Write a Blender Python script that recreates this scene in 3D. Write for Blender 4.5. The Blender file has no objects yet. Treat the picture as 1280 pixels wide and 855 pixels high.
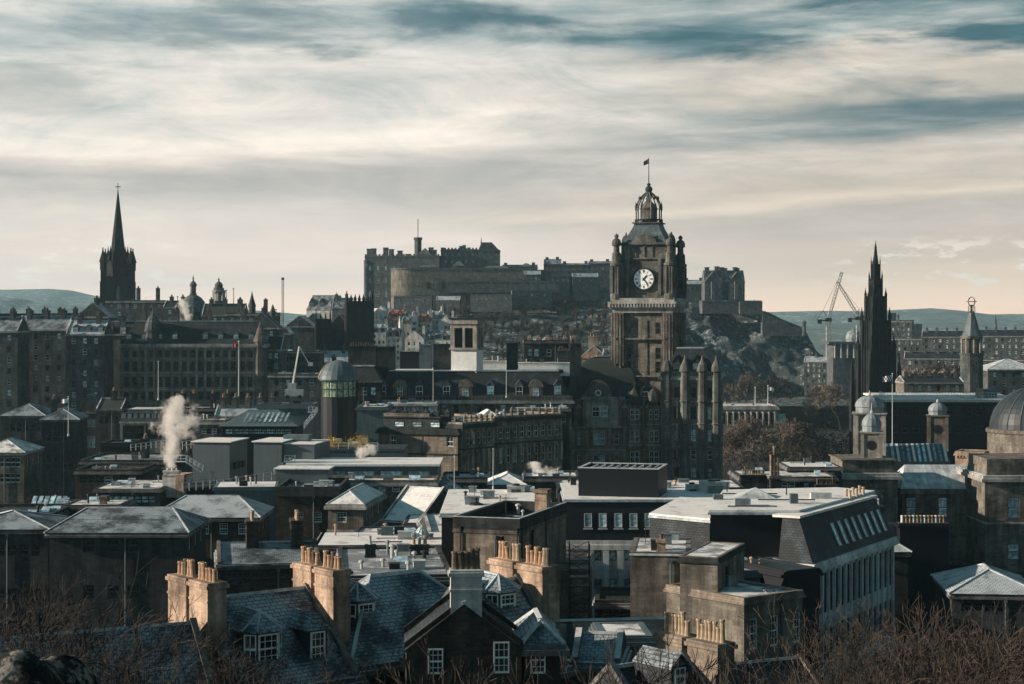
import bpy, math, random
from math import sin, cos, pi, radians as R, atan2, sqrt
from mathutils import Vector, Matrix, noise
import numpy as np
random.seed(7)
D_ = bpy.data; SC = bpy.context.scene; COL = SC.collection
# ---- view: x right, y away, z up (metres); eye 100 m up on a hill above the town
F = 2200.0; HZ = 400.0; CZ = 100.0
def X(px, Y): return (px-640.0)/F*Y
def Z(py, Y): return CZ-(py-HZ)/F*Y
def lin(r, g, b):
    f = lambda c: (c/255/12.92 if c/255 <= .04045 else ((c/255+.055)/1.055)**2.4)
    return (f(r), f(g), f(b), 1)
cam = D_.cameras.new('camera'); co = D_.objects.new('camera', cam); COL.objects.link(co)
co.location = (0, 0, CZ); co.rotation_euler = (pi/2, 0, 0)
cam.sensor_width = 36; cam.lens = F/1280*36; cam.shift_y = (HZ-427.5)/1280
cam.clip_start = .5; cam.clip_end = 60000; SC.camera = co
# ---- sky
SUN_EL = 19.0; SUN_AHEAD = -4.0
sdir = Vector((-cos(R(SUN_EL))*cos(R(SUN_AHEAD)), cos(R(SUN_EL))*sin(R(SUN_AHEAD)), sin(R(SUN_EL))))
world = D_.worlds.new('World'); SC.world = world; world.use_nodes = True
nt = world.node_tree; nt.nodes.clear()
class NB:
    def __init__(s, nt): s.nt = nt
    def n(s, t, **k):
        o = s.nt.nodes.new(t)
        for a, b in k.items(): setattr(o, a, b)
        return o
    def put(s, o, i, v):
        if hasattr(v, 'is_output'): s.nt.links.new(v, o.inputs[i])
        elif v is not None: o.inputs[i].default_value = v
    def math(s, op, a, b=None, c=None, clamp=False):
        o = s.n('ShaderNodeMath', operation=op); o.use_clamp = clamp
        s.put(o, 0, a); s.put(o, 1, b); s.put(o, 2, c); return o.outputs[0]
    def mix(s, f, a, b, t='RGBA', blend='MIX'):
        o = s.n('ShaderNodeMix', data_type=t, blend_type=blend)
        k = {'RGBA': (6, 7, 2), 'FLOAT': (2, 3, 0)}[t]
        s.put(o, 0, f); s.put(o, k[0], a); s.put(o, k[1], b); return o.outputs[k[2]]
    def ramp(s, f, stops, interp='LINEAR'):
        o = s.n('ShaderNodeValToRGB'); s.put(o, 0, f); e = o.color_ramp; e.interpolation = interp
        while len(e.elements) < len(stops): e.elements.new(1)
        for q, (p, c) in zip(e.elements, stops):
            q.position = p; q.color = c if len(c) == 4 else (*c, 1)
        return o.outputs[0]
    def noise(s, vec, scale, detail=4, rough=.55, dist=0, dims='3D'):
        o = s.n('ShaderNodeTexNoise'); o.noise_dimensions = dims
        s.put(o, 'Vector', vec); s.put(o, 'Scale', scale); s.put(o, 'Detail', detail); s.put(o, 'Roughness', rough); s.put(o, 'Distortion', dist)
        return o.outputs[0]
    def vmul(s, v, m, add=(0, 0, 0)):
        o = s.n('ShaderNodeMapping'); s.put(o, 0, v); o.inputs['Scale'].default_value = m; o.inputs['Location'].default_value = add
        return o.outputs[0]
    def rng(s, v, a, b, c, d):
        o = s.n('ShaderNodeMapRange'); o.interpolation_type = 'SMOOTHSTEP'
        for i, q in enumerate((v, a, b, c, d)): s.put(o, i, q)
        return o.outputs[0]
g = NB(nt)
tc = g.n('ShaderNodeTexCoord'); dv = tc.outputs['Generated']
sp = g.n('ShaderNodeSeparateXYZ'); g.put(sp, 0, dv); dx, dy, dz = sp.outputs
hl = g.math('SQRT', g.math('ADD', g.math('MULTIPLY', dx, dx), g.math('MULTIPLY', dy, dy)))
te = g.math('DIVIDE', dz, g.math('MAXIMUM', hl, .02))
az = g.math('DIVIDE', dx, g.math('MAXIMUM', hl, .02))
wv = g.vmul(dv, (3.2, 3.2, 26))
w1 = g.noise(wv, 1.0, 5, .5, .3)
w2 = g.noise(g.vmul(dv, (7, 7, 60), (3, 1, 7)), 1.0, 7, .6, .25)
tilt = g.math('MULTIPLY', az, -.035)
tw = g.math('ADD', g.math('ADD', te, tilt), g.math('MULTIPLY', g.math('SUBTRACT', w1, .5), g.rng(te, .02, .15, .012, .085)))
s5 = g.math('MULTIPLY', tw, 5.0, clamp=True)
def st(l): return sorted([((400-p)/440, lin(*c)) for p, c in l], key=lambda q: q[0])
rl = g.ramp(s5, st([(400, (236, 224, 210)), (372, (232, 220, 208)), (345, (220, 211, 203)), (300, (216, 209, 202)), (265, (203, 200, 193)), (232, (180, 179, 173)), (205, (172, 171, 166)), (192, (196, 191, 183)), (178, (234, 226, 213)), (150, (240, 233, 219)), (120, (214, 211, 202)), (90, (208, 206, 197)), (60, (190, 194, 189)), (34, (150, 165, 166)), (15, (186, 190, 184)), (-40, (150, 162, 162))]))
rr = g.ramp(s5, st([(400, (230, 212, 192)), (372, (222, 205, 184)), (345, (196, 187, 174)), (305, (184, 179, 172)), (275, (180, 175, 166)), (262, (212, 202, 184)), (245, (186, 179, 166)), (225, (200, 190, 176)), (207, (176, 171, 161)), (192, (110, 127, 129)), (168, (94, 115, 119)), (150, (168, 167, 158)), (120, (188, 182, 169)), (90, (180, 175, 164)), (62, (172, 170, 161)), (44, (112, 138, 141)), (10, (82, 116, 123)), (-40, (96, 120, 124))]))
skyc = g.mix(g.rng(g.math('ADD', az, g.math('MULTIPLY', g.math('SUBTRACT', w1, .5), .3)), -.06, .2, 0, 1), rl, rr)
wisp = g.rng(w2, .42, .75, 0, 1)
skyc = g.mix(g.math('MULTIPLY', wisp, g.rng(te, .03, .12, .12, .5)), skyc, lin(238, 232, 220))
teal = g.rng(g.noise(g.vmul(dv, (6, 6, 34), (9, 2, 3)), 1.0, 6, .58, .3), .47, .64, 0, 1)
skyc = g.mix(g.math('MULTIPLY', teal, g.math('MULTIPLY', g.rng(te, .09, .155, 0, 1), g.rng(az, -.3, .2, .5, 1.15))), skyc, lin(62, 100, 109))
# higher up the sky dims; the unseen part behind is brightened teal as fill
hi = g.ramp(g.math('MULTIPLY', te, 1.0, clamp=True), [(.19, (1, 1, 1)), (.34, (.55, .66, .72)), (1, (.24, .38, .44))])
skyc = g.mix(1.0, skyc, hi, blend='MULTIPLY')
back = g.ramp(g.math('MULTIPLY_ADD', dy, .5, .5, clamp=True), [(.1, (.82, 1.16, 1.26)), (.5, (.46, .72, .80)), (.85, (.55, .74, .80)), (.96, (1, 1, 1))])
skyc = g.mix(1.0, skyc, back, blend='MULTIPLY')
skyc = g.mix(1.0, skyc, g.ramp(g.math('MULTIPLY', te, 5.0, clamp=True), [(0, (1.56, 1.26, 1.10)), (.12, (1.28, 1.12, 1.05)), (.4, (1.03, .975, .985)), (1, (1.02, .985, 1))]), blend='MULTIPLY')
w6 = g.noise(g.vmul(dv, (9, 9, 26), (1, 8, 5)), 1.0, 10, .64, 1.1)
skyc = g.mix(g.rng(te, .06, .13, 0, 1), skyc, g.mix(1.0, skyc, g.ramp(w6, [(.32, (.66, .76, .80)), (.46, (.92, .94, .95)), (.56, (1.02, 1.01, 1.0)), (.7, (1.16, 1.14, 1.12))]), blend='MULTIPLY'))
w4 = g.noise(g.vmul(dv, (13, 13, 62), (5, 4, 2)), 1.0, 9, .66, .7)
skyc = g.mix(g.rng(te, .0, .1, .25, 1), skyc, g.mix(1.0, skyc, g.ramp(w4, [(.3, (.80, .84, .86)), (.5, (.99, .99, .99)), (.68, (1.12, 1.11, 1.09))]), blend='MULTIPLY'))
pf = g.noise(g.vmul(dv, (42, 42, 150), (2, 5, 1)), 1.0, 5, .6)
pm = g.math('MULTIPLY', g.math('MULTIPLY', g.rng(te, .008, .02, 0, 1), g.rng(te, .036, .05, 1, 0)), g.rng(g.math('ABSOLUTE', az), .15, .21, 0, 1))
skyc = g.mix(g.math('MULTIPLY', g.rng(pf, .52, .62, 0, .75), pm), skyc, lin(250, 236, 222))
sky = g.n('ShaderNodeTexSky', sky_type='NISHITA'); sky.sun_disc = False
sky.sun_elevation = R(SUN_EL); sky.sun_rotation = R(-(90-SUN_AHEAD)); sky.air_density = 1.3; sky.dust_density = 2
b1 = g.n('ShaderNodeBackground'); g.put(b1, 0, sky.outputs[0]); g.put(b1, 1, .05)
b2 = g.n('ShaderNodeBackground'); g.put(b2, 0, skyc); g.put(b2, 1, .83)
ms = g.n('ShaderNodeMixShader'); g.put(ms, 0, .94); g.put(ms, 1, b1.outputs[0]); g.put(ms, 2, b2.outputs[0])
wo = g.n('ShaderNodeOutputWorld'); g.put(wo, 0, ms.outputs[0])
sl = D_.lights.new('sun', 'SUN'); sl.energy = 5.0; sl.angle = R(.6); sl.color = (1, .83, .67)
so = D_.objects.new('sun', sl); COL.objects.link(so); so.rotation_euler = sdir.to_track_quat('Z', 'Y').to_euler(); so.location = (-200, 50, 300)
SC.view_settings.view_transform = 'Standard'; SC.view_settings.look = 'None'; SC.view_settings.exposure = 0.68; SC.view_settings.gamma = 1
SC.render.engine = 'CYCLES'
SC.cycles.max_bounces = 5; SC.cycles.diffuse_bounces = 2; SC.cycles.volume_bounces = 2; SC.cycles.transparent_max_bounces = 12
SC.cycles.use_denoising = True
# ---- materials
M = {}
def newmat(name):
    m = D_.materials.new(name); m.use_nodes = True; t = m.node_tree; b = t.nodes['Principled BSDF']
    M[name] = m; return m, NB(t), b
def stone(name, c1, c2, bw=.7, bh=.3, dirt=.5, rough=.9, mortar=.6, frost=0):
    m, g, b = newmat(name); uv = g.n('ShaderNodeTexCoord'); o = uv.outputs['UV']
    br = g.n('ShaderNodeTexBrick'); g.put(br, 'Vector', o); g.put(br, 'Scale', 1); g.put(br, 'Brick Width', bw); g.put(br, 'Row Height', bh)
    g.put(br, 'Mortar Size', .012 if bh < .5 else .02); g.put(br, 'Mortar Smooth', .5); g.put(br, 'Bias', 0)
    g.put(br, 'Color1', (*c1, 1)); g.put(br, 'Color2', (*c2, 1)); g.put(br, 'Mortar', tuple(q*mortar for q in c1)+(1,))
    wo = uv.outputs['Object']
    n1 = g.noise(wo, .28, 6, .65); n2 = g.noise(g.vmul(o, (1.3, .14, 1)), 1, 5, .6)
    k = g.math('MULTIPLY', g.rng(n1, .3, .7, 1-dirt, 1.25), g.rng(n2, .3, .65, 1-dirt*.8, 1.15))
    n3 = g.noise(wo, 6, 4, .6); k = g.math('MULTIPLY', k, g.rng(n3, .2, .8, .8, 1.2))
    cc = g.n('ShaderNodeCombineXYZ')
    for i in range(3): g.put(cc, i, k)
    col = g.mix(1.0, br.outputs[0], cc.outputs[0], blend='MULTIPLY')
    if frost:
        ge = g.n('ShaderNodeNewGeometry'); s = g.n('ShaderNodeSeparateXYZ'); g.put(s, 0, ge.outputs['Normal'])
        f = g.math('MULTIPLY', g.rng(s.outputs[2], .6, .95, 0, 1), g.rng(n1, .4, .6, .2, frost)); col = g.mix(f, col, (.62, .64, .66, 1))
    g.put(b, 'Base Color', col); g.put(b, 'Roughness', rough); g.put(b, 'Specular IOR Level', .25)
    bp = g.n('ShaderNodeBump'); g.put(bp, 'Strength', .5); g.put(bp, 'Distance', .04)
    g.put(bp, 'Height', g.math('ADD', g.math('MULTIPLY', br.outputs[1], -.6), g.math('MULTIPLY', n3, .8))); g.put(b, 'Normal', bp.outputs[0])
def plain(name, c, rough=.7, var=.35, scale=.6, metal=0, streak=.3, spec=.3, lines=None):
    m, g, b = newmat(name); uv = g.n('ShaderNodeTexCoord')
    n1 = g.noise(uv.outputs['Object'], scale, 6, .65); n2 = g.noise(g.vmul(uv.outputs['UV'], (1.5, .15, 1)), 1.2, 5, .6)
    k = g.math('MULTIPLY', g.rng(n1, .3, .7, 1-var, 1+var*.5), g.rng(n2, .3, .7, 1-streak, 1+streak*.3))
    if lines:
        w = g.n('ShaderNodeTexWave'); g.put(w, 'Vector', uv.outputs['UV']); g.put(w, 'Scale', lines); g.put(w, 'Distortion', 0)
        k = g.math('MULTIPLY', k, g.rng(w.outputs[1], 0, .25, .55, 1))
    cc = g.n('ShaderNodeCombineXYZ')
    for i in range(3): g.put(cc, i, k)
    g.put(b, 'Base Color', g.mix(1.0, (*c, 1), cc.outputs[0], blend='MULTIPLY')); g.put(b, 'Roughness', rough); g.put(b, 'Metallic', metal); g.put(b, 'Specular IOR Level', spec)
def slate(name, c1, c2, frost=.4, fc=(.45, .52, .57), bw=.42, bh=.26, fs=.35):
    m, g, b = newmat(name); uv = g.n('ShaderNodeTexCoord'); o = uv.outputs['UV']
    br = g.n('ShaderNodeTexBrick'); wob = g.n('ShaderNodeTexNoise'); g.put(wob, 'Vector', o); g.put(wob, 'Scale', 1.3); g.put(wob, 'Detail', 3); vm = g.n('ShaderNodeVectorMath', operation='MULTIPLY_ADD'); g.put(vm, 0, wob.outputs[1]); vm.inputs[1].default_value = (.16, .16, 0); g.put(vm, 2, o)
    g.put(br, 'Vector', vm.outputs[0]); g.put(br, 'Scale', 1); g.put(br, 'Brick Width', bw); g.put(br, 'Row Height', bh)
    g.put(br, 'Mortar Size', .03); g.put(br, 'Color1', (*c1, 1)); g.put(br, 'Color2', (*c2, 1)); g.put(br, 'Mortar', tuple(q*.25 for q in c1)+(1,))
    wo = uv.outputs['Object']; n1 = g.noise(wo, fs, 6, .65); n2 = g.noise(g.vmul(o, (2, 9, 1)), 1, 4, .7)
    f = g.rng(g.math('ADD', g.math('MULTIPLY', n1, .75), g.math('MULTIPLY', n2, .35)), .62-frost*.3, .82-frost*.3, 0, min(1, frost*1.5))
    f = g.math('MULTIPLY', f, g.math('SUBTRACT', 1, g.math('MULTIPLY', br.outputs[1], .7)))
    col = g.mix(f, br.outputs[0], (*fc, 1))
    g.put(b, 'Base Color', col); g.put(b, 'Roughness', .65); g.put(b, 'Specular IOR Level', .35)
    bp = g.n('ShaderNodeBump'); g.put(bp, 'Strength', .6); g.put(bp, 'Distance', .03); g.put(bp, 'Height', g.math('ADD', g.math('MULTIPLY', br.outputs[1], -1), n2)); g.put(b, 'Normal', bp.outputs[0])
def snowy(name, c=(.8, .79, .77), d=(.16, .17, .18), cover=.6, scale=.5):
    m, g, b = newmat(name); uv = g.n('ShaderNodeTexCoord'); n1 = g.noise(uv.outputs['Object'], scale, 8, .7, .4); n2 = g.noise(uv.outputs['Object'], 4, 4, .6)
    f = g.rng(g.math('ADD', n1, g.math('MULTIPLY', n2, .15)), .66-cover*.35, .78-cover*.25, 0, 1)
    wl = g.n('ShaderNodeTexBrick'); g.put(wl, 'Vector', uv.outputs['UV']); g.put(wl, 'Scale', 1); g.put(wl, 'Brick Width', 3.1); g.put(wl, 'Row Height', 1.15); g.put(wl, 'Mortar Size', .035); g.put(wl, 'Mortar Smooth', .6)
    n5 = g.noise(uv.outputs['Object'], 1.7, 6, .7); cc = g.mix(g.math('MULTIPLY', wl.outputs[1], g.rng(n5, .4, .6, .15, .7)), g.mix(f, (*d, 1), (*c, 1)), (*d, 1))
    cc = g.mix(g.rng(n5, .35, .6, .3, 0), cc, tuple(q*.55 for q in c)+(1,)); g.put(b, 'Base Color', cc); g.put(b, 'Roughness', .6)
    bp = g.n('ShaderNodeBump'); g.put(bp, 'Strength', .4); g.put(bp, 'Distance', .1); g.put(bp, 'Height', n1); g.put(b, 'Normal', bp.outputs[0])
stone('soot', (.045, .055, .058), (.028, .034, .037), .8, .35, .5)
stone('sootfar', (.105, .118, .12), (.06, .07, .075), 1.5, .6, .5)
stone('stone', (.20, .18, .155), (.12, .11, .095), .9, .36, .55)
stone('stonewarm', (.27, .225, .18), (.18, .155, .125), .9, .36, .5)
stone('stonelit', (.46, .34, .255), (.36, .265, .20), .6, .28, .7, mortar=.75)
stone('render', (.48, .48, .46), (.43, .43, .41), 40, 40, .35, mortar=1)
stone('stonepale', (.34, .32, .285), (.25, .235, .21), .9, .36, .45)
stone('towerstone', (.15, .15, .142), (.10, .10, .095), .9, .36, .5)
stone('rubble', (.07, .062, .05), (.03, .028, .025), .42, .2, .6, mortar=.4)
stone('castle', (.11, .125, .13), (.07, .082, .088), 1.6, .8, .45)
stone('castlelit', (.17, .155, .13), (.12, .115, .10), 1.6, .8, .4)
stone('trim', (.36, .35, .33), (.28, .27, .25), .9, .36, .4, frost=1)
stone('trimdark', (.13, .13, .13), (.09, .09, .09), .9, .36, .4, frost=.9)
stone('monument', (.018, .021, .023), (.011, .013, .014), 1.2, .5, .4)
stone('cream', (.50, .50, .47), (.42, .40, .37), 40, 40, .35, mortar=1)
stone('concrete', (.62, .63, .62), (.54, .55, .54), 3, 3.2, .3, mortar=.6)
slate('slate', (.055, .07, .082), (.026, .035, .043), .58, (.38, .45, .50))
slate('slatedark', (.018, .027, .034), (.012, .018, .023), .3, (.12, .17, .20))
slate('slatefrost', (.12, .15, .17), (.09, .11, .13), .75, (.50, .56, .60))
slate('slategreen', (.045, .06, .055), (.03, .04, .038), .1, (.2, .24, .24))
snowy('snow', cover=.55); snowy('snowpatch', cover=.22, c=(.62, .64, .66)); snowy('snowfull', cover=.8, d=(.40, .40, .41))
plain('leadfrostlit', (.50, .55, .58), .5, .4, .5)  # frosted lead, whitened so that edges show as rim light
plain('metalblue', (.085, .115, .13), .45, .12, .3, .0, .15, .5, lines=1.2)
plain('metaldark', (.006, .009, .014), .5, .2, .4, 0, .2, .3)
plain('metalmid', (.09, .125, .14), .5, .2, .4, 0, .2)
plain('leaddark', (.03, .042, .05), .5, .3, .4, 0, .3)
plain('birch', (.09, .082, .075), .7, .3, 6)
plain('leadmid', (.24, .28, .30), .5, .4, .5, 0, .4)
plain('copper', (.09, .125, .135), .55, .4, .5, 0, .4)
plain('white', (.72, .73, .72), .5, .12, 1, 0, .1)
plain('offwhite', (.46, .48, .47), .6, .2, 1, 0, .2)
plain('frame', (.85, .86, .83), .5, .1, 1, 0, .1)
plain('framedark', (.05, .055, .06), .5, .2)
plain('black', (.008, .009, .011), .6, .2)
plain('iron', (.02, .024, .028), .5, .3)
plain('pale_pole', (.62, .64, .64), .4, .1, 1, 0, .05)
plain('terracotta', (.52, .34, .22), .8, .35, 2.5, 0, .4)
plain('buffpot', (.46, .36, .25), .8, .3, 2.5, 0, .4)
plain('potdark', (.16, .13, .10), .8, .4, 2.5, 0, .4)
plain('redpaint', (.32, .035, .04), .6, .1)
plain('bluepaint', (.03, .05, .18), .6, .1)
plain('yellowleaf', (.62, .42, .05), .8, .5, 3)
plain('redroof', (.26, .10, .06), .8, .3, 1)
plain('bark', (.028, .024, .022), .9, .4, 3)
plain('twig', (.04, .034, .03), .9, .4, 3)
plain('twigred', (.066, .049, .038), .9, .4, 3)
plain('twigtan', (.135, .108, .09), .9, .4, .3)
plain('twigfar', (.07, .06, .055), .9, .4, .2)
plain('evergreen', (.012, .018, .014), .9, .5, .3)
plain('awning', (.05, .22, .24), .6, .15)
plain('clockwhite', (.93, .95, .95), .5, .05, 1, 0, .05)
def glass(name, c, rough=.08, spec=.6):
    m, g, b = newmat(name); uv = g.n('ShaderNodeTexCoord'); oi = g.n('ShaderNodeObjectInfo')
    n = g.noise(uv.outputs['Object'], 1.5, 3); k = g.math('MULTIPLY', g.rng(n, .35, .65, .5, 1.4), g.math('MULTIPLY_ADD', oi.outputs['Random'], 1.2, .4))
    cc = g.n('ShaderNodeCombineXYZ')
    for i in range(3): g.put(cc, i, k)
    g.put(b, 'Base Color', g.mix(1.0, (*c, 1), cc.outputs[0], blend='MULTIPLY')); g.put(b, 'Roughness', rough); g.put(b, 'Specular IOR Level', spec)
glass('glass', (.02, .026, .03)); glass('glasspale', (.42, .54, .58), .15); glass('blind', (.40, .42, .40), .5, .3); glass('glassgreen', (.34, .46, .34), .2)  # glasspale has sky reflection in its colour, glassgreen daylight from behind
glass('pane_dark', (.012, .016, .02), .35, .2)
glass('skylight', (.28, .40, .46), .12, .8)
def rockmat(name, c1, c2, fr, fscale=.05, st=(1, 1, 1)):
    m, g, b = newmat(name); o = g.vmul(g.n('ShaderNodeTexCoord').outputs['Object'], st)
    n1 = g.noise(o, fscale, 10, .72, .8); n2 = g.noise(o, fscale*5, 8, .7); n3 = g.noise(o, fscale*.3, 4, .6)
    col = g.mix(g.rng(n1, .35, .6, 0, 1), (*c1, 1), (*c2, 1))
    col = g.mix(g.math('MULTIPLY', g.rng(n2, .5, .64, 0, 1), g.rng(n3, .38, .55, .2, 1)), col, (*fr, 1))
    g.put(b, 'Base Color', col); g.put(b, 'Roughness', .95); g.put(b, 'Specular IOR Level', .1)
    bp = g.n('ShaderNodeBump'); g.put(bp, 'Strength', .9); g.put(bp, 'Distance', 1.5); g.put(bp, 'Height', g.math('ADD', n1, n2)); g.put(b, 'Normal', bp.outputs[0])
rockmat('rock', (.016, .024, .028), (.085, .10, .10), (.36, .42, .44), .06, (1, 1, .38))
rockmat('ground', (.02, .023, .022), (.035, .037, .034), (.05, .056, .058), .02)
rockmat('farfield', (.07, .10, .10), (.13, .17, .17), (.34, .42, .44), .008)  # hill colour kept pale, with part of the distance haze in it
rockmat('nearrock', (.02, .022, .024), (.05, .05, .05), (.62, .6, .56), 1.2)
# ---- mesh building
class MB:
    def __init__(s): s.v = []; s.f = []; s.m = []; s.k = 0
    def face(s, pts):
        i = len(s.v); s.v += [tuple(p) for p in pts]; s.f.append(tuple(range(i, i+len(pts)))); s.m.append(s.k)
    def mesh(s, vs, fs):
        i = len(s.v); s.v += [tuple(p) for p in vs]
        for f in fs: s.f.append(tuple(q+i for q in f)); s.m.append(s.k)
    def box(s, a, b, c, d, e, f):
        x = (a, b); y = (c, d); z = (e, f)
        s.mesh([(x[i & 1], y[i >> 1 & 1], z[i >> 2]) for i in range(8)], [(0, 2, 3, 1), (4, 5, 7, 6), (0, 1, 5, 4), (1, 3, 7, 5), (3, 2, 6, 7), (2, 0, 4, 6)])
    def cbox(s, x, y, w, d, z0, z1, rot=0):
        c, n = cos(rot), sin(rot)
        P = [(x+c*a-n*b, y+n*a+c*b) for a, b in ((-w/2, -d/2), (w/2, -d/2), (w/2, d/2), (-w/2, d/2))]
        s.prism(P, z0, z1)
    def prism(s, P, z0, z1, P2=None, cap=True):
        n = len(P); P2 = P2 or P
        s.mesh([(x, y, z0) for x, y in P]+[(x, y, z1) for x, y in P2], [(i, (i+1) % n, n+(i+1) % n, n+i) for i in range(n)]+([tuple(range(n))[::-1], tuple(range(n, 2*n))] if cap else []))
    def lathe(s, prof, x=0, y=0, z=0, n=12, sx=1, sy=1, ph=0):
        vs = []
        for r, h in prof:
            vs += [(x+r*sx*cos(2*pi*i/n+ph), y+r*sy*sin(2*pi*i/n+ph), z+h) for i in range(n)]
        fs = []
        for j in range(len(prof)-1):
            fs += [(j*n+i, j*n+(i+1) % n, (j+1)*n+(i+1) % n, (j+1)*n+i) for i in range(n)]
        fs += [tuple(range(n))[::-1], tuple(range((len(prof)-1)*n, len(prof)*n))]
        s.mesh(vs, fs)
    def tube(s, a, b, r0, r1=None, n=4):
        a = Vector(a); b = Vector(b); r1 = r0 if r1 is None else r1; d = (b-a)
        if d.length < 1e-6: return
        d.normalize(); u = d.cross(Vector((0, 0, 1)) if abs(d.z) < .9 else Vector((1, 0, 0))).normalized(); w = d.cross(u)
        vs = [a+(u*cos(2*pi*i/n+.6)+w*sin(2*pi*i/n+.6))*r0 for i in range(n)]+[b+(u*cos(2*pi*i/n+.6)+w*sin(2*pi*i/n+.6))*r1 for i in range(n)]
        s.mesh(vs, [(i, n+i, n+(i+1) % n, (i+1) % n) for i in range(n)]+[tuple(range(n)), tuple(range(n, 2*n))[::-1]])
    def path(s, pts, r, n=4):
        for a, b in zip(pts, pts[1:]): s.tube(a, b, r, r, n)
    def hip(s, a, b, c, d, z, h, inset=None):
        w, dd = b-a, d-c; q = min(w, dd)/2 if inset is None else inset
        if w >= dd: top = [(a+q, (c+d)/2), (b-q, (c+d)/2)]; fs = [(0, 1, 5, 4), (1, 2, 5), (2, 3, 4, 5), (3, 0, 4)]
        else: top = [((a+b)/2, c+q), ((a+b)/2, d-q)]; fs = [(0, 1, 4), (1, 2, 5, 4), (2, 3, 5), (3, 0, 4, 5)]
        s.mesh([(a, c, z), (b, c, z), (b, d, z), (a, d, z)]+[(x, y, z+h) for x, y in top], fs+[(3, 2, 1, 0)])
    def mesh_data(s, name, mats):
        me = D_.meshes.new(name); me.from_pydata(s.v, [], s.f); me.update()
        for q in mats: me.materials.append(M[q])
        n = len(me.polygons)
        if len(mats) > 1: me.polygons.foreach_set('material_index', s.m)
        nl = len(me.loops); lv = np.zeros(nl, 'i'); me.loops.foreach_get('vertex_index', lv)
        co = np.array(s.v, 'f'); nor = np.zeros(n*3, 'f'); me.polygons.foreach_get('normal', nor); nor = nor.reshape(-1, 3)
        lt = np.zeros(n, 'i'); me.polygons.foreach_get('loop_total', lt); ln = np.repeat(nor, lt, axis=0); p = co[lv]
        t = np.stack([-ln[:, 1], ln[:, 0], 0*ln[:, 0]], 1); L = np.linalg.norm(t, axis=1); t[L < .05] = (1, 0, 0); L[L < .05] = 1; t /= L[:, None]
        bt = np.cross(ln, t); uvl = me.uv_layers.new(name='UVMap'); uv = np.stack([(p*t).sum(1), (p*bt).sum(1)], 1).astype('f'); uvl.data.foreach_set('uv', uv.ravel())
        return me
    def build(s, name, mats, parent=None, smooth=False, loc=None):
        if isinstance(mats, str): mats = [mats]
        me = s.mesh_data(name, mats)
        if smooth: me.polygons.foreach_set('use_smooth', [True]*len(me.polygons))
        o = D_.objects.new(name, me); COL.objects.link(o); o.parent = parent
        if loc: o.location = loc
        return o
def tag(o, label=None, cat=None, group=None, kind=None):
    if label: o['label'] = label
    if cat: o['category'] = cat
    if group: o['group'] = group
    if kind: o['kind'] = kind
    return o
def empty(name, label, cat, loc=(0, 0, 0), rz=0, group=None):
    o = D_.objects.new(name, None); COL.objects.link(o); o.location = loc; o.rotation_euler = (0, 0, rz); o.empty_display_size = .5
    return tag(o, label, cat, group)
def kids(o): return [c for c in D_.objects if c.parent == o]
def dup(o, loc, rz=0, label=None, sc=1, group=None):
    r = o.copy(); COL.objects.link(r); r.location = loc; r.rotation_euler = (0, 0, rz); r.scale = (sc, sc, sc)
    if label: r['label'] = label
    if group: r['group'] = group
    for c in o.children:
        d = c.copy(); COL.objects.link(d); d.parent = r
        for e in c.children: f = e.copy(); COL.objects.link(f); f.parent = d
    return r
WM = {}
# style: (frame material, glass material, columns, rows of panes)
ST = {'sash': ('frame', 'glass', 3, 4), 'sash2': ('frame', 'glass', 2, 2), 'plain': ('frame', 'glass', 1, 2), 'pale': ('offwhite', 'blind', 1, 2), 'dark': ('framedark', 'glass', 1, 2),
      'modern': ('offwhite', 'glasspale', 1, 1), 'mid': ('framedark', 'glasspale', 1, 2), 'slit': ('black', 'pane_dark', 1, 1), 'sash_b': ('frame', 'blind', 3, 4), 'sash2_b': ('frame', 'glasspale', 2, 2), 'blue': ('framedark', 'glasspale', 1, 1)}
def win_mesh(w, h, style):
    k = (round(w, 2), round(h, 2), style)
    if k in WM: return WM[k]
    fm, gm, nc, nr = ST[style]; b = MB(); fw = min(.09, w*.09); t = .028 if nc > 1 and nr > 2 else .045
    b.box(0, fw, 0, .1, 0, h); b.box(w-fw, w, 0, .1, 0, h); b.box(fw, w-fw, 0, .1, 0, fw*1.4); b.box(fw, w-fw, 0, .1, h-fw, h)
    for i in range(1, nc): x = w*i/nc; b.box(x-t/2, x+t/2, .03, .09, fw*1.4, h-fw)
    for j in range(1, nr):
        z = h*j/nr; q = t*1.6 if j == nr//2 else t/2; b.box(fw, w-fw, .025, .085, z-q, z+q)
    b.k = 1; b.box(fw, w-fw, .06, .08, fw, h-fw)
    WM[k] = b.mesh_data('window', [fm, gm]); return WM[k]
def window(parent, o, ang, w, h, style, name='window'):
    if style in ('sash', 'sash2') and random.random() < .2: style += '_b'
    ob = D_.objects.new(name, win_mesh(w, h, style)); COL.objects.link(ob); ob.parent = parent; ob.location = o; ob.rotation_euler = (0, 0, ang); return ob
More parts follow.
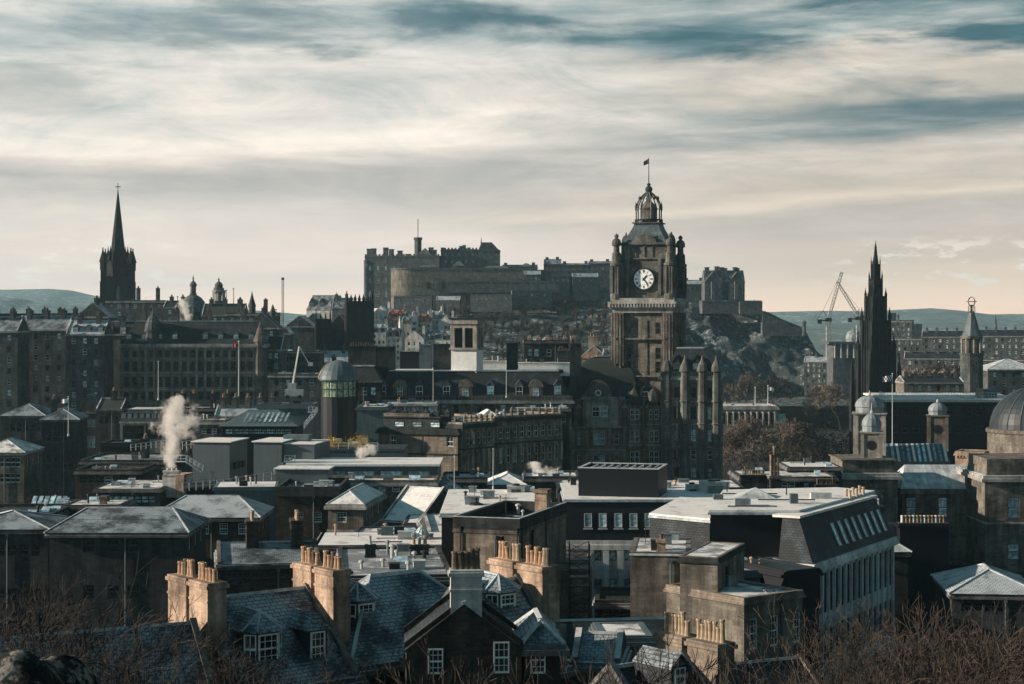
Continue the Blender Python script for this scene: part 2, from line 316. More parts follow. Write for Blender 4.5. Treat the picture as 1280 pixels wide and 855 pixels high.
def facade(b, root, o, ang, L, z0, z1, holes, style='sash', rec=.22, sill=None, wname='window'):
    """wall sheet with real openings from o along ang; windows set back in them"""
    t = Vector((cos(ang), sin(ang), 0)); n = Vector((sin(ang), -cos(ang), 0)); O = Vector((o[0], o[1], 0))
    P = lambda u, v, d=0: O+t*u-n*d+Vector((0, 0, v))
    holes = [q for q in holes if q[0] > .02 and q[1] < L-.02 and q[2] > z0+.02 and q[3] < z1-.02]
    us = sorted({0, L, *[round(q[0], 4) for q in holes], *[round(q[1], 4) for q in holes]}); vs = sorted({z0, z1, *[round(q[2], 4) for q in holes], *[round(q[3], 4) for q in holes]})
    for j in range(len(vs)-1):
        vm = (vs[j]+vs[j+1])/2; run = None
        for i in range(len(us)-1):
            um = (us[i]+us[i+1])/2; hole = any(q[0] < um < q[1] and q[2] < vm < q[3] for q in holes)
            if not hole and run is None: run = us[i]
            if hole and run is not None: b.face([P(run, vs[j]), P(us[i], vs[j]), P(us[i], vs[j+1]), P(run, vs[j+1])]); run = None
        if run is not None: b.face([P(run, vs[j]), P(L, vs[j]), P(L, vs[j+1]), P(run, vs[j+1])])
    for q in holes:
        a, c, d, e = q[:4]; s = q[4] if len(q) > 4 else style
        b.face([P(a, d), P(c, d), P(c, d, rec), P(a, d, rec)]); b.face([P(a, e, rec), P(c, e, rec), P(c, e), P(a, e)])
        b.face([P(a, d), P(a, d, rec), P(a, e, rec), P(a, e)]); b.face([P(c, d, rec), P(c, d), P(c, e), P(c, e, rec)])
        if s != 'none':
            if s == 'rand': s = random.choice(['plain', 'dark', 'pale', 'dark', 'mid'])
            window(root, P(a, d, rec-.08), ang, c-a, e-d, s, wname)
            if sill: sill.append((P((a+c)/2, d), c-a, n, t))
class Bld:
    def __init__(s, name, label, cat, px0, px1, Y, pyt, base, D, rot=0, group=None, root=None):
        s.Y = Y; s.r = R(rot); s.X0 = X(px0, Y); s.base = base; s.D = D; s.L = s.u(px1); s.H = Z(pyt, Y)-base
        s.root = root or empty(name, label, cat, (s.X0, Y, base), s.r, group); s.wall = 'stone'
    def u(s, px):
        t = (px-640)/F; return (t*s.Y-s.X0)/(cos(s.r)-t*sin(s.r))
    def h(s, py, u=0): return Z(py, s.Y+u*sin(s.r))-s.base
    def walls(s, mat, front=None, right=None, left=None, rec=.22, trim=None, corn=.45, cornh=.5, bands=(), sills=True, H=None, mb=None):
        s.wall = mat; b = MB(); H = H or s.H; L, D = s.L, s.D; sl = [] if sills else None
        def holes(sp, L):
            if not sp: return []
            rows = [(s.h(q[1]), s.h(q[0])) for q in sp.get('rows', [])]+sp.get('rz', [])
            if 'cols' in sp: cols = [(s.u(a), s.u(c)) for a, c in sp['cols']]
            elif 'cu' in sp: cols = sp['cu']
            else:
                n, w, m = sp['n'], sp['w'], sp.get('m', .8); st = (L-2*m)/n; cols = [(m+st*(i+.5)-w/2, m+st*(i+.5)+w/2) for i in range(n)]
            skip = sp.get('skip', ())
            return [(a, c, d, e, sp.get('style', 'sash2')) for i, (a, c) in enumerate(cols) for j, (d, e) in enumerate(rows) if (i, j) not in skip]
        facade(b, s.root, (0, 0), 0, L, 0, H, holes(front, L), rec=rec, sill=sl)
        facade(b, s.root, (L, 0), pi/2, D, 0, H, holes(right, D), rec=rec, sill=sl)
        facade(b, s.root, (L, D), pi, L, 0, H, [], rec=rec)
        facade(b, s.root, (0, D), -pi/2, D, 0, H, holes(left, D), rec=rec, sill=sl)
        # unseen inner box added to keep daylight from leaking through the shell
        b.box(.5, L-.5, .5, D-.5, H*.05, H-.3)
        b.build('wall', mat, s.root)
        c = MB()
        if corn: c.box(-corn, L+corn, -corn, D+corn, H-cornh, H-cornh*.45); c.box(-corn*.6, L+corn*.6, -corn*.6, D+corn*.6, H-cornh*.45+.003, H+.04)
        for py in bands:
            z = s.h(py); c.box(-.14, L+.14, -.14, D+.14, z-.16, z+.16)
        if sl:
            for P, w, n, t in sl:
                q = P+n*.07; c.cbox(q.x, q.y, w+.25 if abs(t.x) > .5 else .14, .14 if abs(t.x) > .5 else w+.25, P.z-.14, P.z)
        if c.f: c.build('cornice', trim or {'soot': 'trimdark', 'rubble': 'trimdark', 'metaldark': 'metaldark', 'metalmid': 'metalmid', 'concrete': 'concrete', 'metalblue': 'metalblue', 'cream': 'cream', 'castle': 'castle', 'stonelit': 'stonelit', 'monument': 'monument'}.get(mat, 'trim'), s.root)
        if 120 < s.Y < 520 and mat in ('soot', 'stone', 'rubble', 'stonewarm', 'stonepale') and L > 5:
            for k in range(max(1, int(L/9))): e = MB(); u = L*(k+.5)/max(1, int(L/9))+.9; e.tube((u, -.12, .5), (u, -.12, H-.6), .07, n=5); e.box(u-.16, u+.16, -.3, -.05, H-.75, H-.45); e.build('drainpipe', 'iron' if k % 2 else 'metalmid', s.root)
        return s
    def flat(s, mat='snow', par=.7, t=.35, pm=None, z=None):
        z = s.H if z is None else z; L, D = s.L, s.D
        b = MB(); b.box(.05, L-.05, .05, D-.05, z+.02, z+.1); b.build('roof', mat, s.root)
        if par:
            b = MB(); b.box(-.06, L+.06, -.06, t, z+.05, z+par); b.box(-.06, L+.06, D-t, D+.06, z+.05, z+par); b.box(-.06, t, t, D-t, z+.05, z+par); b.box(L-t, L+.06, t, D-t, z+.05, z+par)
            b.build('parapet', pm or s.wall, s.root)
        if z == s.H and s.Y > 115 and L > 5 and D > 6: s.clutter(z+.1)
        return s
    def clutter(s, z, L=None, D=None, n=None, u0=0, v0=0):
        rn = random.Random(int(s.Y*7+s.L*13)); L = L or s.L; D = D or s.D; n = n or min(9, 2+int(L*D/22))
        for k in range(n):
            u = u0+rn.uniform(1, L-1.4); v = v0+rn.uniform(1.2, D-1.4); q = rn.random(); b = MB()
            if q < .3: w, d, h = rn.uniform(.6, 1.6), rn.uniform(.6, 1.2), rn.uniform(.4, 1.0); b.box(u, u+w, v, v+d, z, z+h); b.box(u-.06, u+w+.06, v-.06, v+d+.06, z+h, z+h+.07); b.build('roof_box', rn.choice(['metalmid', 'offwhite', 'soot', 'leadmid']), s.root)
            elif q < .6: r = rn.uniform(.08, .18); h = rn.uniform(.5, 1.2); b.lathe([(r, 0), (r, h), (r*1.9, h+.02), (r*1.7, h+.16), (r*.3, h+.25)], u, v, z, 8); b.build('roof_vent', rn.choice(['iron', 'offwhite', 'terracotta', 'leadmid']), s.root)
            elif q < .8: w, d = rn.uniform(1, 2), rn.uniform(.8, 1.3); b.mesh([(u, v, z), (u+w, v, z), (u+w, v+d, z), (u, v+d, z), (u, v, z+.25), (u+w, v, z+.25), (u+w, v+d, z+.6), (u, v+d, z+.6)], [(0, 1, 5, 4), (1, 2, 6, 5), (2, 3, 7, 6), (3, 0, 4, 7), (4, 5, 6, 7)]); b.build('rooflight', 'skylight', s.root)
            else: x1 = min(u0+L-.3, u+rn.uniform(2, 5)); b.box(u, x1, v, v+.12, z+.12, z+.24); [b.box(x, x+.08, v-.03, v+.15, z, z+.12) for x in (u+.2, (u+x1)/2, x1-.3)]; b.build('pipe_run', rn.choice(['iron', 'leadmid']), s.root)
        if rn.random() < .35: b = MB(); u = rn.uniform(1, L-1); h = rn.uniform(1.5, 2.6); b.tube((u, D*.6, z), (u, D*.6, z+h), .03); [b.tube((u-w, D*.6, z+h-.15*j), (u+w, D*.6, z+h-.15*j), .016, n=3) for j, w in ((0, .5), (1, .42), (2, .35), (3, .3))]; b.build('aerial', 'iron', s.root)
    def hip(s, h, mat='slate', over=.4, inset=None, flat=None):
        b = MB(); o = over; b.hip(-o, s.L+o, -o, s.D+o, s.H+.06, h, inset); b.build('roof', mat, s.root)
        q = min(s.L, s.D)/2+o if inset is None else inset; z = s.H+.06+h
        b = MB()
        if s.L >= s.D:
            A = (-o+q, s.D/2, z); B = (s.L+o-q, s.D/2, z)
            for c, e in (((-o, -o), A), ((-o, s.D+o), A), ((s.L+o, -o), B), ((s.L+o, s.D+o), B)): b.tube((*c, s.H+.06), e, .12)
        else:
            A = (s.L/2, -o+q, z); B = (s.L/2, s.D+o-q, z)
            for c, e in (((-o, -o), A), ((s.L+o, -o), A), ((-o, s.D+o), B), ((s.L+o, s.D+o), B)): b.tube((*c, s.H+.06), e, .12)
        b.tube(A, B, .16); b.build('ridge', 'leadfrostlit', s.root)
        return s
    def gable(s, h, axis='u', mat='slate', o=.25, cop=.35):
        L, D, H = s.L, s.D, s.H; b = MB(); k = MB(); e = H-h*o/((D if axis == 'u' else L)/2)
        W = D if axis == 'u' else L; N = L if axis == 'u' else D; P = (lambda a, w, z: (a, w, z)) if axis == 'u' else (lambda a, w, z: (w, a, z))
        for sg in (0, 1):
            y = -o if sg == 0 else W+o; b.mesh([P(0, y, e), P(N, y, e), P(N, W/2, H+h), P(0, W/2, H+h), P(0, y, e-.12), P(N, y, e-.12), P(N, W/2, H+h-.12), P(0, W/2, H+h-.12)], [(0, 1, 2, 3), (7, 6, 5, 4), (0, 4, 5, 1), (1, 5, 6, 2), (0, 3, 7, 4)])
        for x in (0, N):
            w = MB(); c = MB(); sx = 1 if x else -1; w.mesh([P(x, 0, H), P(x, W, H), P(x, W/2, H+h), P(x-sx*.3, 0, H), P(x-sx*.3, W, H), P(x-sx*.3, W/2, H+h)], [(0, 1, 2), (5, 4, 3), (0, 3, 4, 1), (1, 4, 5, 2), (2, 5, 3, 0)]); w.build('gable', s.wall, s.root)
            r = cop*.5; q = x-sx*.15; T = [(-.1, H), (W/2, H+h), (W+.1, H)]; vs = [P(q+dx, y, z+dz) for dx in (-r, r) for y, z in T for dz in (.02, .32)]
            c.mesh(vs, [(0, 2, 3, 1), (2, 4, 5, 3), (6, 7, 9, 8), (8, 9, 11, 10), (1, 3, 9, 7), (3, 5, 11, 9), (0, 6, 8, 2), (2, 8, 10, 4), (0, 1, 7, 6), (4, 10, 11, 5)]); c.build('coping', {'rubble': 'stone', 'soot': 'trimdark', 'sootfar': 'trim'}.get(s.wall, 'leadfrostlit'), s.root)
        k.tube(P(0, W/2, H+h+.05), P(N, W/2, H+h+.05), .13); b.build('roof', mat, s.root); k.build('ridge', 'leadfrostlit', s.root)
        return s
    def mansard(s, h, ins, mat='slatedark', top='snow', o=.2, rim='leadfrostlit'):
        L, D, z = s.L, s.D, s.H+.05; b = MB()
        b.prism([(-o, -o), (L+o, -o), (L+o, D+o), (-o, D+o)], z, z+h, [(ins, ins), (L-ins, ins), (L-ins, D-ins), (ins, D-ins)]); b.build('roof', mat, s.root)
        b = MB(); b.box(ins-.2, L-ins+.2, ins-.2, D-ins+.2, z+h+.003, z+h+.22); b.build('roof_edge', rim, s.root)
        b = MB(); b.box(ins+.1, L-ins-.1, ins+.1, D-ins-.1, z+h+.2, z+h+.27); b.build('roof_top', top, s.root)
        s.mh, s.mi = h, ins; return s
    def chimney(s, u, v, w, d, z0, z1, n=4, mat=None, pot='terracotta', ph=.9, along=None, nm='chimney', pr=.15):
        b = MB(); b.box(u-w/2, u+w/2, v-d/2, v+d/2, z0, z1); b.box(u-w/2-.12, u+w/2+.12, v-d/2-.12, v+d/2+.12, z1+.002, z1+.2); b.box(u-w/2-.04, u+w/2+.04, v-d/2-.04, v+d/2+.04, z1+.203, z1+.32); b.box(u-w/2-.05, u+w/2+.05, v-d/2-.05, v+d/2+.05, z1-.75, z1-.62)
        c = b.build(nm, mat or s.wall, s.root); pots(c, u, v, w, d, z1+.3, n, pot, ph, pr); return c
    def dormer(s, u, v, w, h, z, dep=2.5, style='sash2', cheek='slatedark', roof='slate', rh=None, kind='gable'):
        d = MB(); rh = w*.45 if rh is None else rh; a, c = u-w/2, u+w/2
        d.box(a, c, v, v+dep, z, z+h); o = d.build('dormer', cheek, s.root)
        r = MB(); e = .18
        if kind == 'gable':
            for sx in (-1, 1): r.mesh([(u+sx*(w/2+e), v-e, z+h-.05), (u+sx*(w/2+e), v+dep, z+h-.05), (u, v+dep, z+h+rh), (u, v-e, z+h+rh), (u+sx*(w/2+e), v-e, z+h-.13), (u+sx*(w/2+e), v+dep, z+h-.13), (u, v+dep, z+h+rh-.1), (u, v-e, z+h+rh-.1)], [(0, 1, 2, 3), (7, 6, 5, 4), (0, 3, 7, 4), (0, 4, 5, 1)])
            r.mesh([(a, v-.02, z+h), (c, v-.02, z+h), (u, v-.02, z+h+rh-.12)], [(0, 1, 2)])
        elif kind == 'hip': r.hip(a-e, c+e, v-e, v+dep, z+h, rh, w/2)
        else: r.box(a-e, c+e, v-e, v+dep, z+h, z+h+.16)
        r.build('dormer_roof', roof, o)
        m = .16; window(o, (a+m, v-.11, z+.12), 0, w-2*m, h-.22, style, 'window'); return o
def pots(c, u, v, w, d, z, n, pot='terracotta', ph=.9, pr=.15):
    al = 'u' if w > d else 'v'; ln = max(w, d)
    pot0 = pot
    for i in range(n):
        pot = random.choice(['potdark', 'buffpot']) if pot0 in ('terracotta', 'buffpot') and random.random() < .25 else pot0
        k = (i+.5)/n-.5; x = u+(k*ln*.9 if al == 'u' else 0); y = v+(k*ln*.9 if al == 'v' else 0); key = ('pot', pot, round(ph, 2), random.randrange(3), pr)
        if key not in WM:
            q = MB(); r = pr*random.choice([.9, 1, 1.12]); hh = ph*random.choice([.72, .95, 1.12])
            q.lathe([(r*1.25, 0), (r*1.1, .08*hh), (r, .15*hh), (r*.9, .86*hh), (r*1.12, .88*hh), (r*1.15, .95*hh), (r*.95, hh), (r*.7, hh), (r*.65, hh-.12)], n=9); WM[key] = q.mesh_data('chimney_pot', [pot])
        o = D_.objects.new('chimney_pot', WM[key]); COL.objects.link(o); o.parent = c; o.location = (x, y, z); o.rotation_euler = (random.gauss(0, .03), random.gauss(0, .03), 0)
def railing(root, pts, h=1.05, sp=1.5, r=.035, mat='pale_pole', name='railing', rails=(1, .5)):
    b = MB()
    for a, c in zip(pts, pts[1:]):
        a = Vector(a); c = Vector(c); n = max(1, int((c-a).length/sp))
        for i in range(n+1): p = a.lerp(c, i/n); b.tube(p, p+Vector((0, 0, h)), r)
        for q in rails: b.tube(a+Vector((0, 0, h*q)), c+Vector((0, 0, h*q)), r)
    return b.build(name, mat, root)
def flagpole(px, Y, pt, pb, label, flag=None, r=.09, mat='pale_pole', side=-1, fs=1.0, group=None):
    h = (pb-pt)/F*Y; e = empty('flagpole', label, 'flagpole', (X(px, Y), Y, Z(pb, Y)), 0, group)
    b = MB(); b.tube((0, 0, 0), (0, 0, h), r, r*.55, 6); b.lathe([(r*.3, 0), (r*1.5, r), (r*1.5, r*2), (r*.2, r*3)], 0, 0, h, 8); b.lathe([(r*2.2, 0), (r*2.2, .3), (r*1.2, .5)], 0, 0, 0, 8); b.build('pole', mat, e)
    if flag:
        f = MB(); L = 2.2*fs; hh = 1.3*fs; n = 8
        vs = [(side*(i/n*L), .18*sin(i*1.1)*fs, h-.2-j*hh/3-.12*fs*(i/n)**1.5*3) for i in range(n+1) for j in range(4)]
        fs_ = [(i*4+j, (i+1)*4+j, (i+1)*4+j+1, i*4+j+1) for i in range(n) for j in range(3)]
        if isinstance(flag, str): f.mesh(vs, fs_); f.build('flag', flag, e)
        else:
            i0 = len(f.v); f.v += vs
            for k, q in enumerate(fs_): f.f.append(tuple(a+i0 for a in q)); f.m.append((0 if (k//3+k % 3) % 2 else (1 if k % 3 == 1 else 2)))
            f.build('flag', list(flag), e)
    return e
# ================= terrain
def lerp_tab(t, x):
    if x <= t[0][0]: return t[0][1]
    for (a, p), (b, q) in zip(t, t[1:]):
        if x <= b: return p+(q-p)*(x-a)/(b-a)
    return t[-1][1]
def sm(x): x = max(0, min(1, x)); return x*x*(3-2*x)
GT = [(-20, 98), (12, 96), (60, 76), (110, 66), (200, 61), (300, 56), (450, 50), (600, 42), (1000, 37), (1500, 38), (3000, 38), (8000, 30), (40000, 26)]
def gz(x, y):
    z = lerp_tab(GT, y)
    if 560 < y < 1500: z += 22*sm((-x-90)/120)*sm((y-560)/150)*sm((1500-y)/200)
    return z+noise.noise((x*.01, y*.01, 0))*1.5*min(1, y/300 if y > 0 else 0)
def grid(name, xs, ys, fz, mat):
    b = MB(); nx = len(xs); vs = [(x, y, fz(x, y)) for y in ys for x in xs]
    b.mesh(vs, [(j*nx+i, j*nx+i+1, (j+1)*nx+i+1, (j+1)*nx+i) for j in range(len(ys)-1) for i in range(nx-1)])
    return b.build(name, mat, smooth=True)
xs = [-8900, -7000, -5000, -2000]+[-1200+i*30 for i in range(81)]+[2000, 5000, 7000, 8900]
ys = [-200, -60, -20, 0, 12, 24, 40, 60, 80, 110, 150, 200, 250, 300, 360, 430, 500, 560, 600, 650, 700, 760, 820, 900, 1000, 1100, 1200, 1350, 1500, 1750, 2000, 2500, 3000, 4000, 5000, 6500, 8500, 11000]
tag(grid('ground', xs, ys, gz, 'ground'), kind='structure')
# castle rock
TOP = [(430, 452), (460, 425), (487, 384), (600, 382), (760, 380), (860, 377), (940, 388), (955, 389), (975, 399), (1003, 409), (1012, 428), (1024, 448), (1033, 470), (1042, 505), (1058, 530)]
def rockz(x, y):
    Yr = 1250; px = 640+x/Yr*F; t = Z(lerp_tab(TOP, px), Yr); k = sm((px-790)/80)      # steep crag to the right, wooded slope to the left
    y0 = 1050*(1-k)+1165*k+25*noise.noise((x*.012, 3, 0)); y1 = 1246
    q = (y-y0)/(y1-y0); q = max(0, min(1.0, q)); q = (q**.8)*(1-k)+(q**.62)*k
    z = 50+(t-50)*q; n = noise.fractal((x*.035, y*.05, z*.03), .9, 2.1, 6); r = noise.ridged_multi_fractal((x*.022, z*.045, 7), .9, 2, 5, 1, 2)
    return z+(n*(2.2+1.6*k)+(r-1.2)*5.5*k)*min(1, q*5)*(1-max(0, q-.82)/.18*.9)
def ry(x, y): return y
xs = [X(428, 1250)+i*1.7 for i in range(212)]; ys = [1020+i*2.0 for i in range(118)]+[1262, 1290, 1340, 1400]
tag(grid('castle_rock', xs, ys, rockz, 'rock'), kind='structure')
# far hills
def ridge(name, Yh, tab, depth, mat, rough, px0, px1, n=120):
    xs = [X(px0+(px1-px0)*i/n, Yh) for i in range(n+1)]; ys = [Yh-depth+depth*j/14 for j in range(15)]+[Yh+depth*.5, Yh+depth]
    def fz(x, y):
        px = 640+x/Yh*F; t = Z(lerp_tab(tab, px), Yh); q = sm(1-abs(y-Yh)/depth)
        return 10+(t-10)*q+rough*noise.fractal((x*3/Yh*4, y*3/Yh*4, 1), 1, 2, 5)*q
    o = grid(name, xs, ys, fz, mat); tag(o, kind='structure')
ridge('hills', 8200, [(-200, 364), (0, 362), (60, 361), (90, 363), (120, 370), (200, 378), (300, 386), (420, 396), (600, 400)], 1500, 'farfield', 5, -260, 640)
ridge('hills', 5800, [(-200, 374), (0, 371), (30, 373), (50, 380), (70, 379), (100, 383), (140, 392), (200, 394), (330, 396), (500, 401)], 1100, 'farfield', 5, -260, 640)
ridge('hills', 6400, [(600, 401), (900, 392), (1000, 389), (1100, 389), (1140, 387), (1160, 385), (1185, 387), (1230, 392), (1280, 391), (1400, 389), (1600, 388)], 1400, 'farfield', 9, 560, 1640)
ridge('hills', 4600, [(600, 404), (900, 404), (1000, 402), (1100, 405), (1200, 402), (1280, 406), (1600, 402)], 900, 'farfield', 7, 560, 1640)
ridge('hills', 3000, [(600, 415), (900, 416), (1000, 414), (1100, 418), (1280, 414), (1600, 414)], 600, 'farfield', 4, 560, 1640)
# air between here and the hills
hz = MB(); hz.box(-9000, 9000, -260, 11500, 0, 380); m, g2, bb = newmat('haze'); m.node_tree.nodes.remove(bb)
pv = g2.n('ShaderNodeVolumePrincipled'); pv.inputs['Color'].default_value = (.45, .72, .84, 1); pv.inputs['Density'].default_value = 0.62e-4; pv.inputs['Anisotropy'].default_value = .2
m.node_tree.links.new(pv.outputs[0], [q for q in m.node_tree.nodes if q.type == 'OUTPUT_MATERIAL'][0].inputs['Volume'])
tag(hz.build('haze', 'haze'), kind='stuff', label='thin teal air haze over the whole town', cat='haze')
# ================= small builders for gothic things
def pinnacle(b, x, y, z, r, h, n=6):
    b.lathe([(r, 0), (r, h*.35), (r*1.3, h*.36), (r*1.2, h*.4), (r*.5, h*.72), (r*.15, h*.95), (r*.35, h*.97), (0.02, h)], x, y, z, n, ph=pi/4)
def gothic_windows(b, o, ang, L, zs, n, w):
    t = Vector((cos(ang), sin(ang), 0)); nn = Vector((sin(ang), -cos(ang), 0))
    for i in range(n):
        c = Vector((o[0], o[1], 0))+t*(L*(i+.5)/n)
        for z0, z1 in zs:
            P = [(-w/2, z0), (w/2, z0), (w/2, z1-w*.8), (w*.3, z1-w*.3), (0, z1), (-w*.3, z1-w*.3), (-w/2, z1-w*.8)]
            b.face([c+t*a+nn*.06+Vector((0, 0, q)) for a, q in P])
            for s in (-1, 1): a = c+t*s*w*.55+nn*.12; b.tube(a+Vector((0, 0, z0)), a+Vector((0, 0, z1-w*.8)), .14); b.tube(a+Vector((0, 0, z1-w*.8)), c+nn*.12+Vector((0, 0, z1+.2)), .14)
# ---- spired church far left
Y = 1000; s = Y/F
root = empty('church', 'tall black church steeple with needle spire, cross and four corner pinnacles', 'church', (X(147.5, Y), Y, 60), R(8))
zt = lambda py: Z(py, Y)-60
b = MB(); hw = 17.5*s; b.prism([(-hw, -hw), (hw, -hw), (hw, hw), (-hw, hw)], 0, zt(346)); b.lathe([(14.5*s, zt(346)), (14.2*s, zt(330)), (12.5*s, zt(317))], n=8, ph=pi/8); 
for sx in (-1, 1):
    for sy in (-1, 1):
        b.cbox(sx*hw, sy*hw, 2.6, 2.6, 0, zt(352)); b.cbox(sx*hw*.97, sy*hw*.97, 2.4, 2.4, zt(352), zt(336)); b.tube((sx*hw, sy*hw, zt(338)), (sx*9*s, sy*9*s, zt(322)), .5); 
for sx in (-1, 1): b.box(-hw*.2, hw*.2, sx*hw-.8, sx*hw+.8, 0, zt(336)); b.box(sx*hw-.8, sx*hw+.8, -hw*.2, hw*.2, 0, zt(336))
b.build('tower', 'monument', root)
b = MB(); gothic_windows(b, (-hw, -hw), 0, 2*hw, [(zt(375), zt(345))], 2, 3.2); b.build('belfry_window', 'black', root)
for sx in (-1, 1):
    for sy in (-1, 1): b = MB(); pinnacle(b, sx*hw*.97, sy*hw*.97, zt(338), 1.8, zt(310)-zt(338)); b.build('pinnacle', 'monument', root)
b = MB(); r0 = 10*s
b.lathe([(r0*1.1, zt(332)), (r0*1.02, zt(316)), (r0*.9, zt(312)), (.22, zt(238))], 0, 0, 0, 8, ph=pi/8)
for k in range(8): a = k*pi/4; pinnacle(b, r0*1.2*cos(a), r0*1.2*sin(a), zt(326), 1.1, zt(308)-zt(326), 4); pinnacle(b, r0*.62*cos(a+.4), r0*.62*sin(a+.4), zt(300), .5, 4, 4)
b.build('spire', 'monument', root)
b = MB(); b.tube((0, 0, zt(239)), (0, 0, zt(229)), .22); b.box(-1.5, 1.5, -.2, .2, zt(234), zt(233)); b.build('cross', 'iron', root)
# ---- Old Town: rows of tall houses behind the valley
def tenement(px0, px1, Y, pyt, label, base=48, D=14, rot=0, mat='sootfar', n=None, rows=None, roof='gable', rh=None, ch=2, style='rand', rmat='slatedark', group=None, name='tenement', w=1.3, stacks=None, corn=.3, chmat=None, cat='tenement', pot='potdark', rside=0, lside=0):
    B = Bld(name, label, cat, px0, px1, Y, pyt, base, D, rot, group)
    n = n or max(2, int(B.L/3.6)); H = B.H
    if rows is None: rows = int(H/3.6)
    rz = [(H-3.1-3.5*k, H-1.2-3.5*k) for k in range(min(rows, int((H-2)/3.5)))]
    B.walls(mat, dict(n=n, w=w, rz=rz, style=style), dict(n=rside, w=w, rz=rz, style=style) if rside else None, dict(n=lside, w=w, rz=rz, style=style) if lside else None, corn=corn, sills=Y < 500, trim='trim' if mat == 'sootfar' else None)
    rh = rh or D*.32
    if roof == 'gable': B.gable(rh, 'u', rmat)
    elif roof == 'gablev': B.gable(rh, 'v', rmat)
    elif roof == 'hip': B.hip(rh, rmat)
    elif roof == 'mansard': B.mansard(rh, 2.2, rmat)
    elif roof == 'flat': B.flat(rmat if rmat != 'slatedark' else 'snowpatch')
    st_ = stacks if stacks is not None else [(i+.5)/ch*B.L if ch > 1 else B.L*.5 for i in range(ch)]
    for u in st_: B.chimney(u, D/2, 1.3, 3.6, H*.9, H+rh+1.6, 5, chmat or mat, pot, .9, nm='chimney')
    return B
Y = 560
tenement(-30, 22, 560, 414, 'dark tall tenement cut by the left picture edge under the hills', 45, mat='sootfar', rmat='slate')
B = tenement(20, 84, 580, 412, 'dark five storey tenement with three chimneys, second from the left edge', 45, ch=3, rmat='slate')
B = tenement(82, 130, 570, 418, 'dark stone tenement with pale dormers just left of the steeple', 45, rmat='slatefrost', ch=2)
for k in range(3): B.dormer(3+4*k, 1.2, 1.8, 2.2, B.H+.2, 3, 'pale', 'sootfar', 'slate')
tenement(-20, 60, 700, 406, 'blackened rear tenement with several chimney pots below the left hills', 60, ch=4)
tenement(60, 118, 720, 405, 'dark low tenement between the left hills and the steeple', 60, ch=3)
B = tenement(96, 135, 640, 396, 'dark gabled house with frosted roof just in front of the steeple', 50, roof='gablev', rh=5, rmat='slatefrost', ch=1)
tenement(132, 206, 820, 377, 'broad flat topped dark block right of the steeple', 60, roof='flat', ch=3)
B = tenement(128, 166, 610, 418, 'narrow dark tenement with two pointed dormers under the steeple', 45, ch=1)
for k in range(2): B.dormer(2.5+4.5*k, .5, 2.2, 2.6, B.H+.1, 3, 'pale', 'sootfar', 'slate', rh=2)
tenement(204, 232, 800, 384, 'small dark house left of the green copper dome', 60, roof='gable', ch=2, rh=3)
# large hotel block
B = Bld('hotel', 'long classical stone block with rows of pilasters and tall windows behind the steam', 'hotel', 150, 331, 590, 430, 44, 22, 2)
rows = [(438, 447), (452, 464), (471, 484), (490, 500), (508, 520)]
B.walls('stonewarm', dict(n=17, w=1.7, rows=rows, style='dark'), dict(n=5, w=1.6, rows=rows, style='dark'), bands=(466, 487), corn=.8, cornh=1.2)
B.mansard(7.5, 4.5, 'slatedark', 'slatefrost')
for i in range(18):
    if i in (3, 4, 9, 10, 14): b = MB(); u = B.L*i/17.; b.box(u-.35, u+.35, -.5, -.05, B.h(486), B.h(434)); b.box(u-.5, u+.5, -.6, -.04, B.h(434), B.h(432)); b.build('pilaster', 'stonepale', B.root)
for i in range(9):
    if i != 4: B.dormer(2.8+i*5.1, .9, 1.9, 2.3, B.H+1, 3.2, 'pale', 'sootfar', 'slate')
for u in (6, 17, 28, 40): B.chimney(u, 12, 1.5, 4, B.H+5, B.H+11, 6, 'stone', 'potdark', 1)
b = MB()
for px in (190,):
    u = B.u(px); r = 9.5*.268
    b.lathe([(r, B.h(432)), (r, B.h(415)), (r*1.15, B.h(414.5)), (r*1.1, B.h(412)), (r*.98, B.h(405)), (r*.7, B.h(398)), (r*.3, B.h(394)), (r*.12, B.h(392)), (.06, B.h(383))], u, 2, 0, 12)
b.build('turret', 'sootfar', B.root)
for px in (320, 343): 
    pass
b = MB(); u = B.L-1.6; b.lathe([(2.2, 0), (2.2, B.h(428)), (2.6, B.h(427)), (2.3, B.h(424)), (1.2, B.h(413)), (.1, B.h(402))], u, 1.2, 0, 10); b.build('turret', 'stone', B.root)
# green dome with lantern
def dome_tower(px, Y, name, label, cat, prof, base=50, mat='sootfar', n=16, groups=()):
    e = empty(name, label, cat, (X(px, Y), Y, base)); s = Y/F
    for nm, m_, lst, n_ in prof:
        b = MB(); b.lathe([(r*s, Z(py, Y)-base) for r, py in lst], 0, 0, 0, n_, ph=pi/n_); b.build(nm, m_, e)
    return e
Y = 800
e = dome_tower(241.5, Y, 'domed_building', 'green copper dome with tall finial left of the tiered cupola', 'dome', [
    ('drum', 'sootfar', [(20, 440), (20, 397), (21, 396.5), (21, 395), (17, 394), (17, 390)], 16),
    ('dome', 'copper', [(17, 390), (16.5, 384), (14, 377), (10, 372), (6, 369.5), (5, 369)], 16),
    ('lantern', 'sootfar', [(4.6, 369), (4.4, 367), (3.6, 366.5), (3.6, 358), (4.8, 357.5), (4.3, 355), (2.6, 352.5), (1, 351), (.9, 347), (.35, 346), (.3, 344)], 8)])
b = MB()
for k in range(8): a = k*pi/4+.2; pinnacle(b, 19*.36*cos(a), 19*.36*sin(a), Z(395, Y)-50, .9, 4, 6)
b.build('urn', 'sootfar', e)
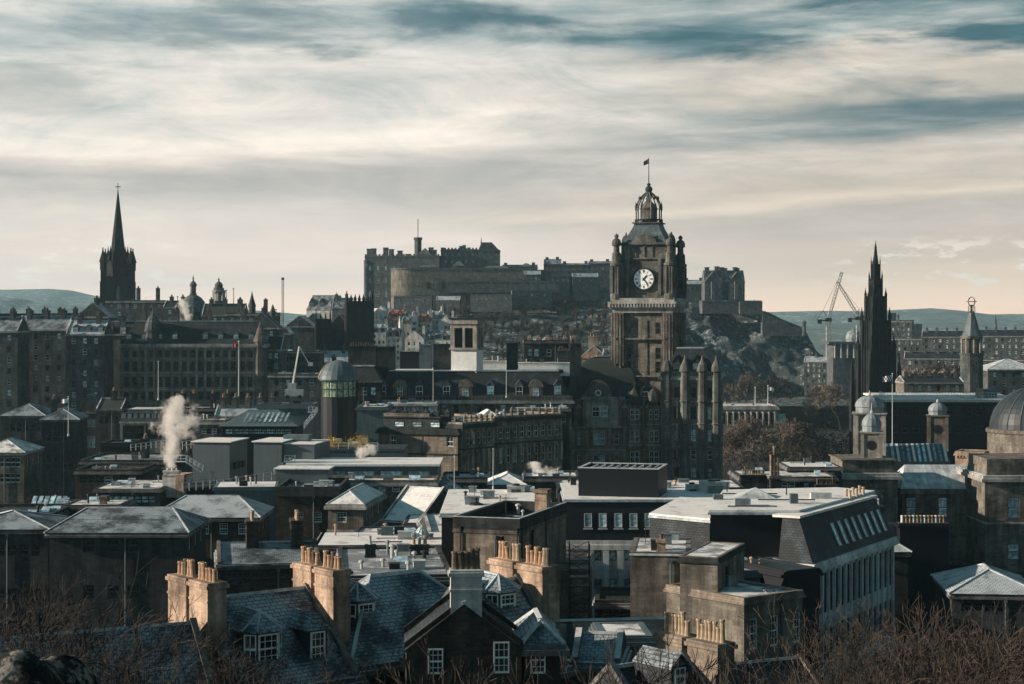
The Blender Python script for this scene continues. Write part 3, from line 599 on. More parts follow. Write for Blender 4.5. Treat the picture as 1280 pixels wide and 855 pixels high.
e = dome_tower(273.5, 820, 'cupola_tower', 'pale tiered cupola on columns right of the green dome', 'tower', [
    ('base', 'sootfar', [(11, 430), (11, 381), (9, 380.5), (9, 376)], 8), ('drum', 'stonepale', [(5, 376), (5, 366)], 8), ('entablature', 'stonepale', [(8.3, 366), (8.6, 365), (8.6, 363), (6.5, 362.5)], 12),
    ('roof', 'sootfar', [(6.5, 362.5), (6.6, 360), (5, 359.5), (5, 357), (5.3, 356.5), (3.5, 353.5), (1.2, 352), (.8, 350.5), (1.3, 350), (.2, 347)], 12)])
b = MB(); s = 820/F
for k in range(8): a = k*pi/4; b.lathe([(.34, 0), (.3, 10*s)], 7.4*s*cos(a), 7.4*s*sin(a), Z(376, 820)-50, 6)
b.build('column', 'cream', e)
e = dome_tower(315, 780, 'turret', 'slim turret with cone roof among chimneys right of the tiered cupola', 'turret', [('shaft', 'sootfar', [(4.5, 440), (4.5, 384), (5, 383.5), (5, 382)], 10), ('roof', 'slatedark', [(5, 382), (3, 376), (1, 368), (.2, 364)], 10)], 55)
tenement(252, 305, 760, 394, 'broad dark house with green roof below the tiered cupola', 55, rmat='slategreen', ch=3, rh=5)
tenement(282, 345, 740, 393, 'dark stone house with two small corner spires behind the classical block', 55, roof='flat', ch=2)
tenement(305, 348, 690, 410, 'dark narrow tenement with steep gable and white skews right of the classical block', 48, roof='gablev', rh=6, ch=1, mat='sootfar')
e = dome_tower(341, 735, 'turret', 'small round turret with pointed cap left of the sky gap', 'turret', [('shaft', 'sootfar', [(3.5, 440), (3.5, 393), (4, 392), (4, 391)], 8), ('roof', 'slatedark', [(4, 391), (2.4, 386), (.2, 380)], 8)], 55)
tenement(331, 352, 600, 437, 'slim dark tenement end between classical block and valley', 44, ch=1)
for px, py, q in ((205, 366, 386), (256, 370, 392), (262, 362, 400), (295, 362, 400), (300, 350, 395)):
    pass
for i, (px, a, c2) in enumerate(((222, 372, 392), (283, 364, 398), (292, 362, 396), (345, 388, 400))):
    flagpole(px, 750, a, c2+6, ['thin flagpole left of the green dome', 'thin mast just right of the tiered cupola', 'second thin mast right of the tiered cupola', 'short mast above the dark gable in front of the sky gap'][i], None, .22, 'iron')
# far thin tower crane mast
e = empty('tower_crane', 'thin distant crane mast standing alone against the sky left of the castle', 'crane', (X(353.5, 1500), 1500, 45))
b = MB(); 
for sx in (-.7, .7):
    for sy in (-.7, .7): b.tube((sx, sy, 0), (sx, sy, Z(349, 1500)-45), .16)
zz = 0
while zz < Z(351, 1500)-46: b.tube((-.7, -.7, zz), (.7, -.7, zz+1.5), .09); b.tube((.7, .7, zz), (-.7, .7, zz+1.5), .09); zz += 1.5
b.build('mast', 'iron', e); b = MB(); b.box(-1.1, 1.1, -1.1, 1.1, Z(350, 1500)-45, Z(347, 1500)-45); b.build('cab', 'iron', e)
# gabled halls right of the gap
B = Bld('stone_hall', 'dark gabled hall with frosted roof and pediment in the gap left of the twin towers', 'hall', 357, 392, 850, 408, 50, 22, 0); B.walls('sootfar', dict(n=4, w=1.6, rz=[(18, 22), (25, 30)], style='dark')); B.gable(5, 'v', 'leadfrostlit')
B = Bld('stone_hall', 'frosted roof hall standing just behind the small gabled hall', 'hall', 380, 402, 900, 404, 50, 30, 0); B.walls('sootfar'); B.gable(5, 'v', 'leadfrostlit')
B = Bld('stone_hall', 'low dark hall with long white ridge strip above the valley', 'hall', 348, 400, 700, 440, 44, 16, 0); B.walls('sootfar', dict(n=9, w=1.4, rows=[(446, 452), (458, 466), (472, 480)], style='dark')); B.flat('snowfull', .5)
B = Bld('stone_hall', 'small white pedimented gable beside the slim tenement', 'hall', 350, 362, 720, 417, 44, 14, 0); B.walls('sootfar'); B.gable(2.5, 'v', 'snow')
# pale tall house
B = Bld('town_house', 'pale harled tower house with steep roof left of the black twin towers', 'town house', 383, 424, 1080, 388, 60, 16, -12)
B.walls('cream', dict(cu=[(4, 5), (9, 10), (14, 15), (17, 18)], rz=[(32, 34), (38, 40), (44, 46)], style='dark'), dict(n=3, w=1, rz=[(38, 40)], style='dark'), corn=0, sills=False); B.mansard(9, 3, 'slate', 'slatedark', rim='slatedark')
for u in (3, 9.5, 17): B.dormer(u, .6, 3, 4, B.H+.3, 3, 'dark', 'cream', 'slatedark', rh=3.2)
B = Bld('town_house', 'stepped brown stone house between the pale tower house and black towers', 'town house', 415, 440, 1040, 385, 60, 14, 0)
B.walls('stone', dict(n=4, w=1.2, rz=[(20, 23), (26, 29), (32, 35), (38, 41)], style='pale'), corn=.2, sills=False); B.gable(6, 'u', 'slate'); B.chimney(2, 7, 1.4, 4, B.H, B.H+8, 4, 'stone', 'buffpot'); B.chimney(8, 7, 1.4, 4, B.H, B.H+8, 4, 'stone', 'buffpot')
# twin black gothic towers
def gothic_tower(px, hw, Y, py, label, pins=7):
    e = empty('gothic_tower', label, 'tower', (X(px, Y), Y, 48), R(6)); s = Y/F; w = hw*s; z1 = Z(py, Y)-48; b = MB()
    b.prism([(-w, -w), (w, -w), (w, w), (-w, w)], 0, z1)
    for sx in (-1, 1):
        for sy in (-1, 1): b.lathe([(w*.22, 0), (w*.22, z1*.6), (w*.18, z1*.62), (w*.18, z1)], sx*w, sy*w, 0, 8)
    for k in range(1, 5): b.box(-w+2*w*k/5-.35, -w+2*w*k/5+.35, -w-.5, -w+.1, 0, z1); b.box(w-.1, w+.5, -w+2*w*k/5-.35, -w+2*w*k/5+.35, 0, z1)
    b.box(-w-.5, w+.5, -w-.6, w+.5, z1*.72, z1*.74); b.box(-w-.4, w+.4, -w-.5, w+.4, z1-.5, z1+.6)
    b.build('shaft', 'monument', e); b = MB(); gothic_windows(b, (-w, -w), 0, 2*w, [(z1*.77, z1*.96), (z1*.45, z1*.68)], 3, w*.28); b.build('lancet_window', 'black', e)
    for i in range(pins):
        for sy in ((-1, 1) if i in (0, pins-1) else (-1,)): b = MB(); pinnacle(b, -w+2*w*i/(pins-1), sy*w, z1, w*.12, (10 if i in (0, pins-1) else 7)*s*1.2*1.2, 5); b.build('pinnacle', 'monument', e)
    return e
gothic_tower(449, 15.5, 860, 378, 'larger black gothic tower with a crown of pinnacles in front of the castle')
gothic_tower(404, 9, 840, 400, 'smaller black gothic tower with pinnacles left of the larger twin', 4)
B = Bld('church', 'dark gothic hall with pinnacled gable between the two black towers', 'church', 411, 436, 870, 408, 48, 26, 0); B.walls('monument', dict(n=3, w=1.6, rz=[(14, 24)], style='dark'), sills=False); B.gable(6, 'v', 'slatedark')
# valley buildings beneath
tenement(392, 440, 760, 452, 'low dark houses with frosted roofs at the foot of the black towers', 44, rmat='slatefrost', ch=2)
tenement(335, 400, 560, 470, 'dark long block behind the white boom crane', 40, roof='flat', ch=0)
tenement(398, 432, 600, 470, 'dark stone block left of the glazed dome corner', 40, roof='hip', ch=1, rmat='slate')
# boom crane
e = empty('boom_crane', 'white folding boom lift with bent arm in the valley', 'crane', (X(366, 520), 520, Z(490, 520)))
P = lambda px, py: (X(px, 520)-X(366, 520), 0, Z(py, 520)-Z(490, 520))
b = MB(); b.tube(P(366, 480), P(369, 462), .35); b.tube(P(369, 462), P(374, 433), .3); b.build('lower_boom', 'white', e); b = MB(); b.tube(P(374, 433), P(380, 444), .22); b.tube(P(380, 444), P(386, 454), .17); b.build('upper_boom', 'white', e)
b = MB(); x, y, z = P(388, 455); b.box(x-.7, x+.7, -.5, .5, z-.6, z+.5); b.build('basket', 'offwhite', e)
b = MB(); b.box(-2.2, 3.2, -1.2, 1.2, -1.2, .8); b.box(-1.4, 1, -1, 1, .8, 2.6); b.build('cab', 'offwhite', e)
for x in (-1.4, 2.2): b = MB(); b.mesh([(x+.6*cos(a*pi/6), -1.3+(.3 if k else 0), -1.4+.6*sin(a*pi/6)) for k in (0, 1) for a in range(12)], [tuple(range(12)), tuple(range(12, 24))]+[(i, (i+1) % 12, 12+(i+1) % 12, 12+i) for i in range(12)]); b.build('wheel', 'black', e)
# ================= castle
CY = 1250
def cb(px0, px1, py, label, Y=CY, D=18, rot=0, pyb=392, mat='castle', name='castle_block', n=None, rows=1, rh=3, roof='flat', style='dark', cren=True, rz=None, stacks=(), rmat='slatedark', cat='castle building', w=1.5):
    base = Z(pyb, Y); B = Bld(name, label, cat, px0, px1, Y, py, base, D, rot); H = B.H
    rz = rz if rz is not None else [(H-4.2-5*k, H-2-5*k) for k in range(rows)]
    B.walls(mat, dict(n=n or max(1, int(B.L/6)), w=w, rz=rz, style=style) if rows else None, corn=.3, sills=False)
    if roof == 'flat':
        B.flat('ground', .9 if cren else .5, .6)
        if cren:
            b = MB(); k = 0
            while k < B.L-1: b.box(k, min(k+1.3, B.L), -.1, .6, H+.9, H+1.9); k += 2.5
            b.build('battlement', mat, B.root)
    else: getattr(B, roof)(rh, *(('u',) if roof == 'gable' else ()), rmat)
    for px, hh in stacks: B.chimney(B.u(px), D/2, 2.2, 2.2, H, H+rh+hh, 0, mat)
    return B
B = cb(456, 549, 321, 'tall grey castle palace block with ragged chimneys and pale windows', 1262, 24, -5, 385, n=9, rows=3, rz=[(8, 12), (18, 21.5), (27, 30)], style='rand')
for px, py in ((459.5, 310.5), (465, 310), (480, 309), (487, 311), (498, 313), (508, 317), (537, 309), (541, 312)): u = B.u(px); b = MB(); b.box(u-1.6, u+1.6, 6, 10, B.H, B.h(py)); b.box(u-1.8, u+1.8, 5.8, 10.2, B.h(py)-.5, B.h(py)); b.build('chimney', 'castle', B.root)
b = MB(); u = B.u(452.5); b.lathe([(1.9, 0), (1.9, B.h(327)), (2.2, B.h(326.5)), (.3, B.h(322))], B.L*0+1, 1, 0, 10); b.build('corner_turret', 'castle', B.root)
b = MB(); u = B.u(520.5); r = 4.6*.568; b.lathe([(r, B.H), (r, B.h(300)), (r*1.2, B.h(299.5)), (r*1.2, B.h(296.5)), (r*.9, B.h(296.4))], u, 8, 0, 8); b.build('clock_turret', 'castle', B.root)
b = MB(); b.tube((u, 8, B.h(297)), (u, 8, B.h(273)), .28); b.build('flagpole', 'iron', B.root)
b = MB(); b.lathe([(6, B.h(322)), (6, B.h(317)), (.4, B.h(310))], B.u(530), 6, 0, 4, ph=pi/4); b.build('gablet', 'castle', B.root)
B = cb(551, 597, 313, 'jagged castle hall with uneven roofline right of the palace block', 1270, 16, 0, 385, n=5, rows=2)
for px, py in ((553, 309), (566, 311), (576, 307), (580, 306), (586, 309), (591, 312)): u = B.u(px); b = MB(); b.box(u-1.2, u+1.2, 4, 8, B.H, B.h(py)); b.build('chimney', 'castle', B.root)
B = cb(597.5, 625, 313, 'castle memorial hall with steep mansard roof and finial', 1268, 16, 0, 385, n=3, rows=1, cren=False)
b = MB(); b.prism([(0, 0), (B.L-.5, 0), (B.L-.5, 16), (0, 16)], B.H, B.h(302.5), [(2.5, 5), (B.L*.62, 5), (B.L*.62, 11), (2.5, 11)]); b.tube((2.2, 8, B.h(304)), (2.2, 8, B.h(296)), .6, .1); b.build('steep_roof', 'slatedark', B.root)
# half moon battery, curved face to the left
e = empty('castle_battery', 'curved stone castle battery with its left edge catching the sun', 'castle wall', (X(487, 1235), 1235, Z(386, 1235)), 0)
H = Z(337, 1235)-Z(386, 1235); W = X(672, 1235)-X(487, 1235); r = 15
P = [(r-r*cos(a*pi/2/10), r-r*sin(a*pi/2/10)) for a in range(11)]+[(W, 0), (W, 30), (0, 30)]
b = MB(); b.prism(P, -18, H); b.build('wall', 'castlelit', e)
b = MB(); b.prism([(x-.4, y-.4) for x, y in P], H+.01, H+1.2); b.build('parapet', 'castle', e); b = MB(); b.prism([(x-.3, y-.3) for x, y in P], H*.32, H*.35); b.build('string_course', 'castle', e)
for k in range(7): b = MB(); u = 26+k*11; b.box(u, u+2.2, -.3, .3, H*.52, H*.68); b.build('embrasure', 'black', e)
for k, u in enumerate((33, 52, 71, 88)): b = MB(); b.prism([(u-2, -2.2), (u+2, -2.2), (u+2, 1), (u-2, 1)], -14, H*.8, [(u-1.4, -.4), (u+1.4, -.4), (u+1.4, 1), (u-1.4, 1)]); b.build('buttress', 'castle', e)
for k, (u, v, w_, h_) in enumerate(((20, 6, 14, 3), (44, 8, 8, 5), (66, 10, 18, 2.6), (92, 8, 8, 4))): b = MB(); b.box(u, u+w_, v, v+6, H, H+h_*.6); b.hip(u-.3, u+w_+.3, v-.3, v+6.3, H+h_*.6, h_*.6); b.build('battery_hut', 'castle', e)
cb(672, 812, 338, 'long dark castle curtain wall from the battery to behind the clock tower', 1242, 14, 0, 392, n=8, rows=0, cren=False, name='castle_wall', cat='castle wall')
cb(560, 700, 352, 'lower castle outwork wall on the wooded slope', 1228, 10, 0, 366, rows=0, cren=False, name='castle_wall', cat='castle wall')
cb(682, 712, 345, 'square castle gate bastion standing out of the long wall', 1234, 10, 0, 375, n=2, rows=1, cren=False)
for px0, px1, py, rh, lb in ((628, 672, 333.5, 1.6, 'low long castle roof with one chimney right of the pointed hall'), (680, 702, 330, 3.6, 'rounded castle cart shed roof with lit gable'), (702, 738, 331, 1.2, 'flat dark castle range with small chimneys'), (736, 765, 329, 1.5, 'last castle range before the clock tower'), (855, 882, 355, 3, 'low snow roofed castle lodge right of the clock tower')):
    cb(px0, px1, py, lb, 1275, 12, 0, 392, n=4, rows=1, roof='gable', rh=rh, stacks=[(px0+4, 1.2), (px1-5, 1.4)], rmat='slate' if px0 < 800 else 'slatefrost', cren=False)
B = cb(880, 931, 352, 'tall gabled castle hospital block with many chimneys on the right rock', 1225, 16, 0, 377, n=0, rows=0, rz=[], roof='gable', rh=8, rmat='slate')
for px0, px1 in ((881, 903), (912, 931)):
    G = Bld('', '', '', px0, px1, 1219, 352, Z(377, 1219), 8, 0, root=B.root); o_ = X(px0, 1219)-X(880, 1225)
    b = MB(); w_ = X(px1, 1219)-X(px0, 1219); H = B.H; V = [(o_, 0), (o_+w_, 0), (o_+w_, H), (o_+w_/2, H+7), (o_, H)]; b.mesh([(x, y, z) for y in (-6, 3) for x, z in V], [(0, 1, 2, 3, 4), (9, 8, 7, 6, 5)]+[(i, i+5, (i+1) % 5+5, (i+1) % 5) for i in range(5)]); b.build('gable', 'castle', B.root)
    b = MB(); b.mesh([(o_, -6.3, H), (o_+w_, -6.3, H), (o_+w_/2, -6.3, H+7), (o_, 6, H), (o_+w_, 6, H), (o_+w_/2, 6, H+7)], [(0, 2, 5, 3), (1, 4, 5, 2)]); b.build('roof', 'slatefrost', B.root)
    for k in range(3): window(B.root, (o_+w_*(k+.5)/3-.6, -6.1, H-4.5), 0, 1.2, 2.6, 'dark'); window(B.root, (o_+w_*(k+.5)/3-.6, -6.1, H-9.5), 0, 1.2, 2.6, 'dark')
for px, py in ((884.5, 334), (897, 333), (903, 334), (907, 335), (920, 334), (922.5, 335)): u = B.u(px); b = MB(); b.box(u-1.4, u+1.4, 3, 7, B.H-1, B.h(py)); b.box(u-1.7, u+1.7, 2.7, 7.3, B.h(py)-.4, B.h(py)+.1); b.build('chimney', 'castle', B.root)
for px in (888, 917): b = MB(); u = B.u(px); b.tube((u, -6.3, B.h(352)), (u, -6.3, B.h(374)), .2); b.build('drainpipe', 'offwhite', B.root)
cb(878, 952, 376.5, 'broad castle rampart wall above the right crags', 1212, 20, 0, 392, rows=0, cren=False, name='castle_wall', cat='castle wall')
cb(925, 953, 378, 'short castle bastion at the end of the right rampart', 1206, 14, 0, 393, rows=0, cren=False, name='castle_wall', cat='castle wall')
e = empty('castle_wall', 'low stepped wall running down the crag to a little sentry turret', 'castle wall', (X(953, 1205), 1205, Z(420, 1205)))
b = MB(); pts = [(953, 391), (966, 396), (978, 402), (990, 409), (1003, 409)]
for (a, p), (c, q) in zip(pts, pts[1:]): x0, x1 = X(a, 1205)-X(953, 1205), X(c, 1205)-X(953, 1205); b.mesh([(x0, 0, 0), (x1, 0, 0), (x1, 0, Z(q, 1205)-Z(420, 1205)), (x0, 0, Z(p, 1205)-Z(420, 1205)), (x0, 8, 0), (x1, 8, 0), (x1, 8, Z(q, 1205)-Z(420, 1205)), (x0, 8, Z(p, 1205)-Z(420, 1205))], [(0, 1, 2, 3), (7, 6, 5, 4), (3, 2, 6, 7), (1, 5, 6, 2), (0, 3, 7, 4)])
b.build('wall', 'castle', e); b = MB(); x = X(1005, 1205)-X(953, 1205); b.lathe([(1.3, 0), (1.3, 8.6), (1.7, 8.7), (1.7, 9.6), (.3, 10.6)], x, 0, 0, 8); b.build('turret', 'castle', e)
# stepped outworks, ledges and huts that break up the long walls
for px0, px1, py, pyb, Yq, lb in ((612, 650, 340, 352, 1236, 'low castle building on the wall walk below the pointed hall'), (655, 676, 343, 360, 1232, 'small square castle store against the long wall'), (716, 748, 346, 362, 1233, 'castle sentry range on the slope right of the gate bastion'), (640, 690, 364, 371, 1215, 'frost edged lower terrace wall on the castle slope'), (588, 640, 369, 376, 1205, 'lowest castle terrace wall above the brown wood'), (492, 540, 371, 384, 1226, 'lean-to castle outbuilding at the foot of the battery'), (545, 575, 375, 386, 1222, 'short castle wall stub right of the battery outbuilding')):
    Q = Bld('castle_block', lb, 'castle building', px0, px1, Yq, py, Z(pyb+14, Yq), 6, random.choice([-6, 0, 6])); Q.walls('castle', dict(n=max(2, int(Q.L/7)), w=1.1, rz=[(Q.H-3.4, Q.H-1.8)], style='rand'), corn=.2, cornh=.3, sills=False, trim='trimdark')
    (Q.gable(2.6, 'u', 'slatefrost') if px1-px0 < 40 else Q.flat('snowpatch', .5))
# ---- pale houses under the castle
spec = [(466, 486, 392, 1090, 'cream', 'slatefrost', 'white walled house with snowy roof under the castle battery'), (484, 506, 397, 1080, 'stone', 'redroof', 'red roofed house second in the pale cluster under the battery'), (500, 520, 405, 1060, 'cream', 'slate', 'cream half timbered house with twin gables under the battery'), (514, 522, 399, 1050, 'cream', 'slate', 'narrow plain white house end in the pale cluster'),
        (520, 540, 402, 1065, 'cream', 'redroof', 'white and pink gabled house right of the narrow white one'), (536, 556, 398, 1075, 'render', 'slatefrost', 'grey frosted gable house near the little bell tower'), (548, 566, 404, 1060, 'cream', 'slate', 'last pale house left of the little bell tower'), (464, 484, 415, 1020, 'render', 'slatefrost', 'low grey house with frosty roof right of the big black tower'), (482, 502, 420, 1010, 'cream', 'slate', 'lower cream house with pointed dormers in the pale cluster'), (506, 530, 424, 1000, 'cream', 'redroof', 'lower white house with pink band beneath the narrow white house'), (530, 566, 424, 1000, 'render', 'slate', 'lower grey house row beside the little bell tower')]
for i, (a, c, py, Y, m_, rm, lb) in enumerate(spec):
    B = Bld('town_house', lb, 'town house', a, c, Y, py, 62, 12, random.choice([-8, 0, 8])); H = B.H
    B.walls(m_, dict(n=3, w=1.1, rz=[(H-3.4-3.4*k, H-1.6-3.4*k) for k in range(int(H/3.6))], style='rand'), dict(n=2, w=1, rz=[(H-3.4-3.4*k, H-1.6-3.4*k) for k in range(3)], style='dark'), corn=0, sills=False)
    B.gable(4.5, 'u' if i % 3 else 'v', rm)
    if i % 3:
        for k in (0, 1): B.dormer(B.L*(.28+.44*k), -.1, 2.6, 2.8, H-.5, 3, 'dark', m_, rm, rh=2.6)
    B.chimney(B.L*.9, 6, 1.4, 3, H, H+7, 4, m_, 'buffpot')
# ================= trees
def tree_mesh(seed, H, depth, spread, mat, r0=None, n=3, split=3, up=.25, mr=.012):
    rnd = random.Random(seed); tr = MB(); cr = MB(); r0 = r0 or H*.018
    def br(p, d, L, r, k):
        steps = 3 if k > depth-3 else 2
        for s in range(steps):
            q = p+d*L/steps; (tr if k >= depth-1 else cr).tube(p, q, max(r, mr), max(r*.78, mr*.7), 5 if k >= depth-1 else n); p = q; r *= .78
            d = (d+Vector((rnd.gauss(0, .16), rnd.gauss(0, .16), rnd.gauss(0, .12)))).normalized()
        if k <= 0: return
        m = split+(1 if rnd.random() < .3 else 0)
        for i in range(m):
            a = rnd.random()*2*pi; s = spread*(.6+.7*rnd.random())
            if i == 0: s *= .35
            u = d.cross(Vector((cos(a), sin(a), .3))).normalized(); e = (d*cos(s)+u*sin(s)+Vector((0, 0, up))).normalized()
            br(p, e, L*(.62+.22*rnd.random()), r*(.62 if i else .8), k-1)
    br(Vector((0, 0, 0)), Vector((0, 0, 1)), H*.25, r0, depth)
    return tr, cr
TREES = {}; TH = {}      # sc below is the wanted height in metres
def tree(kind, loc, rz, sc, label, group, cat='tree', name='bare_tree'):
    if kind not in TREES:
        a = TK[kind]; tr, cr = tree_mesh(*a[0], **a[1]); e = empty(name, label, cat, loc, rz, group); tr.build('trunk', a[2], e); cr.build('crown', a[3], e); TH[kind] = max(v[2] for v in cr.v); e.scale = (sc/TH[kind],)*3; TREES[kind] = e; return e
    return dup(TREES[kind], loc, rz, label, sc/TH[kind], group)
TK = {'a': ((1, 10, 7, .62, 'twig'), {'r0': .12, 'up': .06, 'mr': .0075, 'split': 2}, 'bark', 'twigred'), 'b': ((2, 10, 7, .58, 'twig'), {'r0': .11, 'up': .1, 'mr': .0075, 'split': 2}, 'bark', 'twig'), 'c': ((5, 10, 7, .7, 'twig'), {'r0': .12, 'up': .03, 'mr': .0075, 'split': 2}, 'bark', 'twigred'),
      'w': ((31, 9, 6, .4, 'twig'), {'r0': .05, 'up': .1, 'mr': .007, 'split': 2}, 'birch', 'twig'), 's': ((8, 6, 6, .45, 'twig'), {'r0': .04, 'up': .14, 'mr': .007, 'split': 2}, 'bark', 'twig'), 'k': ((18, 10, 7, .62, 'twig'), {'r0': .11, 'up': .08, 'mr': .0075, 'split': 2}, 'bark', 'bark'), 'm': ((11, 14, 6, .75, 'twig'), {'r0': .30, 'up': .1, 'mr': .05}, 'bark', 'twigtan'), 'd': ((12, 14, 6, .75, 'twig'), {'r0': .3, 'up': .1, 'mr': .06}, 'bark', 'bark')}
def clump_mesh(seed, n, rx, ry, rz, s):
    rnd = random.Random(seed); b = MB()
    for i in range(n):
        a = rnd.random()*2*pi; ph = math.acos(rnd.uniform(-.3, 1)); r = rnd.uniform(.55, 1.05)*(1+.25*sin(3*a+seed))
        p = Vector((rx*r*sin(ph)*cos(a), ry*r*sin(ph)*sin(a), rz*r*cos(ph))); q = Vector((rnd.gauss(0, 1), rnd.gauss(0, 1), rnd.gauss(0, 1))).normalized()*s*rnd.uniform(.5, 1.4); w = q.cross(Vector((rnd.random(), rnd.random(), rnd.random()))).normalized()*s*.25
        b.face([p-q, p+w, p+q])
    return b
# wooded slope under the castle: one mass
rnd = random.Random(3); b = MB()
for i in range(230):
    px = rnd.uniform(548, 790); Yt = rnd.uniform(1075, 1232); x = X(px, Yt); z = rockz(x, Yt); h = rnd.uniform(6, 11)
    b.tube((x, Yt, z-1), (x, Yt, z+h*.6), .3, .12, 3)
    for k in range(130):
        a = rnd.random()*6.28; e = rnd.uniform(0, 1.2); L = h*rnd.uniform(.3, .62); p = Vector((x, Yt, z+h*rnd.uniform(.25, .6))); q = p+Vector((cos(a)*sin(e), sin(a)*sin(e), cos(e)))*L; w = Vector((rnd.gauss(0, 1), rnd.gauss(0, 1), 0)).normalized()*.22
        b.face([p-w, p+w, q])
tag(b.build('woodland', 'twigfar'), 'leafless brown wood covering the slope below the castle walls', 'woodland', kind='stuff')
for i, (px, Yt, py, h, kd, lb) in enumerate(((950, 620, 600, 21, 'm', 'large leafless brown tree right of the clock hotel'), (925, 600, 600, 19, 'm', 'smaller leafless brown tree close to the clock hotel corner'), (968, 640, 606, 22, 'm', 'leafless tree third in the brown row right of the hotel'), (905, 650, 590, 14, 'm', 'leafless tree partly hidden by the hotel corner'), (990, 680, 600, 21, 'd', 'dark leafless tree left of the black gothic monument'), (1015, 700, 604, 16, 'd', 'dark leafless tree second left of the black monument'),
      (1150, 820, 492, 13, 'm', 'pale leafless tree behind the dark roof terrace'), (1175, 840, 492, 15, 'd', 'leafless tree behind the roof railing left of the orb turret'), (1130, 860, 490, 12, 'm', 'small leafless tree beside the black monument'), (1050, 1000, 500, 10, 'm', 'brown leafless tree at the foot of the monument'), (1032, 1020, 492, 7, 'm', 'low brown tree below the white crane'), (930, 1020, 500, 16, 'm', 'leafless tree in front of the crag'), (965, 980, 506, 15, 'd', 'dark tree right of the flagged gallery'))):
    Yb = Yt; zb = Z(py, Yb); tree(kd, (X(px, Yb), Yb, gz(X(px, Yb), Yb)-.5), i*1.3, h*1.15+zb-gz(X(px, Yb), Yb), lb, 'bare trees in the gardens')
# evergreen mounds right of the hotel
for px, Yt, py, rx, lb in ((985, 740, 585, 22, 'dark domed evergreen mass between hotel and monument'), (1020, 780, 575, 18, 'dark evergreen clump left of the black monument')):
    e = empty('evergreen_tree', lb, 'tree', (X(px, Yt), Yt, Z(py, Yt))); b = clump_mesh(px, 2600, rx, rx*.6, rx*.75, 1.6); b.build('crown', 'evergreen', e)
    b = MB(); b.tube((0, 0, -8), (0, 0, rx*.5), .6); b.build('trunk', 'bark', e)
B = Bld('station_hall', 'dark valley hall behind the trees left of the monument', 'hall', 905, 1050, 900, 556, 30, 30, 0); B.walls('sootfar', dict(n=12, w=1.6, rz=[(4, 7)], style='rand')); B.flat('slatefrost', .6)
# gallery with flags
B = Bld('gallery', 'flat classical gallery with snowy roof and two flagpoles under the crag', 'gallery', 898, 972, 760, 509, 40, 30, 0)
B.walls('stonepale', dict(n=9, w=1.6, rows=[(516, 530)], style='dark'), corn=.8, cornh=1.2, sills=False); B.flat('snow', .5)
b = MB()
for k in range(10): b.lathe([(.7, 0), (.6, 6)], B.L*(k+.5)/10, -1, B.h(532), 8)
b.build('column', 'stonepale', B.root)
flagpole(944, 770, 485, 509, 'left of two white flagpoles on the gallery under the crag', None, .2); flagpole(960, 770, 483, 509, 'right of two white flagpoles on the gallery under the crag', 'white', .2, side=1, fs=1.2)
e = empty('banner', 'small turquoise banner board beside the gallery', 'sign', (X(977, 740), 740, Z(530, 740))); b = MB(); b.box(-1.6, 1.6, -.1, .1, 0, 4.4); b.build('panel', 'awning', e); b = MB(); b.tube((-1.7, 0, -2), (-1.7, 0, 4.6), .15); b.tube((1.7, 0, -2), (1.7, 0, 4.6), .15); b.build('post', 'iron', e)
# ================= clock tower hotel
HYd = 470
B = Bld('hotel', 'grand blackened stone hotel with mansard dome, dormers and bay windows below the clock tower', 'hotel', 700, 832, 462, 505, 40, 40, 0)
rows = [(510, 520), (539, 556), (567, 577), (590, 606), (618, 632)]
B.walls('stonewarm', dict(cols=[(705, 709), (722, 726.5), (742, 748.5), (749.5, 756), (768.5, 773), (790, 794), (796, 800), (810, 813), (820, 824)], rows=[(541, 556), (569, 583), (596, 610), (622, 634)], style='sash2', skip=()), None, dict(n=8, w=1.3, rows=rows, style='dark'), bands=(534, 562), corn=.9, cornh=1)
for px in (716, 733.5, 762, 780, 800, 817):
    for a, c in ((606, 564), (558, 537)): b = MB(); u = B.u(px); b.box(u-.3, u+.3, -.4, -.02, B.h(a), B.h(c)); b.box(u-.42, u+.42, -.5, -.01, B.h(c)-.02, B.h(c)+.3); b.build('pilaster', 'stonepale', B.root)
for px, w_ in ((707, 1.5), (724, 1.6), (748.7, 3.6), (770.7, 1.5), (792, 1.5)):
    for py in (540, 568): b = MB(); u = B.u(px); b.mesh([(u-w_/2-.2, -.35, B.h(py)), (u+w_/2+.2, -.35, B.h(py)), (u, -.35, B.h(py)+.9), (u-w_/2-.2, 0, B.h(py)), (u+w_/2+.2, 0, B.h(py)), (u, 0, B.h(py)+.9)], [(0, 1, 2), (0, 3, 4, 1), (1, 4, 5, 2), (2, 5, 3, 0)]); b.build('window_hood', 'stonepale', B.root)
for px, w_ in ((793, 3.0), (817, 3.0)):
    u = B.u(px); b = MB(); P = [(u-w_/2-.7, .05), (u-w_/2, -1.1), (u+w_/2, -1.1), (u+w_/2+.7, .05)]; b.prism(P, 0, B.h(506)); b.prism([(x*1.0, y-.15) for x, y in P], B.h(507), B.h(505)); o = b.build('bay', 'stonewarm', B.root)
    for a, c in ((524, 512), (552, 538), (578, 564), (604, 590)): window(o, (u-1.15, -1.16, B.h(a)), 0, 1.05, B.h(c)-B.h(a), 'sash2'); window(o, (u+.1, -1.16, B.h(a)), 0, 1.05, B.h(c)-B.h(a), 'sash2')
    for a in (531, 557, 583): b = MB(); b.prism([(x, y-.1) for x, y in P], B.h(a), B.h(a)+.35); b.build('string_course', 'trim', o)
    b = MB(); b.lathe([(2.3, 0), (2.35, .5), (1.9, 2.2), (.9, 3.6), (.15, 4.2), (.1, 5.6)], u, -.1, B.h(505), 8, ph=pi/8); b.build('bay_roof', 'slategreen', o)
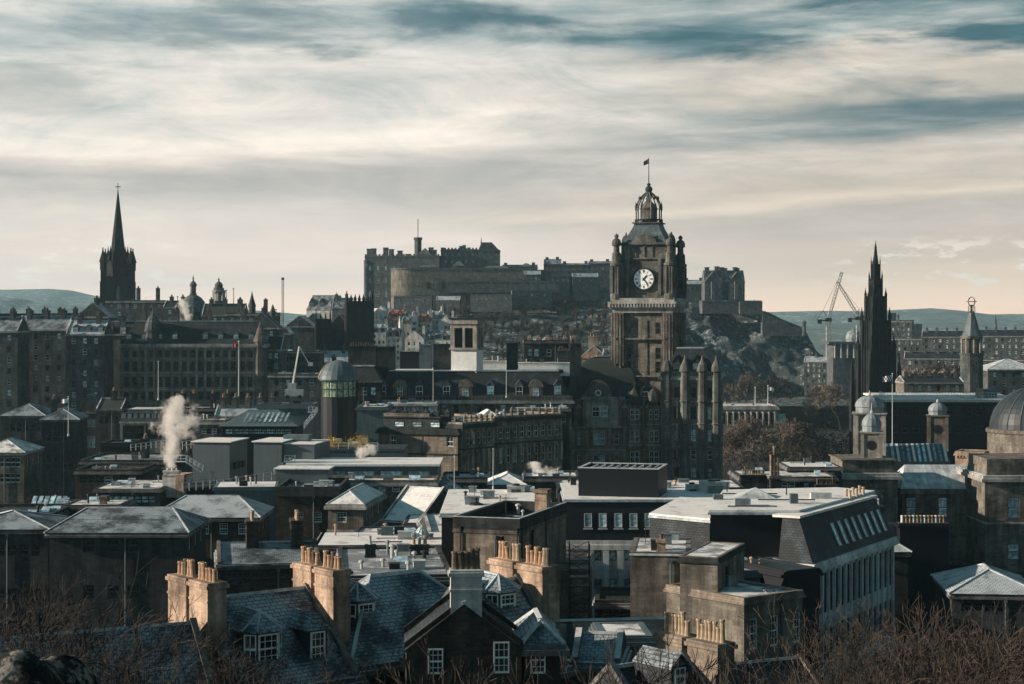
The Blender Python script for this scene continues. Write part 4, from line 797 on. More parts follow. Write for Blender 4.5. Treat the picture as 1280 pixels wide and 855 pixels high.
# upper storey proud with pale balcony
b = MB(); b.box(B.u(727), B.u(776), -.8, .2, B.h(534), B.h(498)); b.box(B.u(724), B.u(779), -1.3, .2, B.h(534.5), B.h(532.5)); b.box(B.u(722), B.u(781), -1.1, .2, B.h(499), B.h(496)); b.build('gable_bay', 'stonepale', B.root)
for px in (740, 750): window(B.root, (B.u(px), -.95, B.h(521)), 0, 1.9, 3.0, 'sash2')
b = MB(); c = B.u(747.5); r = 17*.21; P = [(c-r*1.4, B.h(498))]+[(c-r*cos(a*pi/12), B.h(496)+r*1.25*sin(a*pi/12)) for a in range(13)]+[(c+r*1.4, B.h(498))]
b.mesh([(x, -.7, z) for x, z in P]+[(x, 1.5, z) for x, z in P], [tuple(range(15))]+[(i, i+15, (i+1) % 15+15, (i+1) % 15) for i in range(15)]); b.build('pediment', 'stone', B.root)
b = MB(); R0 = .85
for k in range(16): a = 2*pi*k/16; a2 = 2*pi*(k+1)/16; b.mesh([(c+q*cos(w), -.85, B.h(491)+q*sin(w)) for w in (a, a2) for q in (R0*.65, R0)], [(0, 1, 3, 2)])
b.build('roundel', 'white', B.root)
B.mansard(9, 5, 'slatedark', 'snowpatch', rim='stone')
for px in (706, 790, 806): B.dormer(B.u(px), .7, 2.2, 2.8, B.H+.5, 4, 'sash2', 'stone', 'slatedark', rh=1.4)
b = MB(); r = 34*.21; cx, cy = B.u(757), 9; z0 = B.h(478)
b.prism([(cx-r*1.15, cy-r), (cx+r*1.15, cy-r), (cx+r*1.15, cy+r), (cx-r*1.15, cy+r)], B.H, z0)
n = 6; prev = None
for k in range(n+1):
    a = pi/2*k/n; q = cos(a)*.93+.07; P = [(cx-r*1.1*q, cy-r*.95*q), (cx+r*1.1*q, cy-r*.95*q), (cx+r*1.1*q, cy+r*.95*q), (cx-r*1.1*q, cy+r*.95*q)]; z = z0+sin(a)*(B.h(446)-z0)
    if prev: b.prism(prev[0], prev[1], z, P, cap=(k == n))
    prev = (P, z)
b.build('square_dome', 'slategreen', B.root); b = MB(); b.box(cx-2, cx+2, cy-2, cy+2, B.h(447), B.h(445)); pinnacle(b, cx, cy, B.h(446), .35, 2.2); b.build('finial', 'leadfrostlit', B.root)
for px, a, d in ((720, 432, 505), (705, 440, 505)): B.chimney(B.u(px), 7, 3.2, 2.2, B.H, B.h(a), 8, 'soot', 'potdark', .9)
for i, px in enumerate((701, 718, 729, 775, 786, 804, 816, 829)): b = MB(); b.lathe([(.55, B.h(534)), (.55, B.h(508)), (.8, B.h(507)), (.75, B.h(503)), (.25, B.h(497)), (.4, B.h(496.5)), (.05, B.h(492))], B.u(px), -.7, 0, 8); b.build('turret', 'stone', B.root)
b = MB()
for i in range(60): u = B.L*i/59; b.box(u-.14, u+.14, -.75, -.55, B.H+.05, B.H+1)
b.box(-.8, B.L+.8, -.85, -.5, B.H+1, B.H+1.22); b.build('balustrade', 'stonepale', B.root)
# east range seen in steep perspective, right of the tower
B = Bld('hotel', 'right hand range of the clock hotel with bay windows seen at an angle', 'hotel', 826, 897, 452, 470, 40, 36, -9)
rows = [(484, 497), (508, 524), (536, 552), (562, 574), (584, 596)]
B.walls('stonewarm', dict(n=6, w=1.35, rows=rows, style='rand'), dict(n=8, w=1.3, rows=rows, style='rand'), bands=(502, 530, 558), corn=.8, cornh=1)
B.mansard(7, 4, 'slatedark', 'slate')
for u in (1.6, 6.2, 10.6, 14.2): 
    b = MB(); b.lathe([(1.25, 0), (1.25, B.H+1), (1.6, B.H+1.2), (1.5, B.H+1.8), (1.1, B.H+3), (.4, B.H+4.2), (.1, B.H+5.4)], u, -.2, 0, 8, ph=pi/8); [b.lathe([(1.42, 0), (1.5, .15), (1.42, .4)], u, -.2, B.h(p), 8, ph=pi/8) for p in (502, 530, 556, 578)]; b.build('bay_turret', 'towerstone', B.root)
for k in range(5):
    for j in range(3): b = MB(); u = 1.2+k*3; b.box(u-.25, u+.25, -.55, 0, B.h(rows[j+1][1])+0.2, B.h(rows[j][1])-.9); b.build('pilaster', 'stonepale', B.root)
B.dormer(4, .8, 2, 3, B.H+.4, 4, 'pale', 'stone', 'slatedark', rh=2); B.dormer(9, .8, 2, 3, B.H+.4, 4, 'pale', 'stone', 'slatedark', rh=2)
b = MB()
for i in range(30): u = B.L*i/29; b.box(u-.13, u+.13, -.75, -.55, B.H+.05, B.H+1)
b.box(-.8, B.L+.8, -.85, -.5, B.H+1, B.H+1.22); b.build('balustrade', 'stonepale', B.root)
# ---- clock tower
Y = 472; s = Y/F; TR = R(-16); base = 40
T = empty('clock_tower', 'tall square stone clock tower with white dials, crown lantern and flag', 'clock tower', (X(811, Y), Y, base), TR)
zt = lambda py: Z(py, Y)-base
w = 7.1; b = MB(); b.box(-w, w, -w, w, 0, zt(390))
for sx in (-1, 1):
    for sy in (-1, 1):
        b.cbox(sx*w*.93, sy*w*.93, 2.9, 2.9, 0, zt(391))
        for q in (-.7, .7): b.tube((sx*w*.93+q, sy*(w+1.6)*.98, zt(470)), (sx*w*.93+q, sy*(w+1.6)*.98, zt(391)), .22, n=6); b.tube((sx*(w+1.6)*.98, sy*w*.93+q, zt(470)), (sx*(w+1.6)*.98, sy*w*.93+q, zt(391)), .22, n=6)
for sx in (-1, 1): b.box(-w*.16, w*.16, sx*w-.22, sx*w+.22, 0, zt(400)); b.box(sx*w-.22, sx*w+.22, -w*.16, w*.16, 0, zt(400))
for py in (470, 424): b.box(-w-1.2, w+1.2, -w-1.2, w+1.2, zt(py), zt(py)+.35)
b.build('shaft', 'stone', T)
for a in range(4):
    c_, s_ = cos(a*pi/2), sin(a*pi/2)
    for u in (-4.6, 3.2):
        for z in (zt(417), zt(448), zt(465)): 
            p = Vector((u*c_+(w+.06)*s_, u*s_-(w+.06)*c_, z)); window(T, p, a*pi/2, 1.3, 3.0, 'dark')
b = MB(); b.box(-w-1.0, w+1.0, -w-1.0, w+1.0, zt(391), zt(386)); b.box(-w-1.7, w+1.7, -w-1.7, w+1.7, zt(386), zt(380)); b.box(-w-2.1, w+2.1, -w-2.1, w+2.1, zt(380), zt(377.5)); b.box(-w-1.5, w+1.5, -w-1.5, w+1.5, zt(377.5), zt(373))
for i in range(22):
    u = -w-1.6+i*(2*w+3.2)/21
    for a in range(4): c_, s_ = cos(a*pi/2), sin(a*pi/2); b.cbox(u*c_+(w+1.9)*s_, u*s_-(w+1.9)*c_, .4, .5, zt(384.5), zt(380), a*pi/2)
b.build('cornice', 'trim', T)
b = MB(); w2 = 6.2; b.box(-w2, w2, -w2, w2, zt(374), zt(306))
b.box(-w2-.5, w2+.5, -w2-.5, w2+.5, zt(325), zt(323.5)); b.box(-w2-.7, w2+.7, -w2-.7, w2+.7, zt(307), zt(304.5)); b.box(-w2-.35, w2+.35, -w2-.35, w2+.35, zt(374), zt(369))
for a in range(4):
    c_, s_ = cos(a*pi/2), sin(a*pi/2); q = lambda u, d, z: (u*c_+d*s_, u*s_-d*c_, z)
    for u in (-4.3, 4.3): b.cbox(*q(u, w2+.25, 0)[:2], .8, .7, zt(369), zt(325), a*pi/2)
    for u in (-2.2, 0, 2.2): b.cbox(*q(u, w2+.1, 0)[:2], .35, .3, zt(322), zt(308), a*pi/2)
    P = [(-3.4, zt(305)), (3.4, zt(305)), (3.2, zt(300)), (1.6, zt(296)), (0, zt(294)), (-1.6, zt(296)), (-3.2, zt(300))]
    b.mesh([q(u, w2+.5, z) for u, z in P]+[q(u, w2-.8, z) for u, z in P], [tuple(range(7)), tuple(range(7, 14))[::-1]]+[(i, 7+i, 7+(i+1) % 7, (i+1) % 7) for i in range(7)]); b.tube(q(0, w2, zt(294)), q(0, w2, zt(290)), .35, .1)
b.build('clock_stage', 'towerstone', T)
for a in range(4):                                       # dials
    c_, s_ = cos(a*pi/2), sin(a*pi/2); d0 = w2+.52; zc = zt(349.5); q = lambda u, v, d=0: (u*c_+(d0+d)*s_, u*s_-(d0+d)*c_, zc+v)
    rr_ = 2.7; b = MB(); n = 40
    P = [(rr_*cos(2*pi*k/n), rr_*sin(2*pi*k/n)) for k in range(n)]; b.mesh([q(u, v) for u, v in P]+[q(u, v, -.6) for u, v in P], [tuple(range(n))]+[(i, n+i, n+(i+1) % n, (i+1) % n) for i in range(n)])
    f = b.build('clock_face', 'clockwhite', T)
    b = MB()
    for k in range(n):
        A = 2*pi*k/n; A2 = 2*pi*(k+1)/n; b.mesh([q(x*cos(t), x*sin(t), dd) for t in (A, A2) for x, dd in ((rr_*.98, .12), (rr_*1.13, .12), (rr_*1.13, -.5))], [(0, 1, 4, 3), (1, 2, 5, 4)])
        if k % 2 == 0: b.mesh([q(x*cos(t), x*sin(t), .03) for t in (A, A2) for x in (rr_*.55, rr_*.58)], [(0, 1, 3, 2)])
    b.build('rim', 'iron', f); b = MB(); NUM = ['XII', 'I', 'II', 'III', 'IIII', 'V', 'VI', 'VII', 'VIII', 'IX', 'X', 'XI']
    for k in range(12):
        A = pi/2-2*pi*k/12; er = Vector((cos(A), sin(A))); et = Vector((sin(A), -cos(A))); wds = {'I': .16, 'V': .3, 'X': .3}; tot = sum(wds[c] for c in NUM[k]); off = -tot/2
        def seg(u0, r0_, u1, r1_, th=.05):
            p0 = er*r0_+et*u0; p1 = er*r1_+et*u1; nn = et*th; b.mesh([q(*(p0-nn), .04), q(*(p0+nn), .04), q(*(p1+nn), .04), q(*(p1-nn), .04)], [(0, 1, 2, 3)])
        for ch in NUM[k]:
            m_ = off+wds[ch]/2
            if ch == 'I': seg(m_, 1.72, m_, 2.42)
            elif ch == 'V': seg(m_-.12, 2.42, m_, 1.72); seg(m_+.12, 2.42, m_, 1.72, .05)
            else: seg(m_-.12, 2.42, m_+.12, 1.72); seg(m_+.12, 2.42, m_-.12, 1.72, .05)
            off += wds[ch]
    b.build('numerals', 'black', f)
    for L_, ang, th in ((1.5, R(90-41), .17), (2.25, R(90-144), .12)):        # about 13:24
        b = MB(); D2 = Vector((cos(ang), sin(ang))); N2 = Vector((-D2.y, D2.x)); P = [D2*-.5-N2*th, D2*-.5+N2*th, D2*L_*.7+N2*th*1.1, D2*L_, D2*L_*.7-N2*th*1.1]
        b.mesh([q(*p, .10) for p in P], [(4, 3, 2, 1, 0)]); b.build('clock_hand', 'black', f)
for sx in (-1, 1):
    for sy in (-1, 1):
        b = MB(); x, y = sx*(w2+1.05), sy*(w2+1.05)
        b.lathe([(1.7, zt(374)), (1.7, zt(368)), (1.35, zt(367)), (1.35, zt(334)), (1.75, zt(333)), (1.75, zt(330)), (1.35, zt(329)), (1.25, zt(318)), (.85, zt(316)), (.8, zt(309)), (1.25, zt(308)), (1.3, zt(305)), (1.05, zt(301)), (.45, zt(299)), (.4, zt(298)), (.65, zt(297)), (.55, zt(295)), (.1, zt(293))], x, y, 0, 12)
        for k in range(6): a = k*pi/3; b.tube((x+1.55*cos(a), y+1.55*sin(a), zt(367)), (x+1.55*cos(a), y+1.55*sin(a), zt(334)), .2, n=5)
        b.build('corner_turret', 'towerstone', T)
b = MB(); n = 7; pr = None
for k in range(n+1):
    t_ = k/n; q = 6.2*(1-t_)**1.35+3.3*(1-(1-t_)**1.35); P = [(-q, -q), (q, -q), (q, q), (-q, q)]; z = zt(305)+(zt(280)-zt(305))*t_
    if pr: b.prism(pr[0], pr[1], z, P, cap=(k == n))
    pr = (P, z)
b.build('roof', 'copper', T)
b = MB(); b.box(-3.8, 3.8, -3.8, 3.8, zt(280), zt(278.5)); b.lathe([(2.3, zt(278.5)), (2.3, zt(262)), (2.6, zt(261.5)), (1.7, zt(256)), (.7, zt(251)), (.5, zt(246)), (.9, zt(245)), (.8, zt(243))], 0, 0, 0, 8, ph=pi/8); b.build('lantern', 'towerstone', T)
for k in range(8):
    a = k*pi/4+pi/8; b = MB(); pts = [(3.4, 278), (3.4, 266), (3.5, 262), (3.15, 255), (2.4, 248), (1.3, 243), (.5, 240)]
    b.path([(r_*cos(a), r_*sin(a), zt(p)) for r_, p in pts], .2, 5); pinnacle(b, 3.5*cos(a), 3.5*sin(a), zt(263), .28, 2.4, 5); b.lathe([(.3, 0), (.42, .3), (.1, .8)], 2.5*cos(a), 2.5*sin(a), zt(249), 5); b.build('crown_rib', 'towerstone', T)
b = MB()
for k in range(24): a = k*pi/12; b.tube((3.7*cos(a), 3.7*sin(a), zt(278.5)), (3.7*cos(a), 3.7*sin(a), zt(275)), .08)
b.lathe([(3.65, zt(275)), (3.8, zt(275)), (3.8, zt(274.4)), (3.65, zt(274.4))], n=16); b.lathe([(.5, zt(241)), (.9, zt(239)), (1.05, zt(236)), (.7, zt(233.5)), (.3, zt(232)), (.6, zt(231)), (.3, zt(229))], n=10); b.build('crown_orb', 'soot', T)
b = MB(); b.tube((0, 0, zt(230)), (0, 0, zt(196.5)), .14, .07, 6); fp = b.build('flagpole', 'iron', T)
b = MB(); b.mesh([(-x_, .12*sin(x_*3), zt(204.5)+z_-x_*.35) for x_ in (0, .5, 1, 1.4) for z_ in (0, 1.4-.25*x_)], [(0, 1, 3, 2), (2, 3, 5, 4), (4, 5, 7, 6)]); b.build('flag', 'slatedark', fp)
# ================= right background
Y = 760
T = empty('monument', 'tall black gothic spire monument with stepped pinnacles left of the striped skylights', 'monument', (X(1094.5, Y), Y, 38), R(20)); s = Y/F; zt = lambda py: Z(py, Y)-38
def stage(b, w_, p0, p1, but=.25, arch=True):
    b.prism([(-w_, -w_), (w_, -w_), (w_, w_), (-w_, w_)], zt(p0), zt(p1))
    for sx in (-1, 1):
        for sy in (-1, 1): b.cbox(sx*w_, sy*w_, w_*but*2, w_*but*2, zt(p0), zt(p1+1)); pinnacle(b, sx*w_*1.1, sy*w_*1.1, zt(p1+4), w_*but*.8, (20 if p0 > 400 else 14)*s, 5)
    for k in (-.4, 0, .4): b.cbox(k*w_, -w_, w_*.1, w_*.25, zt(p0), zt(p1), 0); b.cbox(-w_, k*w_, w_*.25, w_*.1, zt(p0), zt(p1), 0); pinnacle(b, k*w_, -w_*1.08, zt(p1), w_*.09, 5*s, 4); pinnacle(b, -w_*1.08, k*w_, zt(p1), w_*.09, 5*s, 4)
for nm, ww, a, c in (('lower_stage', 14.6, 520, 436), ('middle_stage', 11.2, 436, 400), ('upper_stage', 8.2, 400, 370), ('gallery_stage', 5.2, 370, 348), ('lantern_stage', 3.6, 348, 330)): b = MB(); stage(b, ww*s, a, c); b.build(nm, 'monument', T)
b = MB(); b.lathe([(4.2*s, zt(362)), (8*s, zt(356)), (8.6*s, zt(354)), (8.6*s, zt(351)), (5*s, zt(350))], n=8); b.lathe([(3.6*s, zt(332)), (4.0*s, zt(331)), (2.2*s, zt(318)), (1.4*s, zt(310)), (1.6*s, zt(309.5)), (.6*s, zt(305)), (.05, zt(300))], n=8); b.build('spire', 'monument', T)
for sx in (-1, 1):
    for sy in (-1, 1): b = MB(); x, y = sx*21*s, sy*21*s; b.cbox(x, y, 5.4*s, 5.4*s, 0, zt(480)); pinnacle(b, x, y, zt(480), 2.4*s, 38*s, 6); b.tube((x, y, zt(485)), (sx*12*s, sy*12*s, zt(455)), 1.2*s); b.build('flying_buttress', 'monument', T)
b = MB(); gothic_windows(b, (-14.6*s, -14.6*s-.2), 0, 29.2*s, [(zt(500), zt(455))], 1, 5); b.build('arch_opening', 'black', T)
def lattice(b, p, q, w_, r=.12, n=None):
    p = Vector(p); q = Vector(q); d = (q-p).normalized(); u = d.cross(Vector((0, 1, 0)))
    if u.length < .1: u = Vector((1, 0, 0))
    u = u.normalized()*w_/2; v = d.cross(u).normalized()*w_/2; n = n or int((q-p).length/(w_*1.2)); cs = [u+v, u-v, -u-v, -u+v]
    for c_ in cs: b.tube(p+c_, q+c_, r, r, 3)
    for i in range(n):
        a = p.lerp(q, i/n); c = p.lerp(q, (i+1)/n)
        for k in range(4): b.tube(a+cs[k], c+cs[(k+1) % 4], r*.6, r*.6, 3)
def crane(px, Y, py_cab, py_top_base, jib, label, back, sc=1):
    e = empty('tower_crane', label, 'crane', (X(px, Y), Y, 40)); z0 = Z(py_cab, Y)-40; b = MB(); lattice(b, (0, 0, 0), (0, 0, z0), 2.6*sc, .22); b.build('mast', 'offwhite', e)
    b = MB(); b.box(-2*sc, 2*sc, -1.4*sc, 1.4*sc, z0, z0+2.4*sc); b.box(-6*sc, -2*sc, -1.2*sc, 1.2*sc, z0+.3, z0+1.2*sc); b.build('cab', 'iron', e)
    q = (X(jib[0], Y)-X(px, Y), 0, Z(jib[1], Y)-40); b = MB(); lattice(b, (0, 0, z0+2), q, 1.7*sc, .2); b.build('jib', 'offwhite', e)
    q2 = (X(back[0], Y)-X(px, Y), 0, Z(back[1], Y)-40); b = MB(); b.tube((0, 0, z0+2), q2, .25); b.tube(q2, (q2[0]-4*sc, 0, z0+1), .15); b.box(-7*sc, -4.5*sc, -1, 1, z0-1.4*sc, z0+1.5*sc); b.tube(q2, q, .1); b.build('counter_frame', 'iron', e)
    return e
crane(1035.5, 1150, 402, 0, (1052, 340), 'pale tower crane with raised jib left of the black monument', (1029, 388))
crane(1073, 1080, 400, 0, (1046, 352), 'second tower crane with jib leaning left close to the monument', (1074, 386), .9)
b = MB()
e = empty('domed_hall', 'grand pale domed hall behind the cranes left of the monument', 'hall', (X(1062, 1120), 1120, 40)); s = 1120/F; zt = lambda py: Z(py, 1120)-40
b.box(-12, 22, -8, 14, 0, zt(428)); b.box(-15, 24, -10, 16, zt(430), zt(427)); b.build('wall', 'castle', e)
b = MB(); b.lathe([(4.8, zt(428)), (4.8, zt(424)), (5.2, zt(423.5)), (4.7, zt(418)), (3.3, zt(414)), (1.2, zt(412)), (.2, zt(410))], 3, 3, 0, 16); b.build('dome', 'leadmid', e)
b = MB()
for k in range(9): b.lathe([(.6, zt(447)), (.55, zt(430))], -11+k*4, -9, 0, 6)
b.build('column', 'cream', e)
# classical gallery with columns under & buildings to the right
rb = [(1005, 1090, 1150, 452, 'snow roofed low row under the two cranes', 'gable', 'slatefrost', 3), (1095, 1160, 1040, 424, 'dark long hall with snowy strip right of the monument top', 'flat', 'snow', 0), (1105, 1140, 1300, 402, 'pale distant office block with a chimney right of the monument', 'flat', 'snow', 1), (1152, 1215, 1000, 421, 'dark terrace with snowy ridge left of the orb turret', 'gable', 'slatedark', 5), (1215, 1300, 980, 420, 'dark far terrace with regular windows right of the orb turret', 'gable', 'slatedark', 7), (1130, 1215, 900, 448, 'dark street front with pale upper windows left of the orb turret', 'gable', 'slatedark', 5), (1228, 1300, 880, 450, 'low dark street front at the right picture edge', 'flat', 'slatefrost', 4)]
for a, c, Yq, py, lb, rf, rm, ch in rb: tenement(a, c, Yq, py, lb, 40, D=14, rot=-15, mat='sootfar', roof=rf, rmat=rm, ch=ch, rh=3.2, style='rand', w=1.5)
e = empty('office_block', 'square dark distant office tower just right of the monument', 'office block', (X(1113, 1500), 1500, 40)); b = MB(); b.box(0, 5, 0, 10, 0, Z(391, 1500)-40); b.build('chimney', 'castle', e); b = MB(); b.box(8, 20, 0, 12, 0, Z(400, 1500)-40); b.box(-6, 26, -4, 16, 0, Z(405, 1500)-40); b.build('wall', 'castle', e)
for k, (px, py) in enumerate(((1118, 408), (1124, 408), (1118, 414), (1124, 414))): window(e, (X(px, 1496)-X(1113, 1500), -4.15, Z(py+3, 1500)-40), 0, 3, 2, 'mid')
# orb turret
Y = 700; s = Y/F
e = dome_tower(1214.5, Y, 'turret', 'stone turret with bell shaped roof and open globe on top, right', 'turret', [
    ('shaft', 'sootfar', [(14, 520), (14, 444), (15, 443.5), (15, 441)], 8), ('arcade', 'stone', [(10, 441), (10, 424), (13.5, 423.5), (13.5, 420)], 8), ('roof', 'copper', [(12.5, 420), (10, 414), (7.5, 405), (5, 396), (3.6, 391)], 8), ('lantern', 'soot', [(3.2, 391), (3, 389), (1.4, 388.5), (1.4, 383), (3, 382.5), (3, 381)], 8)], 40)
b = MB()
for k in range(8): a = k*pi/4; b.lathe([(.45, Z(441, Y)-40), (.4, Z(424, Y)-40)], 12*s*cos(a), 12*s*sin(a), 0, 6); b.tube((4.4*s*cos(a), 4.4*s*sin(a), Z(391, Y)-40), (4*s*cos(a), 4*s*sin(a), Z(382, Y)-40), .14)
b.build('column', 'stonepale', e)
b = MB()
for k in range(3):
    t_ = [Vector((cos(q*pi/8), sin(q*pi/8), 0)) for q in range(17)]; m3 = Matrix.Rotation(pi/2, 3, 'X') if k else Matrix.Identity(3); m3 = Matrix.Rotation(k*pi/2+.5, 3, 'Z')@m3; b.path([Vector((0, 0, Z(377, Y)-40))+(m3@v)*5.6*s*(1 if k else 1.1) for v in t_], .16, 4)
b.build('globe', 'iron', e)
e = dome_tower(1244.5, 1050, 'church', 'slender distant church spire near the right edge', 'church', [('tower', 'castle', [(3.4, 470), (3.4, 421), (3.8, 420)], 4), ('spire', 'castle', [(3.6, 420), (1.6, 405), (.15, 393)], 8)], 40)
tenement(1235, 1300, 720, 462, 'dark block with broad frosted lead roof at the right edge', 40, D=20, roof='hip', rmat='leadfrostlit', rh=4, ch=0, mat='sootfar')
tenement(1130, 1205, 640, 478, 'low dark roofs with lit chimney ends behind the roof railing', 40, ch=6, mat='stone', rh=2, rmat='slatedark')
# dark modern store with white roof edge
B = Bld('store_building', 'dark modern store with thin white roof edge and railing behind the domes', 'store', 1108, 1275, 470, 500, 42, 34, -3)
B.walls('metaldark', dict(n=12, w=1.8, rows=[(508, 520), (531, 541)], style='dark'), corn=.5, cornh=.5, sills=False, trim='white'); b = MB(); b.box(-1.2, B.L+.8, -1.2, B.D, B.H+.05, B.H+.5); b.build('roof_edge', 'white', B.root); b = MB(); b.box(-.8, B.L+.4, -.8, B.D-.4, B.H+.5, B.H+.56); b.build('roof', 'snow', B.root)
railing(B.root, [(-.6, 8, B.H+.5), (-.6, -.6, B.H+.5), (B.L*.85, -.6, B.H+.5)], 1.5, .8, .05)
b = MB(); b.box(B.u(1224), B.u(1232), 2, 5, B.H+.5, B.H+3); b.build('plant_box', 'stonelit', B.root); b = MB(); b.box(B.u(1234), B.u(1250), 3, 6, B.H+.5, B.H+2.8); b.build('plant_box', 'metalmid', B.root)
flagpole(1115.5, 440, 468, 556, 'white flagpole with a red and white union flag before the dark store', ('white', 'redpaint', 'bluepaint'), .12, side=-1, fs=1.1)
b = MB()
# ================= register house and neighbours, right
B = Bld('archive_hall', 'dark classical stone building with three tall blind windows and frosted lead roof at right', 'public building', 1128, 1232, 320, 612, 40, 30, 0)
B.walls('stone', dict(cols=[(1133, 1145), (1173, 1184), (1212, 1224)], rows=[(622, 647), (676, 695)], style='mid'), bands=(656,), corn=.5, cornh=.8, trim='stone'); 
b = MB(); b.hip(-.2, B.L+.2, .4, 14, B.H+.1, B.h(585.5)-B.H, 2.2); b.build('roof', 'leadfrostlit', B.root)
P1 = Bld('pavilion', 'dark square corner pavilion with blind arch below the small domes', 'public building', 1050, 1122, 312, 592, 40, 22, 0); P1.walls('stone', None, None, None, corn=.7, cornh=1.0, bands=(654,)); b = MB(); b.box(.5, P1.L-.5, .5, 12, P1.H, P1.h(576)); b.box(.2, P1.L-.2, .2, 12.3, P1.h(576), P1.h(574.5)); b.build('attic', 'stone', P1.root); P1.flat('slatefrost', 0)
b = MB(); c = P1.L*.55; 
for k in range(12): a = pi*k/12; a2 = pi*(k+1)/12; b.mesh([(c+q*cos(t), -.12-d, P1.h(625)+q*sin(t)) for t in (a, a2) for q, d in ((1.6, 0), (2.1, .1))], [(0, 1, 3, 2)])
b.build('blind_arch', 'stonepale', P1.root)
P2 = Bld('pavilion', 'dark corner pavilion with arched window under the large ribbed dome', 'public building', 1231, 1330, 308, 595, 40, 22, 0); P2.walls('stone', dict(cols=[(1260, 1274)], rows=[(622, 648), (680, 700)], style='mid'), corn=.7, cornh=1.0, bands=(654,)); b = MB(); b.box(.5, P2.L-.5, .5, 14, P2.H, P2.h(574)); b.build('attic', 'stone', P2.root); P2.flat('slatefrost', 0)
def cupola(px, Y, sq, top, pts, label, clock=False, lit='stonepale'):
    e = empty('cupola', label, 'cupola', (X(px, Y), Y, Z(pts[0], Y)-1.2), R(-12)); s = Y/F; z = lambda py: Z(py, Y)-Z(pts[0], Y)+1.2; w_ = sq*s; b = MB()
    b.box(-w_, w_, -w_, w_, 0, z(pts[1])); b.box(-w_*1.2, w_*1.2, -w_*1.2, w_*1.2, z(pts[1]), z(pts[1])+.25)
    for sx in (-1, 1):
        for sy in (-1, 1): b.cbox(sx*w_*.93, sy*w_*.93, w_*.36, w_*.36, 0, z(pts[1]))
    b.box(-w_*1.1, w_*1.1, -w_*1.1, w_*1.1, 0, w_*.3); b.build('tower', lit, e)
    b = MB(); h = z(pts[2])-z(pts[1]); b.lathe([(w_*.95, z(pts[1])+.25), (w_*.95, z(pts[1])+h*.35)]+[(w_*cos(t*pi/14)*1.0+.05, z(pts[1])+h*.38+h*.62*sin(t*pi/14)) for t in range(8)], n=12); b.build('dome', 'leadmid', e)
    b = MB(); b.lathe([(.25, z(pts[2])), (.3, z(pts[2])+.3), (.12, z(pts[2])+.6), (.04, z(top))], n=6); b.build('finial', 'offwhite', e)
    if clock:
        for a in (0, pi/2, -pi/2):
            c_, s_ = cos(a), sin(a); b = MB(); b.mesh([(w_*.5*cos(k*pi/9)*c_+(w_+.05)*s_, w_*.5*cos(k*pi/9)*s_-(w_+.05)*c_, z((pts[0]*.45+pts[1]*.55))+w_*.5*sin(k*pi/9)) for k in range(18)], [tuple(range(18))]); b.build('round_opening', 'black', e)
    return e
cupola(1089.5, 318, 12, 503, (574, 541, 517), 'small domed clock cupola with spike finial on the corner pavilion', True)
cupola(1087, 345, 18, 488, (572, 517, 494), 'larger pale dome behind the small clock cupola', False)
cupola(1172, 360, 11.5, 499, (556, 520, 503), 'dark domed clock cupola before the modern store', True, 'stone')
e = empty('dome_drum', 'huge ribbed grey dome cut by the right picture edge', 'dome', (X(1295, 330), 330, Z(605, 330))); s = 330/F; z = lambda py: Z(py, 330)-Z(605, 330)
b = MB(); b.lathe([(59*s, 0), (59*s, z(541)), (61*s, z(540)), (61*s, z(536)), (57*s, z(535.5))], n=40); b.build('drum', 'stone', e)
b = MB(); b.lathe([(56*s*cos(t*pi/24), z(536)+(z(484)-z(536))*sin(t*pi/24)) for t in range(12)], n=40); b.build('dome', 'leaddark', e)
for k in range(20): a = k*pi/10; b = MB(); b.path([(56.3*s*cos(t*pi/24)*cos(a), 56.3*s*cos(t*pi/24)*sin(a), z(536)+(z(484)-z(536))*sin(t*pi/24)) for t in range(12)], .1, 4); b.build('rib', 'metalmid', e)
# striped skylights
e = empty('glass_roof', 'sloping glazed roof with bright frosted stripes between the domes', 'skylight', (X(1102, 345), 345, Z(577, 345))); s = 345/F; W_ = 86*s
b = MB(); b.mesh([(0, 0, 0), (W_, 0, 0), (W_, 5, 3.2), (0, 5, 3.2), (0, 0, -2), (W_, 0, -2), (W_, 5, -2), (0, 5, -2)], [(0, 1, 2, 3), (4, 5, 1, 0), (5, 6, 2, 1), (7, 4, 0, 3)]); b.build('frame', 'metalblue', e)
for k in range(13): b = MB(); u = W_*k/13; b.mesh([(u+.1, -.02, .05), (u+.62, -.02, .05), (u+.62+.5, 4.9, 3.2), (u+.1+.5, 4.9, 3.2)], [(0, 1, 2, 3)]); b.build('glass_strip', 'skylight' if k % 3 else 'white', e)
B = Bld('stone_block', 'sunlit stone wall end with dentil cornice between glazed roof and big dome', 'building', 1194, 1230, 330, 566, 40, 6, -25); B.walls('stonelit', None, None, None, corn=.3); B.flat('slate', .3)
b = MB()
for k in range(9): b.box(B.L*(k+.3)/9, B.L*(k+.7)/9, -.3, 0, B.h(572), B.h(569))
b.build('dentils', 'stonelit', B.root)
